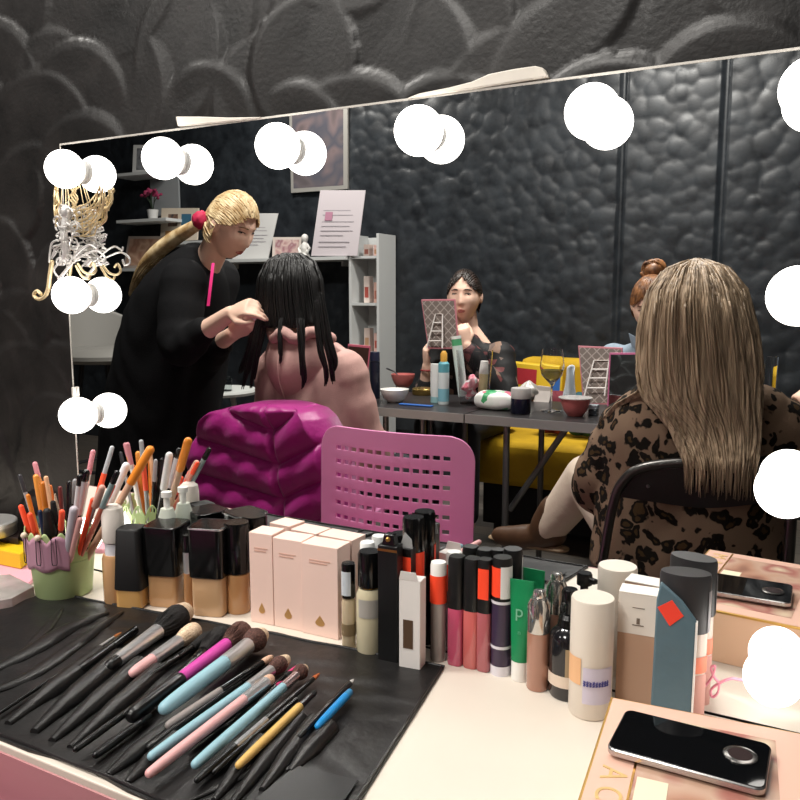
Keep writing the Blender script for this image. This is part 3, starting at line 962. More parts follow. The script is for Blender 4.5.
# --- thick gilt box with a phone lying on it
HB = 0.078 * S
ca, cb = onz(612, 696, TOP + HB), onz(800, 732, TOP + HB)
u = cb - ca; u /= np.linalg.norm(u); n = np.array([-u[1], u[0], 0])
LB, DB = 0.19 * S, 0.275 * S
t = thing('palette_box', 'thick rose and gold makeup palette box at the right front with a phone on it', 'box', ca + u * LB / 2 - n * DB / 2 - np.array([0, 0, HB]))
o_ = ca - n * DB - np.array([0, 0, HB])
obj('case', MB().plate(rect(0, 0, LB, DB), o_ + np.array([0, 0, 0.0003]), u, n, (0, 0, 1), HB - 0.002), M('d9b294', 0.4), t, smooth=False, bevel=0.001)
zt = np.array([0, 0, HB - 0.0018])
obj('gilt_rim', MB().plate(rect(-0.0012, -0.0012, LB + 0.0012, DB + 0.0012), o_ + zt - np.array([0, 0, 0.003]), u, n, (0, 0, 1), 0.0032), M('c99f55', 0.3, metal=0.7), t, smooth=False, bevel=0.0008)
obj('lid_border', MB().plate(rect(0.0012, 0.0012, LB - 0.0012, DB - 0.0012), o_ + zt, u, n, (0, 0, 1), 0.0006), M('e3b7a3', 0.4), t, smooth=False)
obj('lid_print', MB().plate(rect(0.036, 0.02, LB - 0.024, DB - 0.022), o_ + zt + np.array([0, 0, 0.0005]), u, n, (0, 0, 1), 0.0004), picture('palette_print', ['8a5a4a', 'b98a72', 'c7a58f', 'a8655c', 'd8c2a6'], 16), t, smooth=False)
obj('cream_print', MB().plate(rect(0.038, 0.085, 0.062, 0.118), o_ + zt + np.array([0, 0, 0.0009]), u, n, (0, 0, 1), 0.0003), M('efe3c4', 0.5), t, smooth=False)
obj('inner_gold_line', MB().plate(rect(0.0335, 0.004, 0.0355, 0.15), o_ + zt + np.array([0, 0, 0.0007]), u, n, (0, 0, 1), 0.0004), GOLD, t, smooth=False)
text('gold_letters', 'A C A M', 0.03, M('ecc888', 0.35, metal=0.4), o_ + zt + np.array([0, 0, 0.0009]) + u * 0.019 + n * 0.07, -n, u, t, 'gold capital letters down the left border')
obj('red_seal', MB().plate(rect(LB - 0.05, 0.0, LB - 0.028, 0.0006), o_ + n * DB + np.array([0, 0, 0.008]), u, n, (0, 0, 1), 0.016), M('e8573f', 0.5), t, smooth=False)
# phone
zc = TOP + HB + 0.001
q = [onz(622, 707, zc + 0.008), onz(770, 744, zc + 0.008), onz(768, 790, zc + 0.008), onz(610, 748, zc + 0.008)]
cen = sum(q) / 4
pu = (q[1] - q[0] + q[2] - q[3]); Lp = np.linalg.norm(pu) / 2; pu /= np.linalg.norm(pu); pn = np.array([-pu[1], pu[0], 0])
Wp = abs((q[0] - q[3]) @ pn)
t = thing('mobile_phone', 'black mobile phone lying face down on the rose and gold box', 'phone', cen - np.array([0, 0, 0.008]))
def rr(w, h, r, n=6):
    out = []
    for cx, cy, a0 in ((w - r, h - r, 0), (-w + r, h - r, PI / 2), (-w + r, -h + r, PI), (w - r, -h + r, 1.5 * PI)):
        out += [(cx + r * math.cos(a0 + k * PI / 2 / n), cy + r * math.sin(a0 + k * PI / 2 / n)) for k in range(n + 1)]
    return out
pb = cen - np.array([0, 0, 0.0072])
obj('frame', MB().plate(rr(Lp / 2, Wp / 2, 0.008), pb, pu, pn, (0, 0, 1), 0.0066), M('b8b6b6', 0.25, metal=0.9), t, bevel=0.0015)
obj('back_glass', MB().plate(rr(Lp / 2 - 0.0012, Wp / 2 - 0.0012, 0.007), pb + np.array([0, 0, 0.0066]), pu, pn, (0, 0, 1), 0.0006), M('0a0b0d', 0.04, spec=0.8), t, bevel=0.0003)
cc = pb + np.array([0, 0, 0.0072]) + pu * (Lp / 2 - 0.022) + pn * (0.004)
ring_ = obj('camera_ring', MB().lathe([(0.0, 0), (0.0135, 0), (0.0135, 0.001), (0.0115, 0.0016), (0.0, 0.0016)], cc, 30), M('7d7a78', 0.2, metal=0.9), t)
obj('camera_lens', MB().lathe([(0, 0.0016), (0.0095, 0.0016), (0.0095, 0.0019), (0, 0.0019)], cc, 30), M('3a3030', 0.05), ring_)

# ================================================================== brush roll and brushes
LEATHER = M('181717', 0.40, noise=0.15, nscale=25, bump=0.1, bscale=60)
cA, cB = np.array([-1.172, -0.120]) * S, np.array([-0.444, -0.045]) * S
cC, cD = np.array([-0.378, -0.455]) * S, np.array([-1.20, -0.455]) * S


def roll_z(x, y):
    return 0.0024 + 0.0008 * (1 + math.sin(x * 55 + 8 * math.sin(y * 22))) * (0.6 + 0.4 * math.sin(y * 40 + x * 13))


def roll_pt(u, v):
    q = (cA * (1 - u) + cB * u) * (1 - v) + (cD * (1 - u) + cC * u) * v
    e = 0.004 * math.sin(u * 23) * (1 if v in (0, 1) else 0) - (0.012 * math.sin(u * PI) if v == 1 and False else 0)
    y = min(q[1] + e, -0.004)
    y = max(y, FRONT + 0.009)
    return np.array([q[0], y, TOP + roll_z(q[0], q[1])])


br = thing('brush_roll', 'open black leatherette brush roll spread over the front of the white table', 'brush roll', roll_pt(0.5, 0.5) * [1, 1, 0] + [0, 0, TOP])
mb = MB()
NU, NV = 90, 48
mb.grid(roll_pt, NU, NV)
nb = len(mb.v)
mb.grid(lambda u, v: roll_pt(u, v) * [1, 1, 0] + np.array([0, 0, TOP + 0.0004]), NU, NV)
for i in range(NU - 1):
    mb.f.append((i, i + 1, nb + i + 1, nb + i)); k_ = (NV - 1) * NU
    mb.f.append((k_ + i, k_ + i + 1, nb + k_ + i + 1, nb + k_ + i))
for j in range(NV - 1):
    mb.f.append((j * NU, (j + 1) * NU, nb + (j + 1) * NU, nb + j * NU)); e_ = NU - 1
    mb.f.append((j * NU + e_, (j + 1) * NU + e_, nb + (j + 1) * NU + e_, nb + j * NU + e_))
obj('sheet', mb, LEATHER, br, ang=60)
# piped hem along the border and ridges of the folded flap at the left
hem = [roll_pt(u, 0.006) for u in np.linspace(0, 1, 40)] + [roll_pt(0.996, v) for v in np.linspace(0, 1, 24)]
obj('hem', MB().tube([p + [0, 0, 0.0006] for p in hem], 0.0016, 6, True), LEATHER, br)
obj('hem', MB().tube([roll_pt(u, 0.992) + [0, 0, 0.0008] for u in np.linspace(0, 1, 60)], 0.0018, 6, True), LEATHER, br)


def ridge(pts, r, flat=0.5, name='fold'):
    P = [onz(x, y, TOP + 0.004) for x, y in smooth_path(pts)]
    P = [np.array([p[0], min(p[1], -0.01), p[2]]) for p in P]
    mb = MB().tube(P, [r * math.sin(PI * (0.08 + 0.84 * i / (len(P) - 1))) for i in range(len(P))], 10, True)
    mb.v = [(x, y, max(TOP + 0.0015, TOP + 0.0035 + (z - TOP - 0.0035) * flat)) for x, y, z in mb.v]
    return obj(name, mb, LEATHER, br)


ridge([(-20, 676), (30, 652), (70, 628), (107, 613)], 0.014, 0.55)
ridge([(-20, 696), (30, 676), (80, 642), (122, 612)], 0.011, 0.55)
ridge([(20, 655), (45, 630), (62, 608)], 0.008, 0.5)
ridge([(190, 800), (240, 776), (262, 764), (300, 770)], 0.006, 0.5)
# clear plastic pocket at the right front
mb = MB().plate([(0, 0), (0.075, 0.01), (0.07, 0.065), (0.005, 0.06)], onz(255, 800, TOP + 0.0055), np.array([1, 0.05, 0]), np.array([-0.05, 1, 0]), (0, 0, 1), 0.0008)
obj('pocket', mb, M('1d1d1e', 0.34), br, smooth=False)


def sleeve(a, b, r):
    """raised stitched sleeve of the roll over a brush handle, from pixel a to pixel b"""
    P0, P1 = onz(*a, TOP + 0.004), onz(*b, TOP + 0.004)
    pts = [P0 + (P1 - P0) * t for t in np.linspace(0, 1, 14)]
    rad = [1.12 * r * (0.35 + 0.65 * min(1, t * 2.2)) for t in np.linspace(0, 1, 14)]
    pts = [np.array([p[0], max(p[1], FRONT + r * 1.4 + 0.004), p[2]]) for p in pts]
    mb = MB().tube(pts, rad, 14)
    mb.v = [(x, y, max(TOP + 0.0015, TOP + 0.0035 + (z - TOP - 0.004) * 1.0)) for x, y, z in mb.v]
    return obj('sleeve', mb, LEATHER, br)


BR_BLACK = M('0c0c0d', 0.28)
BR_BLUE = M('8db4c0', 0.4)
BR_PINK = M('dfa9a8', 0.4)
BR_MAG = M('c9459f', 0.35)
BR_GREY = M('8e8582', 0.4)
BRISTLE = {}


def bristle_mat(d, l):
    if (d, l) not in BRISTLE:
        BRISTLE[(d, l)] = hair_mat('bristle_' + d, d, l, 0.8, (500, 500, 500))
    return BRISTLE[(d, l)]


def brush(label, a, b, r, parts, lift=0.006, lift2=None, group='makeup brushes on the roll'):
    """a makeup brush lying from pixel a (handle end) to pixel b (tip); parts: (name, material, f0, f1, r0, r1, label)"""
    z0 = TOP + lift + r
    z1 = TOP + (lift if lift2 is None else lift2) + r
    A, B = onz(*a, z0), onz(*b, z1)
    d = B - A; L = np.linalg.norm(d); d /= L
    t = thing('makeup_brush', label, 'brush', (A + B) / 2 - np.array([0, 0, r]), group)
    for name, mat, f0, f1, r0, r1, *lab in parts:
        P, R = [], []
        if name == 'bristles':
            shape = lab[1] if len(lab) > 1 else 'dome'
            prof = {'dome': [(0, 0.92), (0.15, 1.0), (0.45, 1.35), (0.7, 1.42), (0.86, 1.25), (0.95, 0.85), (1.0, 0.25)],
                    'fan': [(0, 0.95), (0.3, 1.25), (0.6, 1.6), (0.82, 1.75), (0.93, 1.6), (1.0, 1.0)],
                    'point': [(0, 1.0), (0.3, 1.1), (0.6, 0.85), (0.85, 0.45), (1.0, 0.08)],
                    'slim': [(0, 0.95), (0.4, 1.1), (0.7, 0.95), (0.9, 0.6), (1, 0.15)]}[shape]
            for q, k_ in prof:
                P.append(A + d * L * (f0 + (f1 - f0) * q)); R.append(r0 * k_)
        else:
            n = 10
            for i in range(n):
                q = i / (n - 1)
                P.append(A + d * L * (f0 + (f1 - f0) * q))
                R.append(r0 + (r1 - r0) * q)
            if name == 'handle' and f0 == 0:
                R = [x * min(1, 0.84 + 0.16 * math.sqrt(min(1, i / (n - 1) * 3.5))) for i, x in enumerate(R)]
        mb = MB().tube(P, R, 16, name == 'handle')
        if name == 'bristles':                       # separate tufts show as fine ridges
            g_ = random.Random(int(a[0] * 7 + b[0]))
            mb2 = MB()
            for k_ in range(70):
                th = g_.uniform(0, 2 * PI); fr = frame_z(d)
                off = fr @ np.array([math.cos(th), math.sin(th), 0])
                mx = max(R); q = g_.uniform(0.75, 1.0)
                p0 = P[0] + off * R[0] * 0.9
                p1 = P[0] + (P[-1] - P[0]) * q * 0.98 + off * np.interp(q, np.linspace(0, 1, len(R)), R) * 1.02
                pm = (p0 + p1) / 2 + off * (mx * 0.22)
                mb2.tube([p0, pm, p1], [0.0004, 0.0005, 0.0002], 4)
            mb.add(mb2.v, mb2.f)
        o = obj(name, mb, mat, last if name == 'bristle_tips' else t)
        last = o
        if lab and lab[0]:
            o['label'] = lab[0]
    return t


BK = bristle_mat('141313', '242121')
BROWN = bristle_mat('3a2420', '6a463c')
CREAMY = bristle_mat('c9a98a', 'f0dcc0')
PEACHY = bristle_mat('c99a80', 'e8c4a8')

# the sleeves at the left with their brushes sticking out of them
for a, b, r in (((8, 724), (101, 654), 0.0112), ((34, 732), (120, 658), 0.0122), ((52, 741), (140, 665), 0.0112), ((70, 748), (158, 671), 0.0102),
                ((104, 778), (168, 729), 0.0085), ((124, 786), (176, 738), 0.0085), ((214, 800), (262, 741), 0.008), ((232, 803), (300, 719), 0.0088), ((262, 790), (314, 722), 0.0088), ((290, 772), (330, 728), 0.0095)):
    sleeve(a, b, r)
brush('thin black liner brush with a burnt orange tip, leftmost on the roll', (-2, 714), (122, 632), 0.0024, [
    ('handle', BR_BLACK, 0, 0.74, 0.0024, 0.0028), ('ferrule', SILVER, 0.74, 0.92, 0.0026, 0.002), ('bristles', bristle_mat('a05a2c', 'c07a40'), 0.92, 1.0, 0.002, 0.001, '', 'point')], 0.007)
brush('black brush with twin silver ringed black ferrule poking out of the leftmost sleeve', (82, 668), (135, 630), 0.0062, [
    ('handle', BR_BLACK, 0, 0.55, 0.0062, 0.006), ('ferrule', BLACK_GLOSS, 0.55, 1.0, 0.006, 0.0058)], 0.004)
brush('large brush with a wide silver ferrule and black bristles tipped cream', (108, 667), (186, 611), 0.0075, [
    ('handle', BR_BLACK, 0, 0.1, 0.0075, 0.0075), ('ferrule', SILVER, 0.1, 0.6, 0.008, 0.0105), ('bristles', BK, 0.58, 0.93, 0.0105, 0, '', 'fan'),
    ('bristle_tips', CREAMY, 0.88, 1.0, 0.0178, 0.013, 'cream bristle tips')], 0.004, 0.008)
brush('brush with a pale pink collar, silver ferrule and cream rounded bristles', (133, 673), (198, 628), 0.0068, [
    ('handle', BR_PINK, 0, 0.27, 0.0068, 0.0075), ('ferrule', SILVER, 0.27, 0.67, 0.0078, 0.0088), ('bristles', CREAMY, 0.65, 1.0, 0.0088, 0, '', 'dome')], 0.005, 0.006)
brush('slim black brush with soft black bristles beside the pink collared brush', (138, 684), (212, 634), 0.0046, [
    ('handle', BR_BLACK, 0, 0.5, 0.0046, 0.0042), ('ferrule', BLACK_GLOSS, 0.5, 0.72, 0.0044, 0.0048), ('bristles', BK, 0.7, 1.0, 0.0056, 0, '', 'dome')], 0.005)
brush('long black brush with a silver glinting shaft crossing in front of the sleeves', (76, 749), (206, 655), 0.0038, [
    ('handle', BR_BLACK, 0, 0.78, 0.0042, 0.003), ('ferrule', SILVER, 0.78, 0.88, 0.003, 0.003), ('bristles', BK, 0.87, 1.0, 0.0034, 0, '', 'slim')], 0.013)
brush('short glossy black brush end at the front edge of the roll', (96, 755), (150, 716), 0.0042, [
    ('handle', BR_BLACK, 0, 0.8, 0.0044, 0.004), ('ferrule', BLACK_GLOSS, 0.8, 1.0, 0.004, 0.0034)], 0.006)
brush('big fluffy black brush between the cream brush and the magenta brush', (168, 684), (224, 634), 0.006, [
    ('handle', BR_BLACK, 0, 0.45, 0.006, 0.006), ('ferrule', BLACK_GLOSS, 0.45, 0.62, 0.0062, 0.0068), ('bristles', BK, 0.6, 1.0, 0.0085, 0, '', 'fan')], 0.005)
brush('magenta handled brush with a black grip and dark brown bristles', (133, 715), (244, 631), 0.0074, [
    ('handle', BR_BLACK, 0, 0.36, 0.0095, 0.0088, 'black grip'), ('shaft', BR_MAG, 0.355, 0.82, 0.0078, 0.0082, 'magenta shaft'), ('bristles', BROWN, 0.81, 1.0, 0.0095, 0, '', 'fan')], 0.008, 0.006)
brush('thick light blue brush with a bright silver ferrule and rounded brown bristles', (165, 708), (263, 634), 0.0086, [
    ('handle', BR_BLUE, 0, 0.56, 0.0088, 0.0092), ('ferrule', SILVER, 0.56, 0.83, 0.0095, 0.0102), ('bristles', BROWN, 0.81, 0.96, 0.0108, 0, '', 'dome'), ('bristle_tips', CREAMY, 0.93, 1.0, 0.0135, 0.009, 'pale bristle tips')], 0.012, 0.012)
brush('taupe grey brush with a black ferrule lying under the thick blue brush', (169, 725), (273, 656), 0.005, [
    ('handle', BR_GREY, 0, 0.45, 0.0052, 0.0046), ('ferrule', BLACK_GLOSS, 0.45, 0.88, 0.0046, 0.0042), ('bristles', PEACHY, 0.87, 1.0, 0.0042, 0, '', 'slim')], 0.008)
brush('black brush tucked between the taupe brush and the light blue brush', (150, 747), (268, 662), 0.0042, [
    ('handle', BR_BLACK, 0, 0.72, 0.005, 0.004), ('ferrule', BLACK_GLOSS, 0.72, 0.9, 0.004, 0.004), ('bristles', BK, 0.9, 1.0, 0.0042, 0, '', 'slim')], 0.005)
brush('slender light blue brush with a rounded brown tip, left of the pink brush', (152, 756), (287, 659), 0.0052, [
    ('handle', BR_BLUE, 0, 0.66, 0.0056, 0.0056), ('ferrule', SILVER, 0.66, 0.86, 0.006, 0.0068), ('bristles', BROWN, 0.85, 0.97, 0.0072, 0, '', 'dome'), ('bristle_tips', CREAMY, 0.945, 1.0, 0.0095, 0.006, 'pale bristle tips')], 0.009)
brush('long pale pink brush with a silver ferrule and flat peach tip', (150, 773), (273, 677), 0.0052, [
    ('handle', BR_PINK, 0, 0.72, 0.0056, 0.0058), ('ferrule', SILVER, 0.72, 0.93, 0.0062, 0.0068), ('bristles', PEACHY, 0.92, 1.0, 0.0062, 0, '', 'slim')], 0.013)
brush('thin hot pink spoolie handle between the pink and the lower blue brush', (255, 706), (297, 665), 0.0026, [
    ('handle', BLACK_GLOSS, 0, 0.5, 0.0026, 0.0026), ('bristles', M('e0407f', 0.5), 0.45, 1.0, 0.003, 0, 'hot pink tip', 'point')], 0.006)
brush('medium light blue brush below the pink brush with a small brown tip', (196, 764), (305, 668), 0.0052, [
    ('handle', BR_BLUE, 0, 0.76, 0.0058, 0.0054), ('ferrule', M('c9b3b4', 0.25, metal=0.9), 0.76, 0.91, 0.0058, 0.0058), ('bristles', BROWN, 0.9, 0.98, 0.0066, 0, '', 'dome'), ('bristle_tips', CREAMY, 0.965, 1.0, 0.008, 0.005, 'pale bristle tips')], 0.010)
brush('thin black brush with a silver middle band and orange pointed tip', (197, 780), (320, 673), 0.0034, [
    ('handle', BR_BLACK, 0, 0.26, 0.0038, 0.004), ('silver_band', SILVER, 0.26, 0.5, 0.004, 0.0038), ('shaft', BR_BLACK, 0.5, 0.93, 0.0038, 0.0026), ('bristles', bristle_mat('b0552c', 'cf7840'), 0.93, 1.0, 0.0024, 0, '', 'point')], 0.008)
brush('honey wood handled brush with a dark slim ferrule', (239, 765), (316, 691), 0.0044, [
    ('handle', M('d0a860', 0.4, noise=0.1, nscale=40), 0, 0.75, 0.0046, 0.0048), ('ferrule', M('4a4a4c', 0.25, metal=0.9), 0.75, 0.93, 0.004, 0.0034), ('bristles', BK, 0.93, 1.0, 0.0032, 0, '', 'slim')], 0.011)
brush('bright blue short handled brush resting in the right sleeve', (318, 726), (350, 692), 0.0042, [
    ('handle', M('1c86c8', 0.3), 0, 0.85, 0.0044, 0.0046), ('ferrule', M('2f7fae', 0.3), 0.85, 1.0, 0.0046, 0.004)], 0.010)
brush('black pencil brush with a white point, rightmost on the roll', (300, 736), (354, 679), 0.0034, [
    ('handle', BR_BLACK, 0, 0.9, 0.0036, 0.0036), ('bristles', M('d9d4d0', 0.5), 0.9, 1.0, 0.0022, 0, '', 'point')], 0.009)
brush('black slim brush lying just left of the honey wood brush', (214, 772), (296, 700), 0.0032, [
    ('handle', BR_BLACK, 0, 0.8, 0.0034, 0.0034), ('ferrule', BLACK_GLOSS, 0.8, 1.0, 0.0032, 0.003)], 0.006)
brush('black slim brush half hidden between two light blue brushes', (190, 745), (292, 672), 0.0034, [
    ('handle', BR_BLACK, 0, 0.8, 0.0036, 0.0036), ('ferrule', BLACK_GLOSS, 0.8, 0.93, 0.0034, 0.0034), ('bristles', BK, 0.92, 1.0, 0.0036, 0, '', 'slim')], 0.006)

# ================================================================== green pot with pencils
pc, pr = base_c(65, 601, 53)
hp = ztop(pc, 556) - TOP
hl = ztop(pc, 524) - TOP
PGREEN = M('b4c98e', 0.45)
pot = thing('pencil_pot', 'pale green metal pot with a lacy rim holding pencils at the left end', 'pot', pc)
r1 = pr * 1.13
obj('bucket', MB().lathe([(0, 0.0004), (pr * 0.96, 0.0004), (pr, 0.002), (r1, hp - 0.002), (r1 + 0.0008, hp), (r1 - 0.0012, hp), (r1 - 0.0016, hp - 0.004), (pr - 0.002, 0.003), (0, 0.003)], pc, 40), PGREEN, pot)
mb = MB()
nl, vl = 120, 14
r2 = pr * 1.25
keep = {}
for j in range(vl):
    for i in range(nl):
        th = 2 * PI * i / nl
        sc_ = 0.82 + 0.18 * abs(math.sin(th * 7))
        z = hp + (hl * sc_ - hp) * j / (vl - 1)
        r_ = r1 + (r2 - r1) * j / (vl - 1)
        mb.v.append((pc[0] + r_ * math.cos(th), pc[1] + r_ * math.sin(th), TOP + z))
for j in range(vl - 1):
    for i in range(nl):
        hole = (j in (3, 4) and (i % 9) in (2, 3)) or (j in (7, 8) and (i % 9) in (6, 7)) or (j in (10, 11) and (i % 9) in (2, 4))
        if not hole:
            k_ = (i + 1) % nl
            mb.f.append((j * nl + i, j * nl + k_, (j + 1) * nl + k_, (j + 1) * nl + i))
obj('lace_rim', mb, PGREEN, pot, solid=0.0008, fix=False)
fa = facing(pc)
mb = MB()
def lin(u, v):
    th = fa - 1.55 + 1.75 * u
    r_ = r1 + (r2 - r1) * v + 0.0022
    sc_ = 0.1 * abs(math.sin(u * 9.5))
    lo = hp - 0.004 - 0.006 * abs(math.sin(u * 7 + 0.6))
    z = lo + (hl * (0.86 + sc_) - lo) * v
    return np.array([pc[0] + r_ * math.cos(th), pc[1] + r_ * math.sin(th), TOP + z])
mb.grid(lin, 40, 8)
obj('lace_ribbon', mb, M('b98a9e', 0.6), pot, solid=0.0008, fix=False)['label'] = 'mauve lace ribbon on the near side of the rim'
# clips hooked over the rim
for n_, th in enumerate((-1.15, -0.62, -0.2)):
    a_ = fa + th
    p = pc + np.array([math.cos(a_) * (r2 + 0.004), math.sin(a_) * (r2 + 0.004), 0])
    t = thing('binder_clip', ['cream headed pin clip on the far left of the pot rim', 'cream headed pin clip in the middle of the pot rim', 'bare wire pin clip right of the two cream headed ones'][n_], 'clip', p + [0, 0, hp + 0.004])
    w = np.array([-math.sin(a_), math.cos(a_), 0])
    zt_ = TOP + hl * 0.93
    loop = [p + w * 0.003 + [0, 0, zt_ - TOP], p + w * 0.0035 + [0, 0, hp + 0.008], p + [0, 0, hp + 0.004], p - w * 0.0035 + [0, 0, hp + 0.008], p - w * 0.003 + [0, 0, zt_ - TOP]]
    obj('wire', MB().tube(smooth_path(loop, 5), 0.0007, 6, True), M('3a3a3e', 0.3, metal=0.8), t)
    if n_ < 2:
        obj('head', MB().ball(p + [0, 0, hl * 0.95], 0.0048, 12, 8), M('d9c6b2', 0.4), t)

POTG = 'pencils and brushes in the green pot'


def stick(name, label, cat, top, r, parts, foot=None, lean_depth=0.0, group=POTG):
    """a pencil standing in the pot: its top end at pixel top; parts (name, material, f0, f1, r0, r1)"""
    Yt = pc[1] + lean_depth
    T = V(top[0], top[1], Yt)
    fx, fy = foot if foot else (0, 0)
    B = np.array([pc[0] + fx, pc[1] + fy, TOP + 0.005])
    d = T - B; L = np.linalg.norm(d); d /= L
    t = thing(name, label, cat, B, group)
    for nm, mat, f0, f1, r0, r1_ in parts:
        mb = MB().tube([B + d * L * (f0 + (f1 - f0) * q) for q in (0, 0.5, 1)], [r0, (r0 + r1_) / 2, r1_], 12, f1 == 1 and nm != 'tip')
        obj(nm, mb, mat, t)


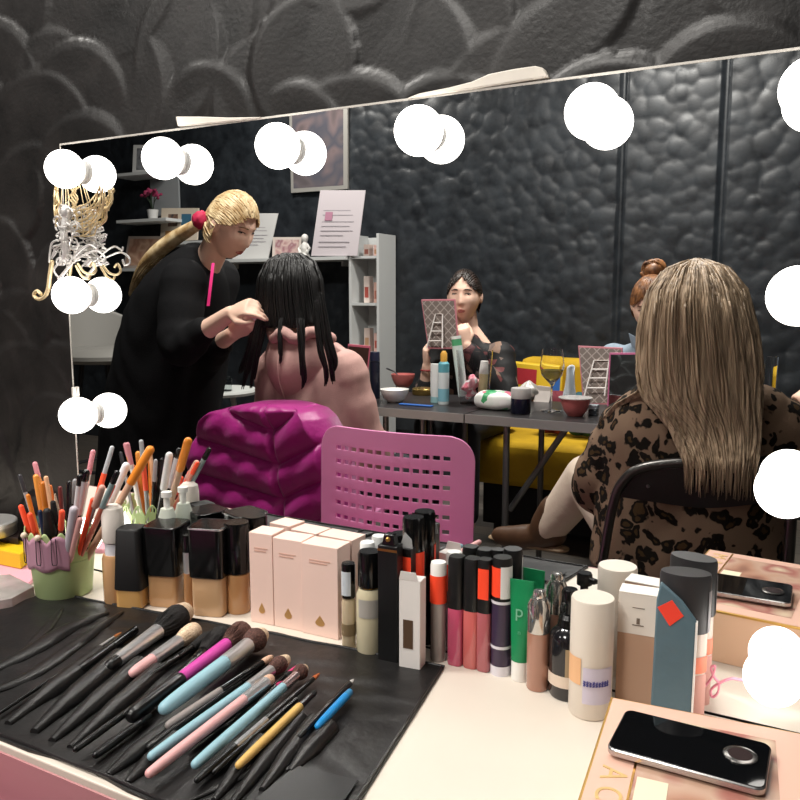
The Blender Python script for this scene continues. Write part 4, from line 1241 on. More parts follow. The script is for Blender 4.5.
ORANGE = M('d9822f', 0.35, noise=0.12, nscale=60)
PK = M('d88f98', 0.4)
PEN_BLACK = M('151416', 0.25)
PEN_GREY = M('9b9a9c', 0.35)
PEN_WHITE = M('e4e0da', 0.4)
CORAL = M('ff5a36', 0.45)
rr0 = pr * 0.55
P_ = [
    ('pencil', 'grey topped pencil at the far left of the pot', 'pencil', (20, 476), 0.003, [('shaft', PEN_GREY, 0, 0.86, 0.003, 0.003), ('cap', M('3c3c40', 0.3), 0.86, 1, 0.0033, 0.0033)], (-rr0, 0), -0.01),
    ('pencil', 'orange pencil second from the far left of the pot', 'pencil', (28, 496), 0.0034, [('shaft', ORANGE, 0, 1, 0.0034, 0.0034)], (-rr0 * 0.8, -rr0 * 0.4), -0.02),
    ('cosmetic_brush', 'orange clear handled brush standing tallest in the orange bundle', 'brush', (36, 477), 0.0048, [('shaft', ORANGE, 0, 0.7, 0.004, 0.0052), ('end', M('e79a48', 0.2), 0.7, 1, 0.0052, 0.0046)], (-rr0 * 0.5, -rr0 * 0.2), -0.012),
    ('cosmetic_brush', 'orange flat handle in the middle of the orange bundle', 'brush', (43, 484), 0.0044, [('shaft', ORANGE, 0, 0.8, 0.004, 0.005), ('end', M('c9752a', 0.3), 0.8, 1, 0.005, 0.0044)], (-rr0 * 0.2, -rr0 * 0.5), -0.018),
    ('pencil', 'orange pencil with a pink eraser end rising above the orange bundle', 'pencil', (35, 464), 0.0036, [('shaft', M('e0914a', 0.4), 0, 0.9, 0.0036, 0.0036), ('eraser', PK, 0.9, 1, 0.0038, 0.0038)], (rr0 * 0.35, 0.0), 0.0),
    ('pencil', 'peach pencil leaning to the left just right of the orange bundle', 'pencil', (46, 478), 0.0034, [('shaft', M('e9b48a', 0.4), 0, 1, 0.0034, 0.0034)], (rr0 * 0.6, -rr0 * 0.4), -0.015),
    ('pencil', 'coral capped pencil at the lower left of the pot', 'pencil', (21, 507), 0.0042, [('shaft', M('c94636', 0.4), 0, 0.72, 0.0034, 0.0034), ('cap', CORAL, 0.72, 1, 0.0044, 0.004)], (-rr0 * 0.7, -rr0 * 0.6), -0.03),
    ('pencil', 'coral capped pencil in front of the orange bundle', 'pencil', (30, 515), 0.0042, [('shaft', M('b8382c', 0.4), 0, 0.78, 0.0034, 0.0034), ('cap', CORAL, 0.78, 1, 0.0044, 0.0042)], (-rr0 * 0.4, -rr0 * 0.7), -0.032),
    ('pencil', 'coral ended short pencil right of the orange bundle', 'pencil', (62, 512), 0.0038, [('shaft', M('7c2c2a', 0.4), 0, 0.8, 0.0034, 0.0034), ('cap', CORAL, 0.8, 1, 0.0042, 0.0042)], (rr0 * 0.2, -rr0 * 0.7), -0.032),
    ('spoolie', 'dark bushy spoolie lying low in the pot mouth', 'brush', (47, 512), 0.003, [('shaft', PEN_BLACK, 0, 0.75, 0.002, 0.002), ('head', BLACK_SOFT, 0.75, 1, 0.0095, 0.006)], (0, -rr0 * 0.5), -0.03),
    ('cosmetic_brush', 'soft white tipped brush in the middle of the pot', 'brush', (55, 494), 0.0035, [('shaft', PEN_BLACK, 0, 0.72, 0.003, 0.003), ('tip', CREAMY, 0.72, 1, 0.0062, 0.001)], (rr0 * 0.1, 0), -0.012),
    ('cosmetic_pen', 'plain black pen left of the grey pens', 'pen', (69, 483), 0.0036, [('shaft', PEN_BLACK, 0, 1, 0.0036, 0.0036)], (rr0 * 0.1, rr0 * 0.2), -0.004),
    ('cosmetic_pen', 'grey capped black pen behind the plain black pen', 'pen', (75, 481), 0.0036, [('shaft', PEN_BLACK, 0, 0.8, 0.0036, 0.0036), ('cap', PEN_GREY, 0.8, 1, 0.0038, 0.0036)], (rr0 * 0.3, rr0 * 0.4), 0.008),
    ('cosmetic_pen', 'silver and black marker pen standing tallest in the pot', 'pen', (86, 473), 0.0055, [('shaft', PEN_BLACK, 0, 0.66, 0.005, 0.005), ('barrel', M('bdbcbf', 0.35), 0.66, 0.95, 0.0052, 0.0052), ('cap', BLACK_GLOSS, 0.95, 1, 0.0058, 0.0056)], (rr0 * 0.2, -rr0 * 0.1), -0.005),
    ('cosmetic_pen', 'white labelled black pen next to the tall marker', 'pen', (80, 477), 0.004, [('shaft', PEN_BLACK, 0, 0.7, 0.004, 0.004), ('label', M('d0d0d2', 0.4), 0.7, 0.93, 0.0042, 0.0042), ('cap', PEN_BLACK, 0.93, 1, 0.0042, 0.0042)], (rr0 * 0.5, -rr0 * 0.2), -0.01),
    ('lip_pencil', 'fat lilac grey tube standing at the front of the pot', 'pencil', (74, 510), 0.0062, [('shaft', M('b9b2bb', 0.35), 0, 1, 0.0066, 0.0066)], (rr0 * 0.5, -rr0 * 0.6), -0.028),
    ('lip_pencil', 'small pink ended pencil at the right front of the pot', 'pencil', (80, 520), 0.0044, [('shaft', M('d7a29c', 0.4), 0, 1, 0.0044, 0.0044)], (rr0 * 0.5, -rr0 * 0.6), -0.024),
    ('pencil', 'coral pencil between the marker and the right leaning pencil', 'pencil', (93, 500), 0.0042, [('shaft', CORAL, 0, 1, 0.004, 0.004)], (rr0 * 0.6, -rr0 * 0.1), -0.01),
    ('pencil', 'teal and black pencil leaning far out to the right', 'pencil', (117, 473), 0.0038, [('shaft', M('cf6f5a', 0.4), 0, 0.72, 0.0036, 0.0036), ('barrel', M('8fa6a8', 0.35), 0.72, 0.93, 0.004, 0.004), ('cap', PEN_BLACK, 0.93, 1, 0.0046, 0.0042)], (rr0 * 0.2, 0), -0.006),
    ('pencil', 'salmon pencil with a coral end leaning out to the right', 'pencil', (113, 486), 0.0036, [('shaft', M('d98d7c', 0.4), 0, 0.9, 0.0036, 0.0036), ('end', CORAL, 0.9, 1, 0.0038, 0.0036)], (0, rr0 * 0.2), 0.002),
    ('cosmetic_brush', 'brush with a flat rosy head leaning right in the pot', 'brush', (102, 488), 0.003, [('shaft', PEN_GREY, 0, 0.84, 0.003, 0.003), ('head', M('cfa090', 0.6), 0.84, 1, 0.0062, 0.005)], (0, -rr0 * 0.1), -0.008),
    ('cosmetic_pen', 'thin black pen just right of the soft white tipped brush', 'pen', (60, 488), 0.003, [('shaft', PEN_BLACK, 0, 0.8, 0.003, 0.003), ('cap', M('6d3030', 0.3), 0.8, 1, 0.0032, 0.0032)], (0, rr0 * 0.3), 0.004),
    ('cosmetic_brush', 'black handled brush with a small dark head in the middle of the pot', 'brush', (53, 503), 0.003, [('shaft', PEN_BLACK, 0, 0.8, 0.003, 0.003), ('head', BK, 0.8, 1, 0.0055, 0.004)], (rr0 * 0.3, -rr0 * 0.2), -0.02),
    ('pencil', 'deep orange pencil half hidden behind the orange bundle', 'pencil', (50, 487), 0.0034, [('shaft', M('c86a28', 0.4), 0, 1, 0.0034, 0.0034)], (-rr0 * 0.2, rr0 * 0.4), 0.006),
    ('pencil', 'navy pencil at the front of the pot beside the dark spoolie', 'pencil', (40, 512), 0.0034, [('shaft', M('1f2c48', 0.35), 0, 1, 0.0036, 0.0036)], (-rr0 * 0.1, -rr0 * 0.7), -0.03),
    # these lean towards the glass and show best in the mirror
    ('pencil', 'white pencil with a rose end leaning towards the mirror', 'pencil', (93, 452), 0.0038, [('shaft', PEN_WHITE, 0, 0.84, 0.0038, 0.0038), ('eraser', PK, 0.84, 1, 0.004, 0.004)], (0, rr0 * 0.2), 0.055),
    ('cosmetic_pen', 'clear ended pen with a coral ring leaning towards the mirror', 'pen', (112, 448), 0.0036, [('shaft', PEN_GREY, 0, 0.6, 0.0036, 0.0036), ('ring', CORAL, 0.6, 0.82, 0.0042, 0.0042), ('end', M('b8bcc0', 0.2), 0.82, 1, 0.0036, 0.0036)], (rr0 * 0.3, rr0 * 0.2), 0.06),
    ('lip_pencil', 'orange capped gloss tube leaning right towards the mirror', 'pencil', (150, 450), 0.006, [('shaft', M('caa58c', 0.3), 0, 0.78, 0.0055, 0.0055), ('cap', M('f09030', 0.35), 0.78, 1, 0.0068, 0.0066)], (rr0 * 0.4, 0), 0.05),
    ('lip_pencil', 'white capped tube leaning right towards the mirror', 'pencil', (126, 466), 0.0055, [('shaft', PEN_BLACK, 0, 0.7, 0.0052, 0.0052), ('cap', M('e8e8ea', 0.3), 0.7, 1, 0.0062, 0.006)], (rr0 * 0.4, rr0 * 0.3), 0.045),
]
for a in P_:
    stick(*a)

# ================================================================== clutter at the left end
a, b_ = onz(-35, 563), onz(33, 592)
YEL = M('e0b81c', 0.45)
def slab(name, label, cat, corners_px, z0, h, mat, bev=0.001, part='box'):
    """a flat box whose top corners sit under the given pixels"""
    P = [onz(x, y, z0 + h) for x, y in corners_px]
    P = [np.array([p[0], min(p[1], -0.004), p[2]]) for p in P]
    lo = [np.array([p[0], p[1], z0 + 0.0003]) for p in P]
    n = len(P)
    mb = MB().add(P + lo, [tuple(range(n)), tuple(reversed(range(n, 2 * n)))] + [(i, i + n, (i + 1) % n + n, (i + 1) % n) for i in range(n)])
    o = obj(name, mb, mat, smooth=False, bevel=bev)
    return tag(o, label, cat)
zb = TOP
slab('paper_pad', 'stack of pink papers under the yellow box at the left', 'papers', [(-60, 560), (10, 552), (37, 572), (22, 592), (-50, 590)], zb, 0.008, M('d99aa8', 0.6))
slab('yellow_box', 'yellow box at the left edge beside the green pot', 'box', [(-60, 520), (8, 522), (33, 545), (20, 554), (-50, 540)], zb + 0.0085, 0.026, YEL)
slab('makeup_tray', 'dark brown flat tray on the yellow box at the left', 'tray', [(-60, 500), (5, 505), (31, 526), (18, 538), (-50, 528)], zb + 0.035, 0.012, M('241a18', 0.35))
ct = onz(-11, 520, zb + 0.072)
ct[1] = min(ct[1], -0.047)
zt_ = zb + 0.0475
t = thing('tin', 'round silver tin on the dark tray at the left edge', 'tin', [ct[0], ct[1], zt_])
obj('body', MB().lathe([(0, 0), (0.042, 0), (0.043, 0.002), (0.043, 0.015), (0, 0.015)], [ct[0], ct[1], zt_], 40), M('b9b7b4', 0.3, metal=0.8), t)
obj('lid', MB().lathe([(0, 0.0152), (0.044, 0.0152), (0.044, 0.022), (0.042, 0.024), (0, 0.024)], [ct[0], ct[1], zt_], 40), M('d4d2cf', 0.3, metal=0.7), t)
c1 = slab('organiser_box', 'clear plastic box at the left front next to the brush roll', 'box', [(-60, 580), (10, 574), (34, 586), (12, 598), (-60, 612)], zb, 0.016, M('cfc9c4', 0.12, trans=0.55, noise=0.2, nscale=40))
pch = MB()
def pouch_fn(u, v):
    th, ph = 2 * PI * u, -PI / 2 + PI * v
    cx = V(44, 505, -0.021)
    return np.array([cx[0] + 0.034 * math.cos(ph) * math.cos(th), cx[1] + 0.017 * math.cos(ph) * math.sin(th), TOP + 0.046 + 0.045 * math.sin(ph) + 0.002 * math.sin(th * 9) * math.cos(ph)])
pch.grid(pouch_fn, 40, 18, True)
ob = obj('makeup_pouch', pch, spotted('pouch_print', '1c1c20', ['23423f', '7c2f45', '2c5a50', '1c1c20', 'a04a60', '1c1c20'], 70, 0.6, 0, 0.3))
tag(ob, 'dark pouch with a pink and green print standing behind the green pot', 'pouch')

# ================================================================== people and furniture, laid out as the mirror shows them
FLIP = True
X3 = np.array


def head_frame(c, fwd, up=(0, 0, 1)):
    f = X3(fwd, float); f /= np.linalg.norm(f)
    r = np.cross(f, up); r /= np.linalg.norm(r)
    return X3(c, float), np.column_stack([r, f, np.cross(r, f)])


def head_surface(p):
    """unit direction -> head point in head space (x right, y face, z up), metres"""
    x, y, z = p[0] * 0.075, p[1] * 0.093, p[2] * 0.117
    G = lambda a, b_, sx, sz: math.exp(-((x - a) / sx) ** 2 - ((z - b_) / sz) ** 2)
    if z < 0:
        t = -z / 0.117
        x *= 1 - 0.30 * t ** 1.4
        if y < 0:
            y *= 1 - 0.55 * t
        else:
            y *= 1 - 0.04 * t
    if p[1] > 0:
        y = 0.093 * p[1] ** 0.85 if z > -0.05 else y + 0.004
        x0 = abs(x)
        nz = 0
        if -0.044 < z < 0.03:
            nz = (0.03 - z) / 0.058 if z > -0.028 else max(0, (z + 0.044) / 0.016)
        y += 0.021 * nz * math.exp(-(x / (0.008 + 0.006 * nz)) ** 2)
        for sgn in (-1, 1):
            y += -0.009 * G(sgn * 0.031, 0.016, 0.016, 0.012) + 0.004 * G(sgn * 0.045, -0.018, 0.02, 0.02)
        y += 0.004 * G(0, 0.038, 0.05, 0.012) + 0.006 * G(0, -0.100, 0.02, 0.016)
        y += 0.006 * G(0, -0.056, 0.022, 0.006) + 0.005 * G(0, -0.069, 0.018, 0.006) - 0.003 * G(0, -0.0625, 0.024, 0.0025)
    return X3([x, y, z])


def add_head(mb, c, R, s=1.0):
    nu, nv = 72, 56
    def fn(u, v):
        a, e = 2 * PI * u, -PI / 2 + PI * v
        ce = max(math.cos(e), 1e-3)
        return c + R @ (head_surface((ce * math.sin(a), ce * math.cos(a), math.sin(e))) * s)
    mb.grid(fn, nu, nv, True)
    n0 = len(mb.v) - nu * nv
    mb.f.append(tuple(n0 + i for i in reversed(range(nu)))); mb.f.append(tuple(n0 + (nv - 1) * nu + i for i in range(nu)))
    for sx in (-1, 1):
        mb.ball(c + R @ (X3([sx * 0.077, -0.012, 0.0]) * s), X3([0.010, 0.020, 0.031]) * s, 14, 10, R)


def add_limb(mb, pts, rad, seg=16):
    P = smooth_path(pts, 4) if len(pts) > 2 else pts
    R = list(np.interp(np.linspace(0, len(pts) - 1, len(P)), range(len(pts)), rad))
    mb.tube(P, R, seg, True)


def add_hand(mb, wrist, d, nrm, side, curl, spread=1.0, s=1.0, thumb=0.7, curls=None):
    """d: along the fingers, nrm: away from the palm (back of the hand), side: +1 puts the thumb on d x nrm"""
    d = X3(d, float); d /= np.linalg.norm(d)
    nrm = X3(nrm, float); nrm -= d * (nrm @ d); nrm /= np.linalg.norm(nrm)
    w = np.cross(d, nrm) * side
    rings = []
    for t, a, b_ in ((-0.02, 0.026, 0.019), (0.01, 0.028, 0.018), (0.04, 0.037, 0.016), (0.07, 0.040, 0.014), (0.088, 0.038, 0.010)):
        rings.append([X3(wrist) + s * (d * t + w * a * math.cos(q) + nrm * b_ * math.sin(q)) for q in np.linspace(0, 2 * PI, 18, endpoint=False)])
    mb.loft(rings)
    for i, (off, ln) in enumerate(((0.029, 0.070), (0.010, 0.079), (-0.010, 0.073), (-0.028, 0.057))):
        c_ = curl if curls is None else curls[i]
        p = X3(wrist) + s * (d * 0.080 + w * off)
        ang = 0.15
        pts, dirn = [p - s * d * 0.02], d
        pts.append(p)
        for seg_, q in ((0.44, 1.0), (0.31, 1.1), (0.25, 0.7)):
            ang += c_ * q
            dirn = d * math.cos(ang) - nrm * math.sin(ang) + w * off * 2.0 * spread
            p = p + s * dirn / np.linalg.norm(dirn) * ln * seg_ * 1.05
            pts.append(p)
        mb.tube(pts, [0.0095 * s, 0.0098 * s, 0.0092 * s, 0.0084 * s, 0.0068 * s], 10, True)
    p = X3(wrist) + s * (d * 0.018 + w * 0.022)
    q1 = p + s * (d * 0.025 + w * 0.026 - nrm * 0.008)
    q2 = q1 + s * (d * 0.030 + w * 0.012 * (1 - thumb) - nrm * 0.016 * thumb)
    q3 = q2 + s * (d * 0.024 - w * 0.006 * thumb - nrm * 0.012 * thumb)
    mb.tube([p, q1, q2, q3], [0.013 * s, 0.0125 * s, 0.0105 * s, 0.008 * s], 12, True)


def face_y(x, z):
    """depth of the face at head point x, z"""
    e = math.asin(max(-1, min(1, z / 0.117)))
    ce = max(math.cos(e), 1e-3)
    nar = 1 - 0.30 * (-z / 0.117) ** 1.4 if z < 0 else 1
    sa = max(-0.99, min(0.99, x / (0.075 * ce * nar)))
    return head_surface((ce * sa, ce * math.sqrt(1 - sa * sa), math.sin(e)))[1]


def face_parts(t, c, R, s=1.0, lip=LIP, look=0.0, lid=0.5, brow=BROW):
    for sx in (-1, 1):
        ey = face_y(sx * 0.031, 0.0145)
        hgt = 0.0016 + 0.0044 * lid
        e = X3([sx * 0.031, ey - 0.0032, 0.0145])
        eye_ = obj('eye', MB().ball(c + R @ (e * s), X3([0.0125, 0.0062, hgt]) * s, 16, 10, R), EYE_W, t)
        obj('iris', MB().ball(c + R @ ((e + X3([look, 0.0036, 0.0004])) * s), X3([0.0052, 0.0034, hgt * 0.96]) * s, 14, 8, R), IRIS, eye_)
        P = []
        for q in np.linspace(-1, 1, 9):
            x, z = sx * (0.031 + 0.017 * q), 0.0335 + 0.003 * (1 - q * q) - 0.001 * q
            P.append(c + R @ (X3([x, face_y(x, z) + 0.0002, z]) * s))
        obj('eyebrow', MB().tube(P, [k * s for k in (0.0014, 0.0024, 0.0029, 0.003, 0.0029, 0.0026, 0.002, 0.0015, 0.0009)], 8, True), brow, t)
        lash = []
        for q in np.linspace(-0.98, 0.98, 9):
            x, z = sx * (0.031 + 0.0132 * q), 0.0145 + hgt * math.sqrt(1 - q * q) * 0.95
            lash.append(c + R @ (X3([x, max(face_y(x, z), e[1] + 0.0058 * math.sqrt(1 - q * q)) + 0.0003, z]) * s))
        obj('eyelash', MB().tube(lash, 0.0016 * s, 6, True), M('2a2020', 0.6), eye_)
    mb = MB()
    for zc_, w, r in ((-0.0575, 0.021, 0.0034), (-0.0675, 0.019, 0.0042)):
        P = []
        for q in np.linspace(-1, 1, 13):
            z = -0.0625 + (zc_ + 0.0625) * (1 - q * q) - 0.0012 * q * q
            P.append(c + R @ (X3([w * q, face_y(w * q, z) - 0.0010, z]) * s))
        mb.tube(P, [r * s * (0.3 + 0.7 * (1 - q * q)) for q in np.linspace(-1, 1, 13)], 10, True)
    obj('lips', mb, lip, t)


def hair_cap(c, R, s=1.0, thick=0.012, line=lambda x, z: z > 0.075, back=-0.09, wave=0.0):
    """scalp hair: the head shell pushed out, open over the face (line says where the fringe begins)"""
    nu, nv = 180, 130
    mb = MB()
    keep = []
    for j in range(nv):
        for i in range(nu):
            a, e = 2 * PI * i / nu, -PI / 2 + PI * j / (nv - 1)
            ce = max(math.cos(e), 1e-3)
            d = (ce * math.sin(a), ce * math.cos(a), math.sin(e))
            p = X3([d[0] * 0.075, d[1] * 0.093, d[2] * 0.117])
            if p[2] < 0 and d[1] < 0:
                p[1] *= 1 - 0.35 * (-p[2] / 0.117)
            face = d[1] > 0.02 and not line(p[0], p[2])
            low = p[2] < back + 0.10 * max(0, d[1] + 0.2)
            keep.append(not (face or low))
            th = thick + wave * math.sin(a * 14 + e * 9)
            q = p * (1 + th / 0.09) 
            mb.v.append(tuple(c + R @ (q * s)))
    for j in range(nv - 1):
        for i in range(nu):
            k = (i + 1) % nu
            q = (j * nu + i, j * nu + k, (j + 1) * nu + k, (j + 1) * nu + i)
            if all(keep[t_] for t_ in q):
                mb.f.append(q)
    used = sorted({i for f in mb.f for i in f}); mp = {o_: n for n, o_ in enumerate(used)}
    mb.v = [mb.v[i] for i in used]; mb.f = [tuple(mp[i] for i in f) for f in mb.f]
    return mb


def strands(mb, path_fn, n, r, seed, seg=5, m=9):
    g = random.Random(seed)
    for k in range(n):
        pts = path_fn(g, k)
        rad = [r * (0.6 + 0.4 * math.sin(PI * min(1, 0.25 + q / (len(pts) - 1) * 0.9))) for q in range(len(pts))]
        rad[-1] = r * 0.15
        mb.tube(pts, rad, seg)


def ell(c, ax, ay, u, w, n=28, pw=2.0):
    out = []
    for q in np.linspace(0, 2 * PI, n, endpoint=False):
        a, b_ = math.cos(q), math.sin(q)
        out.append(X3(c) + u * ax * math.copysign(abs(a) ** (2 / pw), a) + w * ay * math.copysign(abs(b_) ** (2 / pw), b_))
    return out


def person(label, at, cat='person'):
    return thing('person', label, cat, at)


def fold(v, seed):
    """cloth folds: a small offset along the surface"""
    return 0.5 * math.sin(v[2] * 38 + 6 * math.sin(v[0] * 17 + seed)) + 0.5 * math.sin(v[0] * 30 - v[2] * 21 + seed * 2)


def garment(rings, sub=5, amp=0.004, seed=0, caps=(True, True)):
    """loft through key rings with smooth interpolation and folds"""
    n = len(rings[0])
    K = [np.array(r) for r in rings]
    K = [K[0]] + K + [K[-1]]
    out = []
    for i in range(1, len(K) - 2):
        for k in range(sub):
            t = k / sub
            a, b_, c_, d = K[i - 1], K[i], K[i + 1], K[i + 2]
            out.append(0.5 * ((2 * b_) + (c_ - a) * t + (2 * a - 5 * b_ + 4 * c_ - d) * t * t + (3 * b_ - a - 3 * c_ + d) * t ** 3))
    out.append(K[-1])
    res = []
    for r in out:
        cen = r.mean(0)
        res.append([p + (p - cen) / (np.linalg.norm(p - cen) + 1e-6) * amp * fold(p, seed) for p in r])
    return MB().loft(res, *caps)


EX, EY, EZ = X3([1.0, 0, 0]), X3([0, 1.0, 0]), X3([0, 0, 1.0])

def swept_hair(mb, c, R, s, tie, line, n, r, seed, thick=0.014, wave=0.003):
    """strands combed back over the scalp from the hairline (and nape) to the tie direction"""
    g = random.Random(seed)
    tie = X3(tie, float); tie /= np.linalg.norm(tie)
    for k in range(n):
        if k % 4:
            az = g.uniform(-1.5, 1.5)
            x = 0.075 * math.sin(az)
            z = line(x) + g.uniform(0, 0.02)
            e = math.asin(max(-0.9, min(0.95, z / 0.117)))
            d0 = X3([math.cos(e) * math.sin(az), math.cos(e) * math.cos(az), math.sin(e)])
        else:
            az = g.choice((-1, 1)) * g.uniform(1.6, 3.0)
            e = g.uniform(-0.7, 0.2)
            d0 = X3([math.cos(e) * math.sin(az), math.cos(e) * math.cos(az), math.sin(e)])
        om = math.acos(max(-0.999, min(0.999, d0 @ tie)))
        pts = []
        ph = g.uniform(0, 6.3)
        side = np.cross(d0, tie); side /= np.linalg.norm(side) + 1e-6
        for q in np.linspace(0, 1, 11):
            d = (math.sin((1 - q) * om) * d0 + math.sin(q * om) * tie) / math.sin(om)
            p = X3([d[0] * 0.075, d[1] * 0.093, d[2] * 0.117]) * (1 + (thick + g.uniform(-0.001, 0.002)) / 0.09)
            p = p + side * wave * math.sin(q * 14 + ph) * math.sin(PI * q)
            pts.append(c + R @ (p * s))
        mb.tube(pts, [r * (0.35 + 0.65 * math.sin(PI * min(1, 0.1 + 0.8 * q))) for q in np.linspace(0, 1, 11)], 6, True)


# ---------------------------------------------------------------- the woman in leopard print, seen from behind
YL = 1.02
at = V(690, 500, YL + 0.1); at[2] = 0
lp = person('seated woman seen from behind with long straight blonde hair and a leopard print top', at)
LX = V(690, 400, YL + 0.05)[0]
hc = V(697, 318, YL + 0.07); hc[2] = hc[2] + 0.0
hc, hR = head_frame(hc, (0.02, 1, -0.12))
skin = MB()
add_head(skin, hc, hR)
hip = X3([LX - 0.02, YL + 0.19, 0.52]); chest = X3([LX, YL + 0.12, 0.86]); nk = X3([hc[0], YL + 0.085, 1.03])
shL, shR = V(622, 424, YL + 0.13), V(768, 412, YL + 0.13)
skin.loft([ell(hip - EZ * 0.06, 0.16, 0.11, EX, EY), ell(hip + EZ * 0.06, 0.165, 0.115, EX, EY), ell(chest - EZ * 0.10, 0.135, 0.095, EX, EY), ell(chest + EZ * 0.03, 0.155, 0.105, EX, EY), ell(chest + EZ * 0.09, 0.12, 0.07, EX, EY), ell(nk, 0.06, 0.055, EX, EY)])
add_limb(skin, [nk - EZ * 0.03, nk + EZ * 0.06, hc - EZ * 0.06], [0.06, 0.053, 0.055])
elL = X3([LX - 0.235, YL + 0.18, 0.69]); wrL = X3([LX - 0.20, YL + 0.42, 0.745])
elR = X3([LX + 0.30, YL + 0.20, 0.80]); wrR = V(832, 420, YL + 0.22)
add_limb(skin, [shL, elL], [0.05, 0.04]); add_limb(skin, [elL, wrL], [0.039, 0.026])
add_limb(skin, [shR, elR], [0.05, 0.04]); add_limb(skin, [elR, wrR], [0.039, 0.026])
add_hand(skin, wrL, (0.2, 1, 0), (0, 0, 1), 1, 0.3)
add_hand(skin, wrR, (-0.45, 0.35, 0.55), (0.4, -1, 0.2), 1, 0.6)
# legs: thighs forward under the table, the left shin crossed out to the side
for sx, kn, an, toe in ((-1, V(588, 478, 1.5), V(548, 532, 1.52), V(524, 531, 1.54)), (1, X3([LX + 0.14, YL + 0.62, 0.5]), X3([LX + 0.14, YL + 0.60, 0.09]), X3([LX + 0.14, YL + 0.80, 0.04]))):
    add_limb(skin, [hip + EX * sx * 0.09, kn], [0.082, 0.058]); add_limb(skin, [kn, an], [0.055, 0.036])
    add_limb(skin, [an, toe], [0.034, 0.018])
obj('body', skin, SKIN_MAT, lp, remesh=0.0075)
LEO = leopard()
def R_(c, a, b_, pw=2.2, tilt=0.0):
    return ell(c, a, b_, X3([1, 0, tilt]), EY, 44, pw)
top = garment([R_(X3([LX - 0.005, YL + 0.15, 0.50]), 0.235, 0.16), R_(X3([LX - 0.01, YL + 0.145, 0.62]), 0.232, 0.155), R_(X3([LX - 0.005, YL + 0.135, 0.75]), 0.222, 0.145),
               R_(X3([LX, YL + 0.125, 0.85]), 0.218, 0.138), R_(X3([LX + 0.005, YL + 0.12, 0.925]), 0.19, 0.115), R_(X3([LX + 0.006, YL + 0.115, 0.985]), 0.125, 0.09), R_(X3([LX + 0.008, YL + 0.11, 1.025]), 0.072, 0.066)], 6, 0.006, 1)
sl = MB()
def sleeve_tube(a, m_, b_, r, seed, amp=0.005):
    P = smooth_path([a, m_, b_], 9)
    Rr = np.interp(np.linspace(0, 2, len(P)), [0, 1, 2], r)
    g = random.Random(seed)
    return MB().tube(P, [x + amp * math.sin(i * 1.9 + seed) * 0.8 for i, x in enumerate(Rr)], 24, True)
x = sleeve_tube(shL + X3([0.02, 0, -0.015]), elL + X3([0.005, 0.0, 0.0]), wrL - (wrL - elL) * 0.15, [0.08, 0.082, 0.05], 2); top.add(x.v, x.f)
x = sleeve_tube(shR + X3([-0.02, 0, -0.015]), elR, wrR - (wrR - elR) * 0.25, [0.08, 0.076, 0.055], 3); top.add(x.v, x.f)
obj('leopard_top', top, LEO, lp, remesh=0.008, fix=True)['label'] = 'loose brown and black leopard print top'
TROUS = M('c9b8a6', 0.7, bump=0.2, bscale=60)
kn, an = V(588, 478, 1.5), V(548, 529, 1.52)
mb = MB(); add_limb(mb, [hip + X3([-0.08, 0.02, -0.01]), kn], [0.105, 0.075]); add_limb(mb, [kn, an - (an - kn) * 0.06], [0.074, 0.056])
kn2, an2 = X3([LX + 0.14, YL + 0.62, 0.5]), X3([LX + 0.14, YL + 0.60, 0.16])
add_limb(mb, [hip + X3([0.08, 0.02, -0.01]), kn2], [0.105, 0.075]); add_limb(mb, [kn2, an2], [0.074, 0.055])
obj('trousers', mb, TROUS, lp, remesh=0.01)['label'] = 'cream trousers'
BOOT = M('4a3322', 0.45, noise=0.15, nscale=30)
for an_, toe in ((V(546, 527, 1.52), V(500, 533, 1.56)), (X3([LX + 0.14, YL + 0.60, 0.10]), X3([LX + 0.14, YL + 0.79, 0.045]))):
    d = toe - an_; d /= np.linalg.norm(d)
    mb = MB(); add_limb(mb, [an_ + EZ * 0.055 + X3([0.03, 0, 0]) * (1 if an_[2] > 0.2 else 0), an_, an_ - EZ * 0.03], [0.056, 0.052, 0.045]); add_limb(mb, [an_ - EZ * 0.028 - d * 0.03, an_ - EZ * 0.025 + d * 0.09, toe - EZ * 0.008], [0.042, 0.043, 0.03])
    b_ = obj('boot', mb, BOOT, lp, remesh=0.007)
    mb = MB(); mb.tube([an_ - EZ * 0.075 - d * 0.055, an_ - EZ * 0.062 + d * 0.08, toe - EZ * 0.035 + d * 0.02], [0.03, 0.034, 0.024], 14, True)
    mb.v = [(x, y, (an_[2] - 0.062) + (z - an_[2] + 0.062) * 0.35) for x, y, z in mb.v]
    obj('sole', mb, M('8a7458', 0.6), lp)
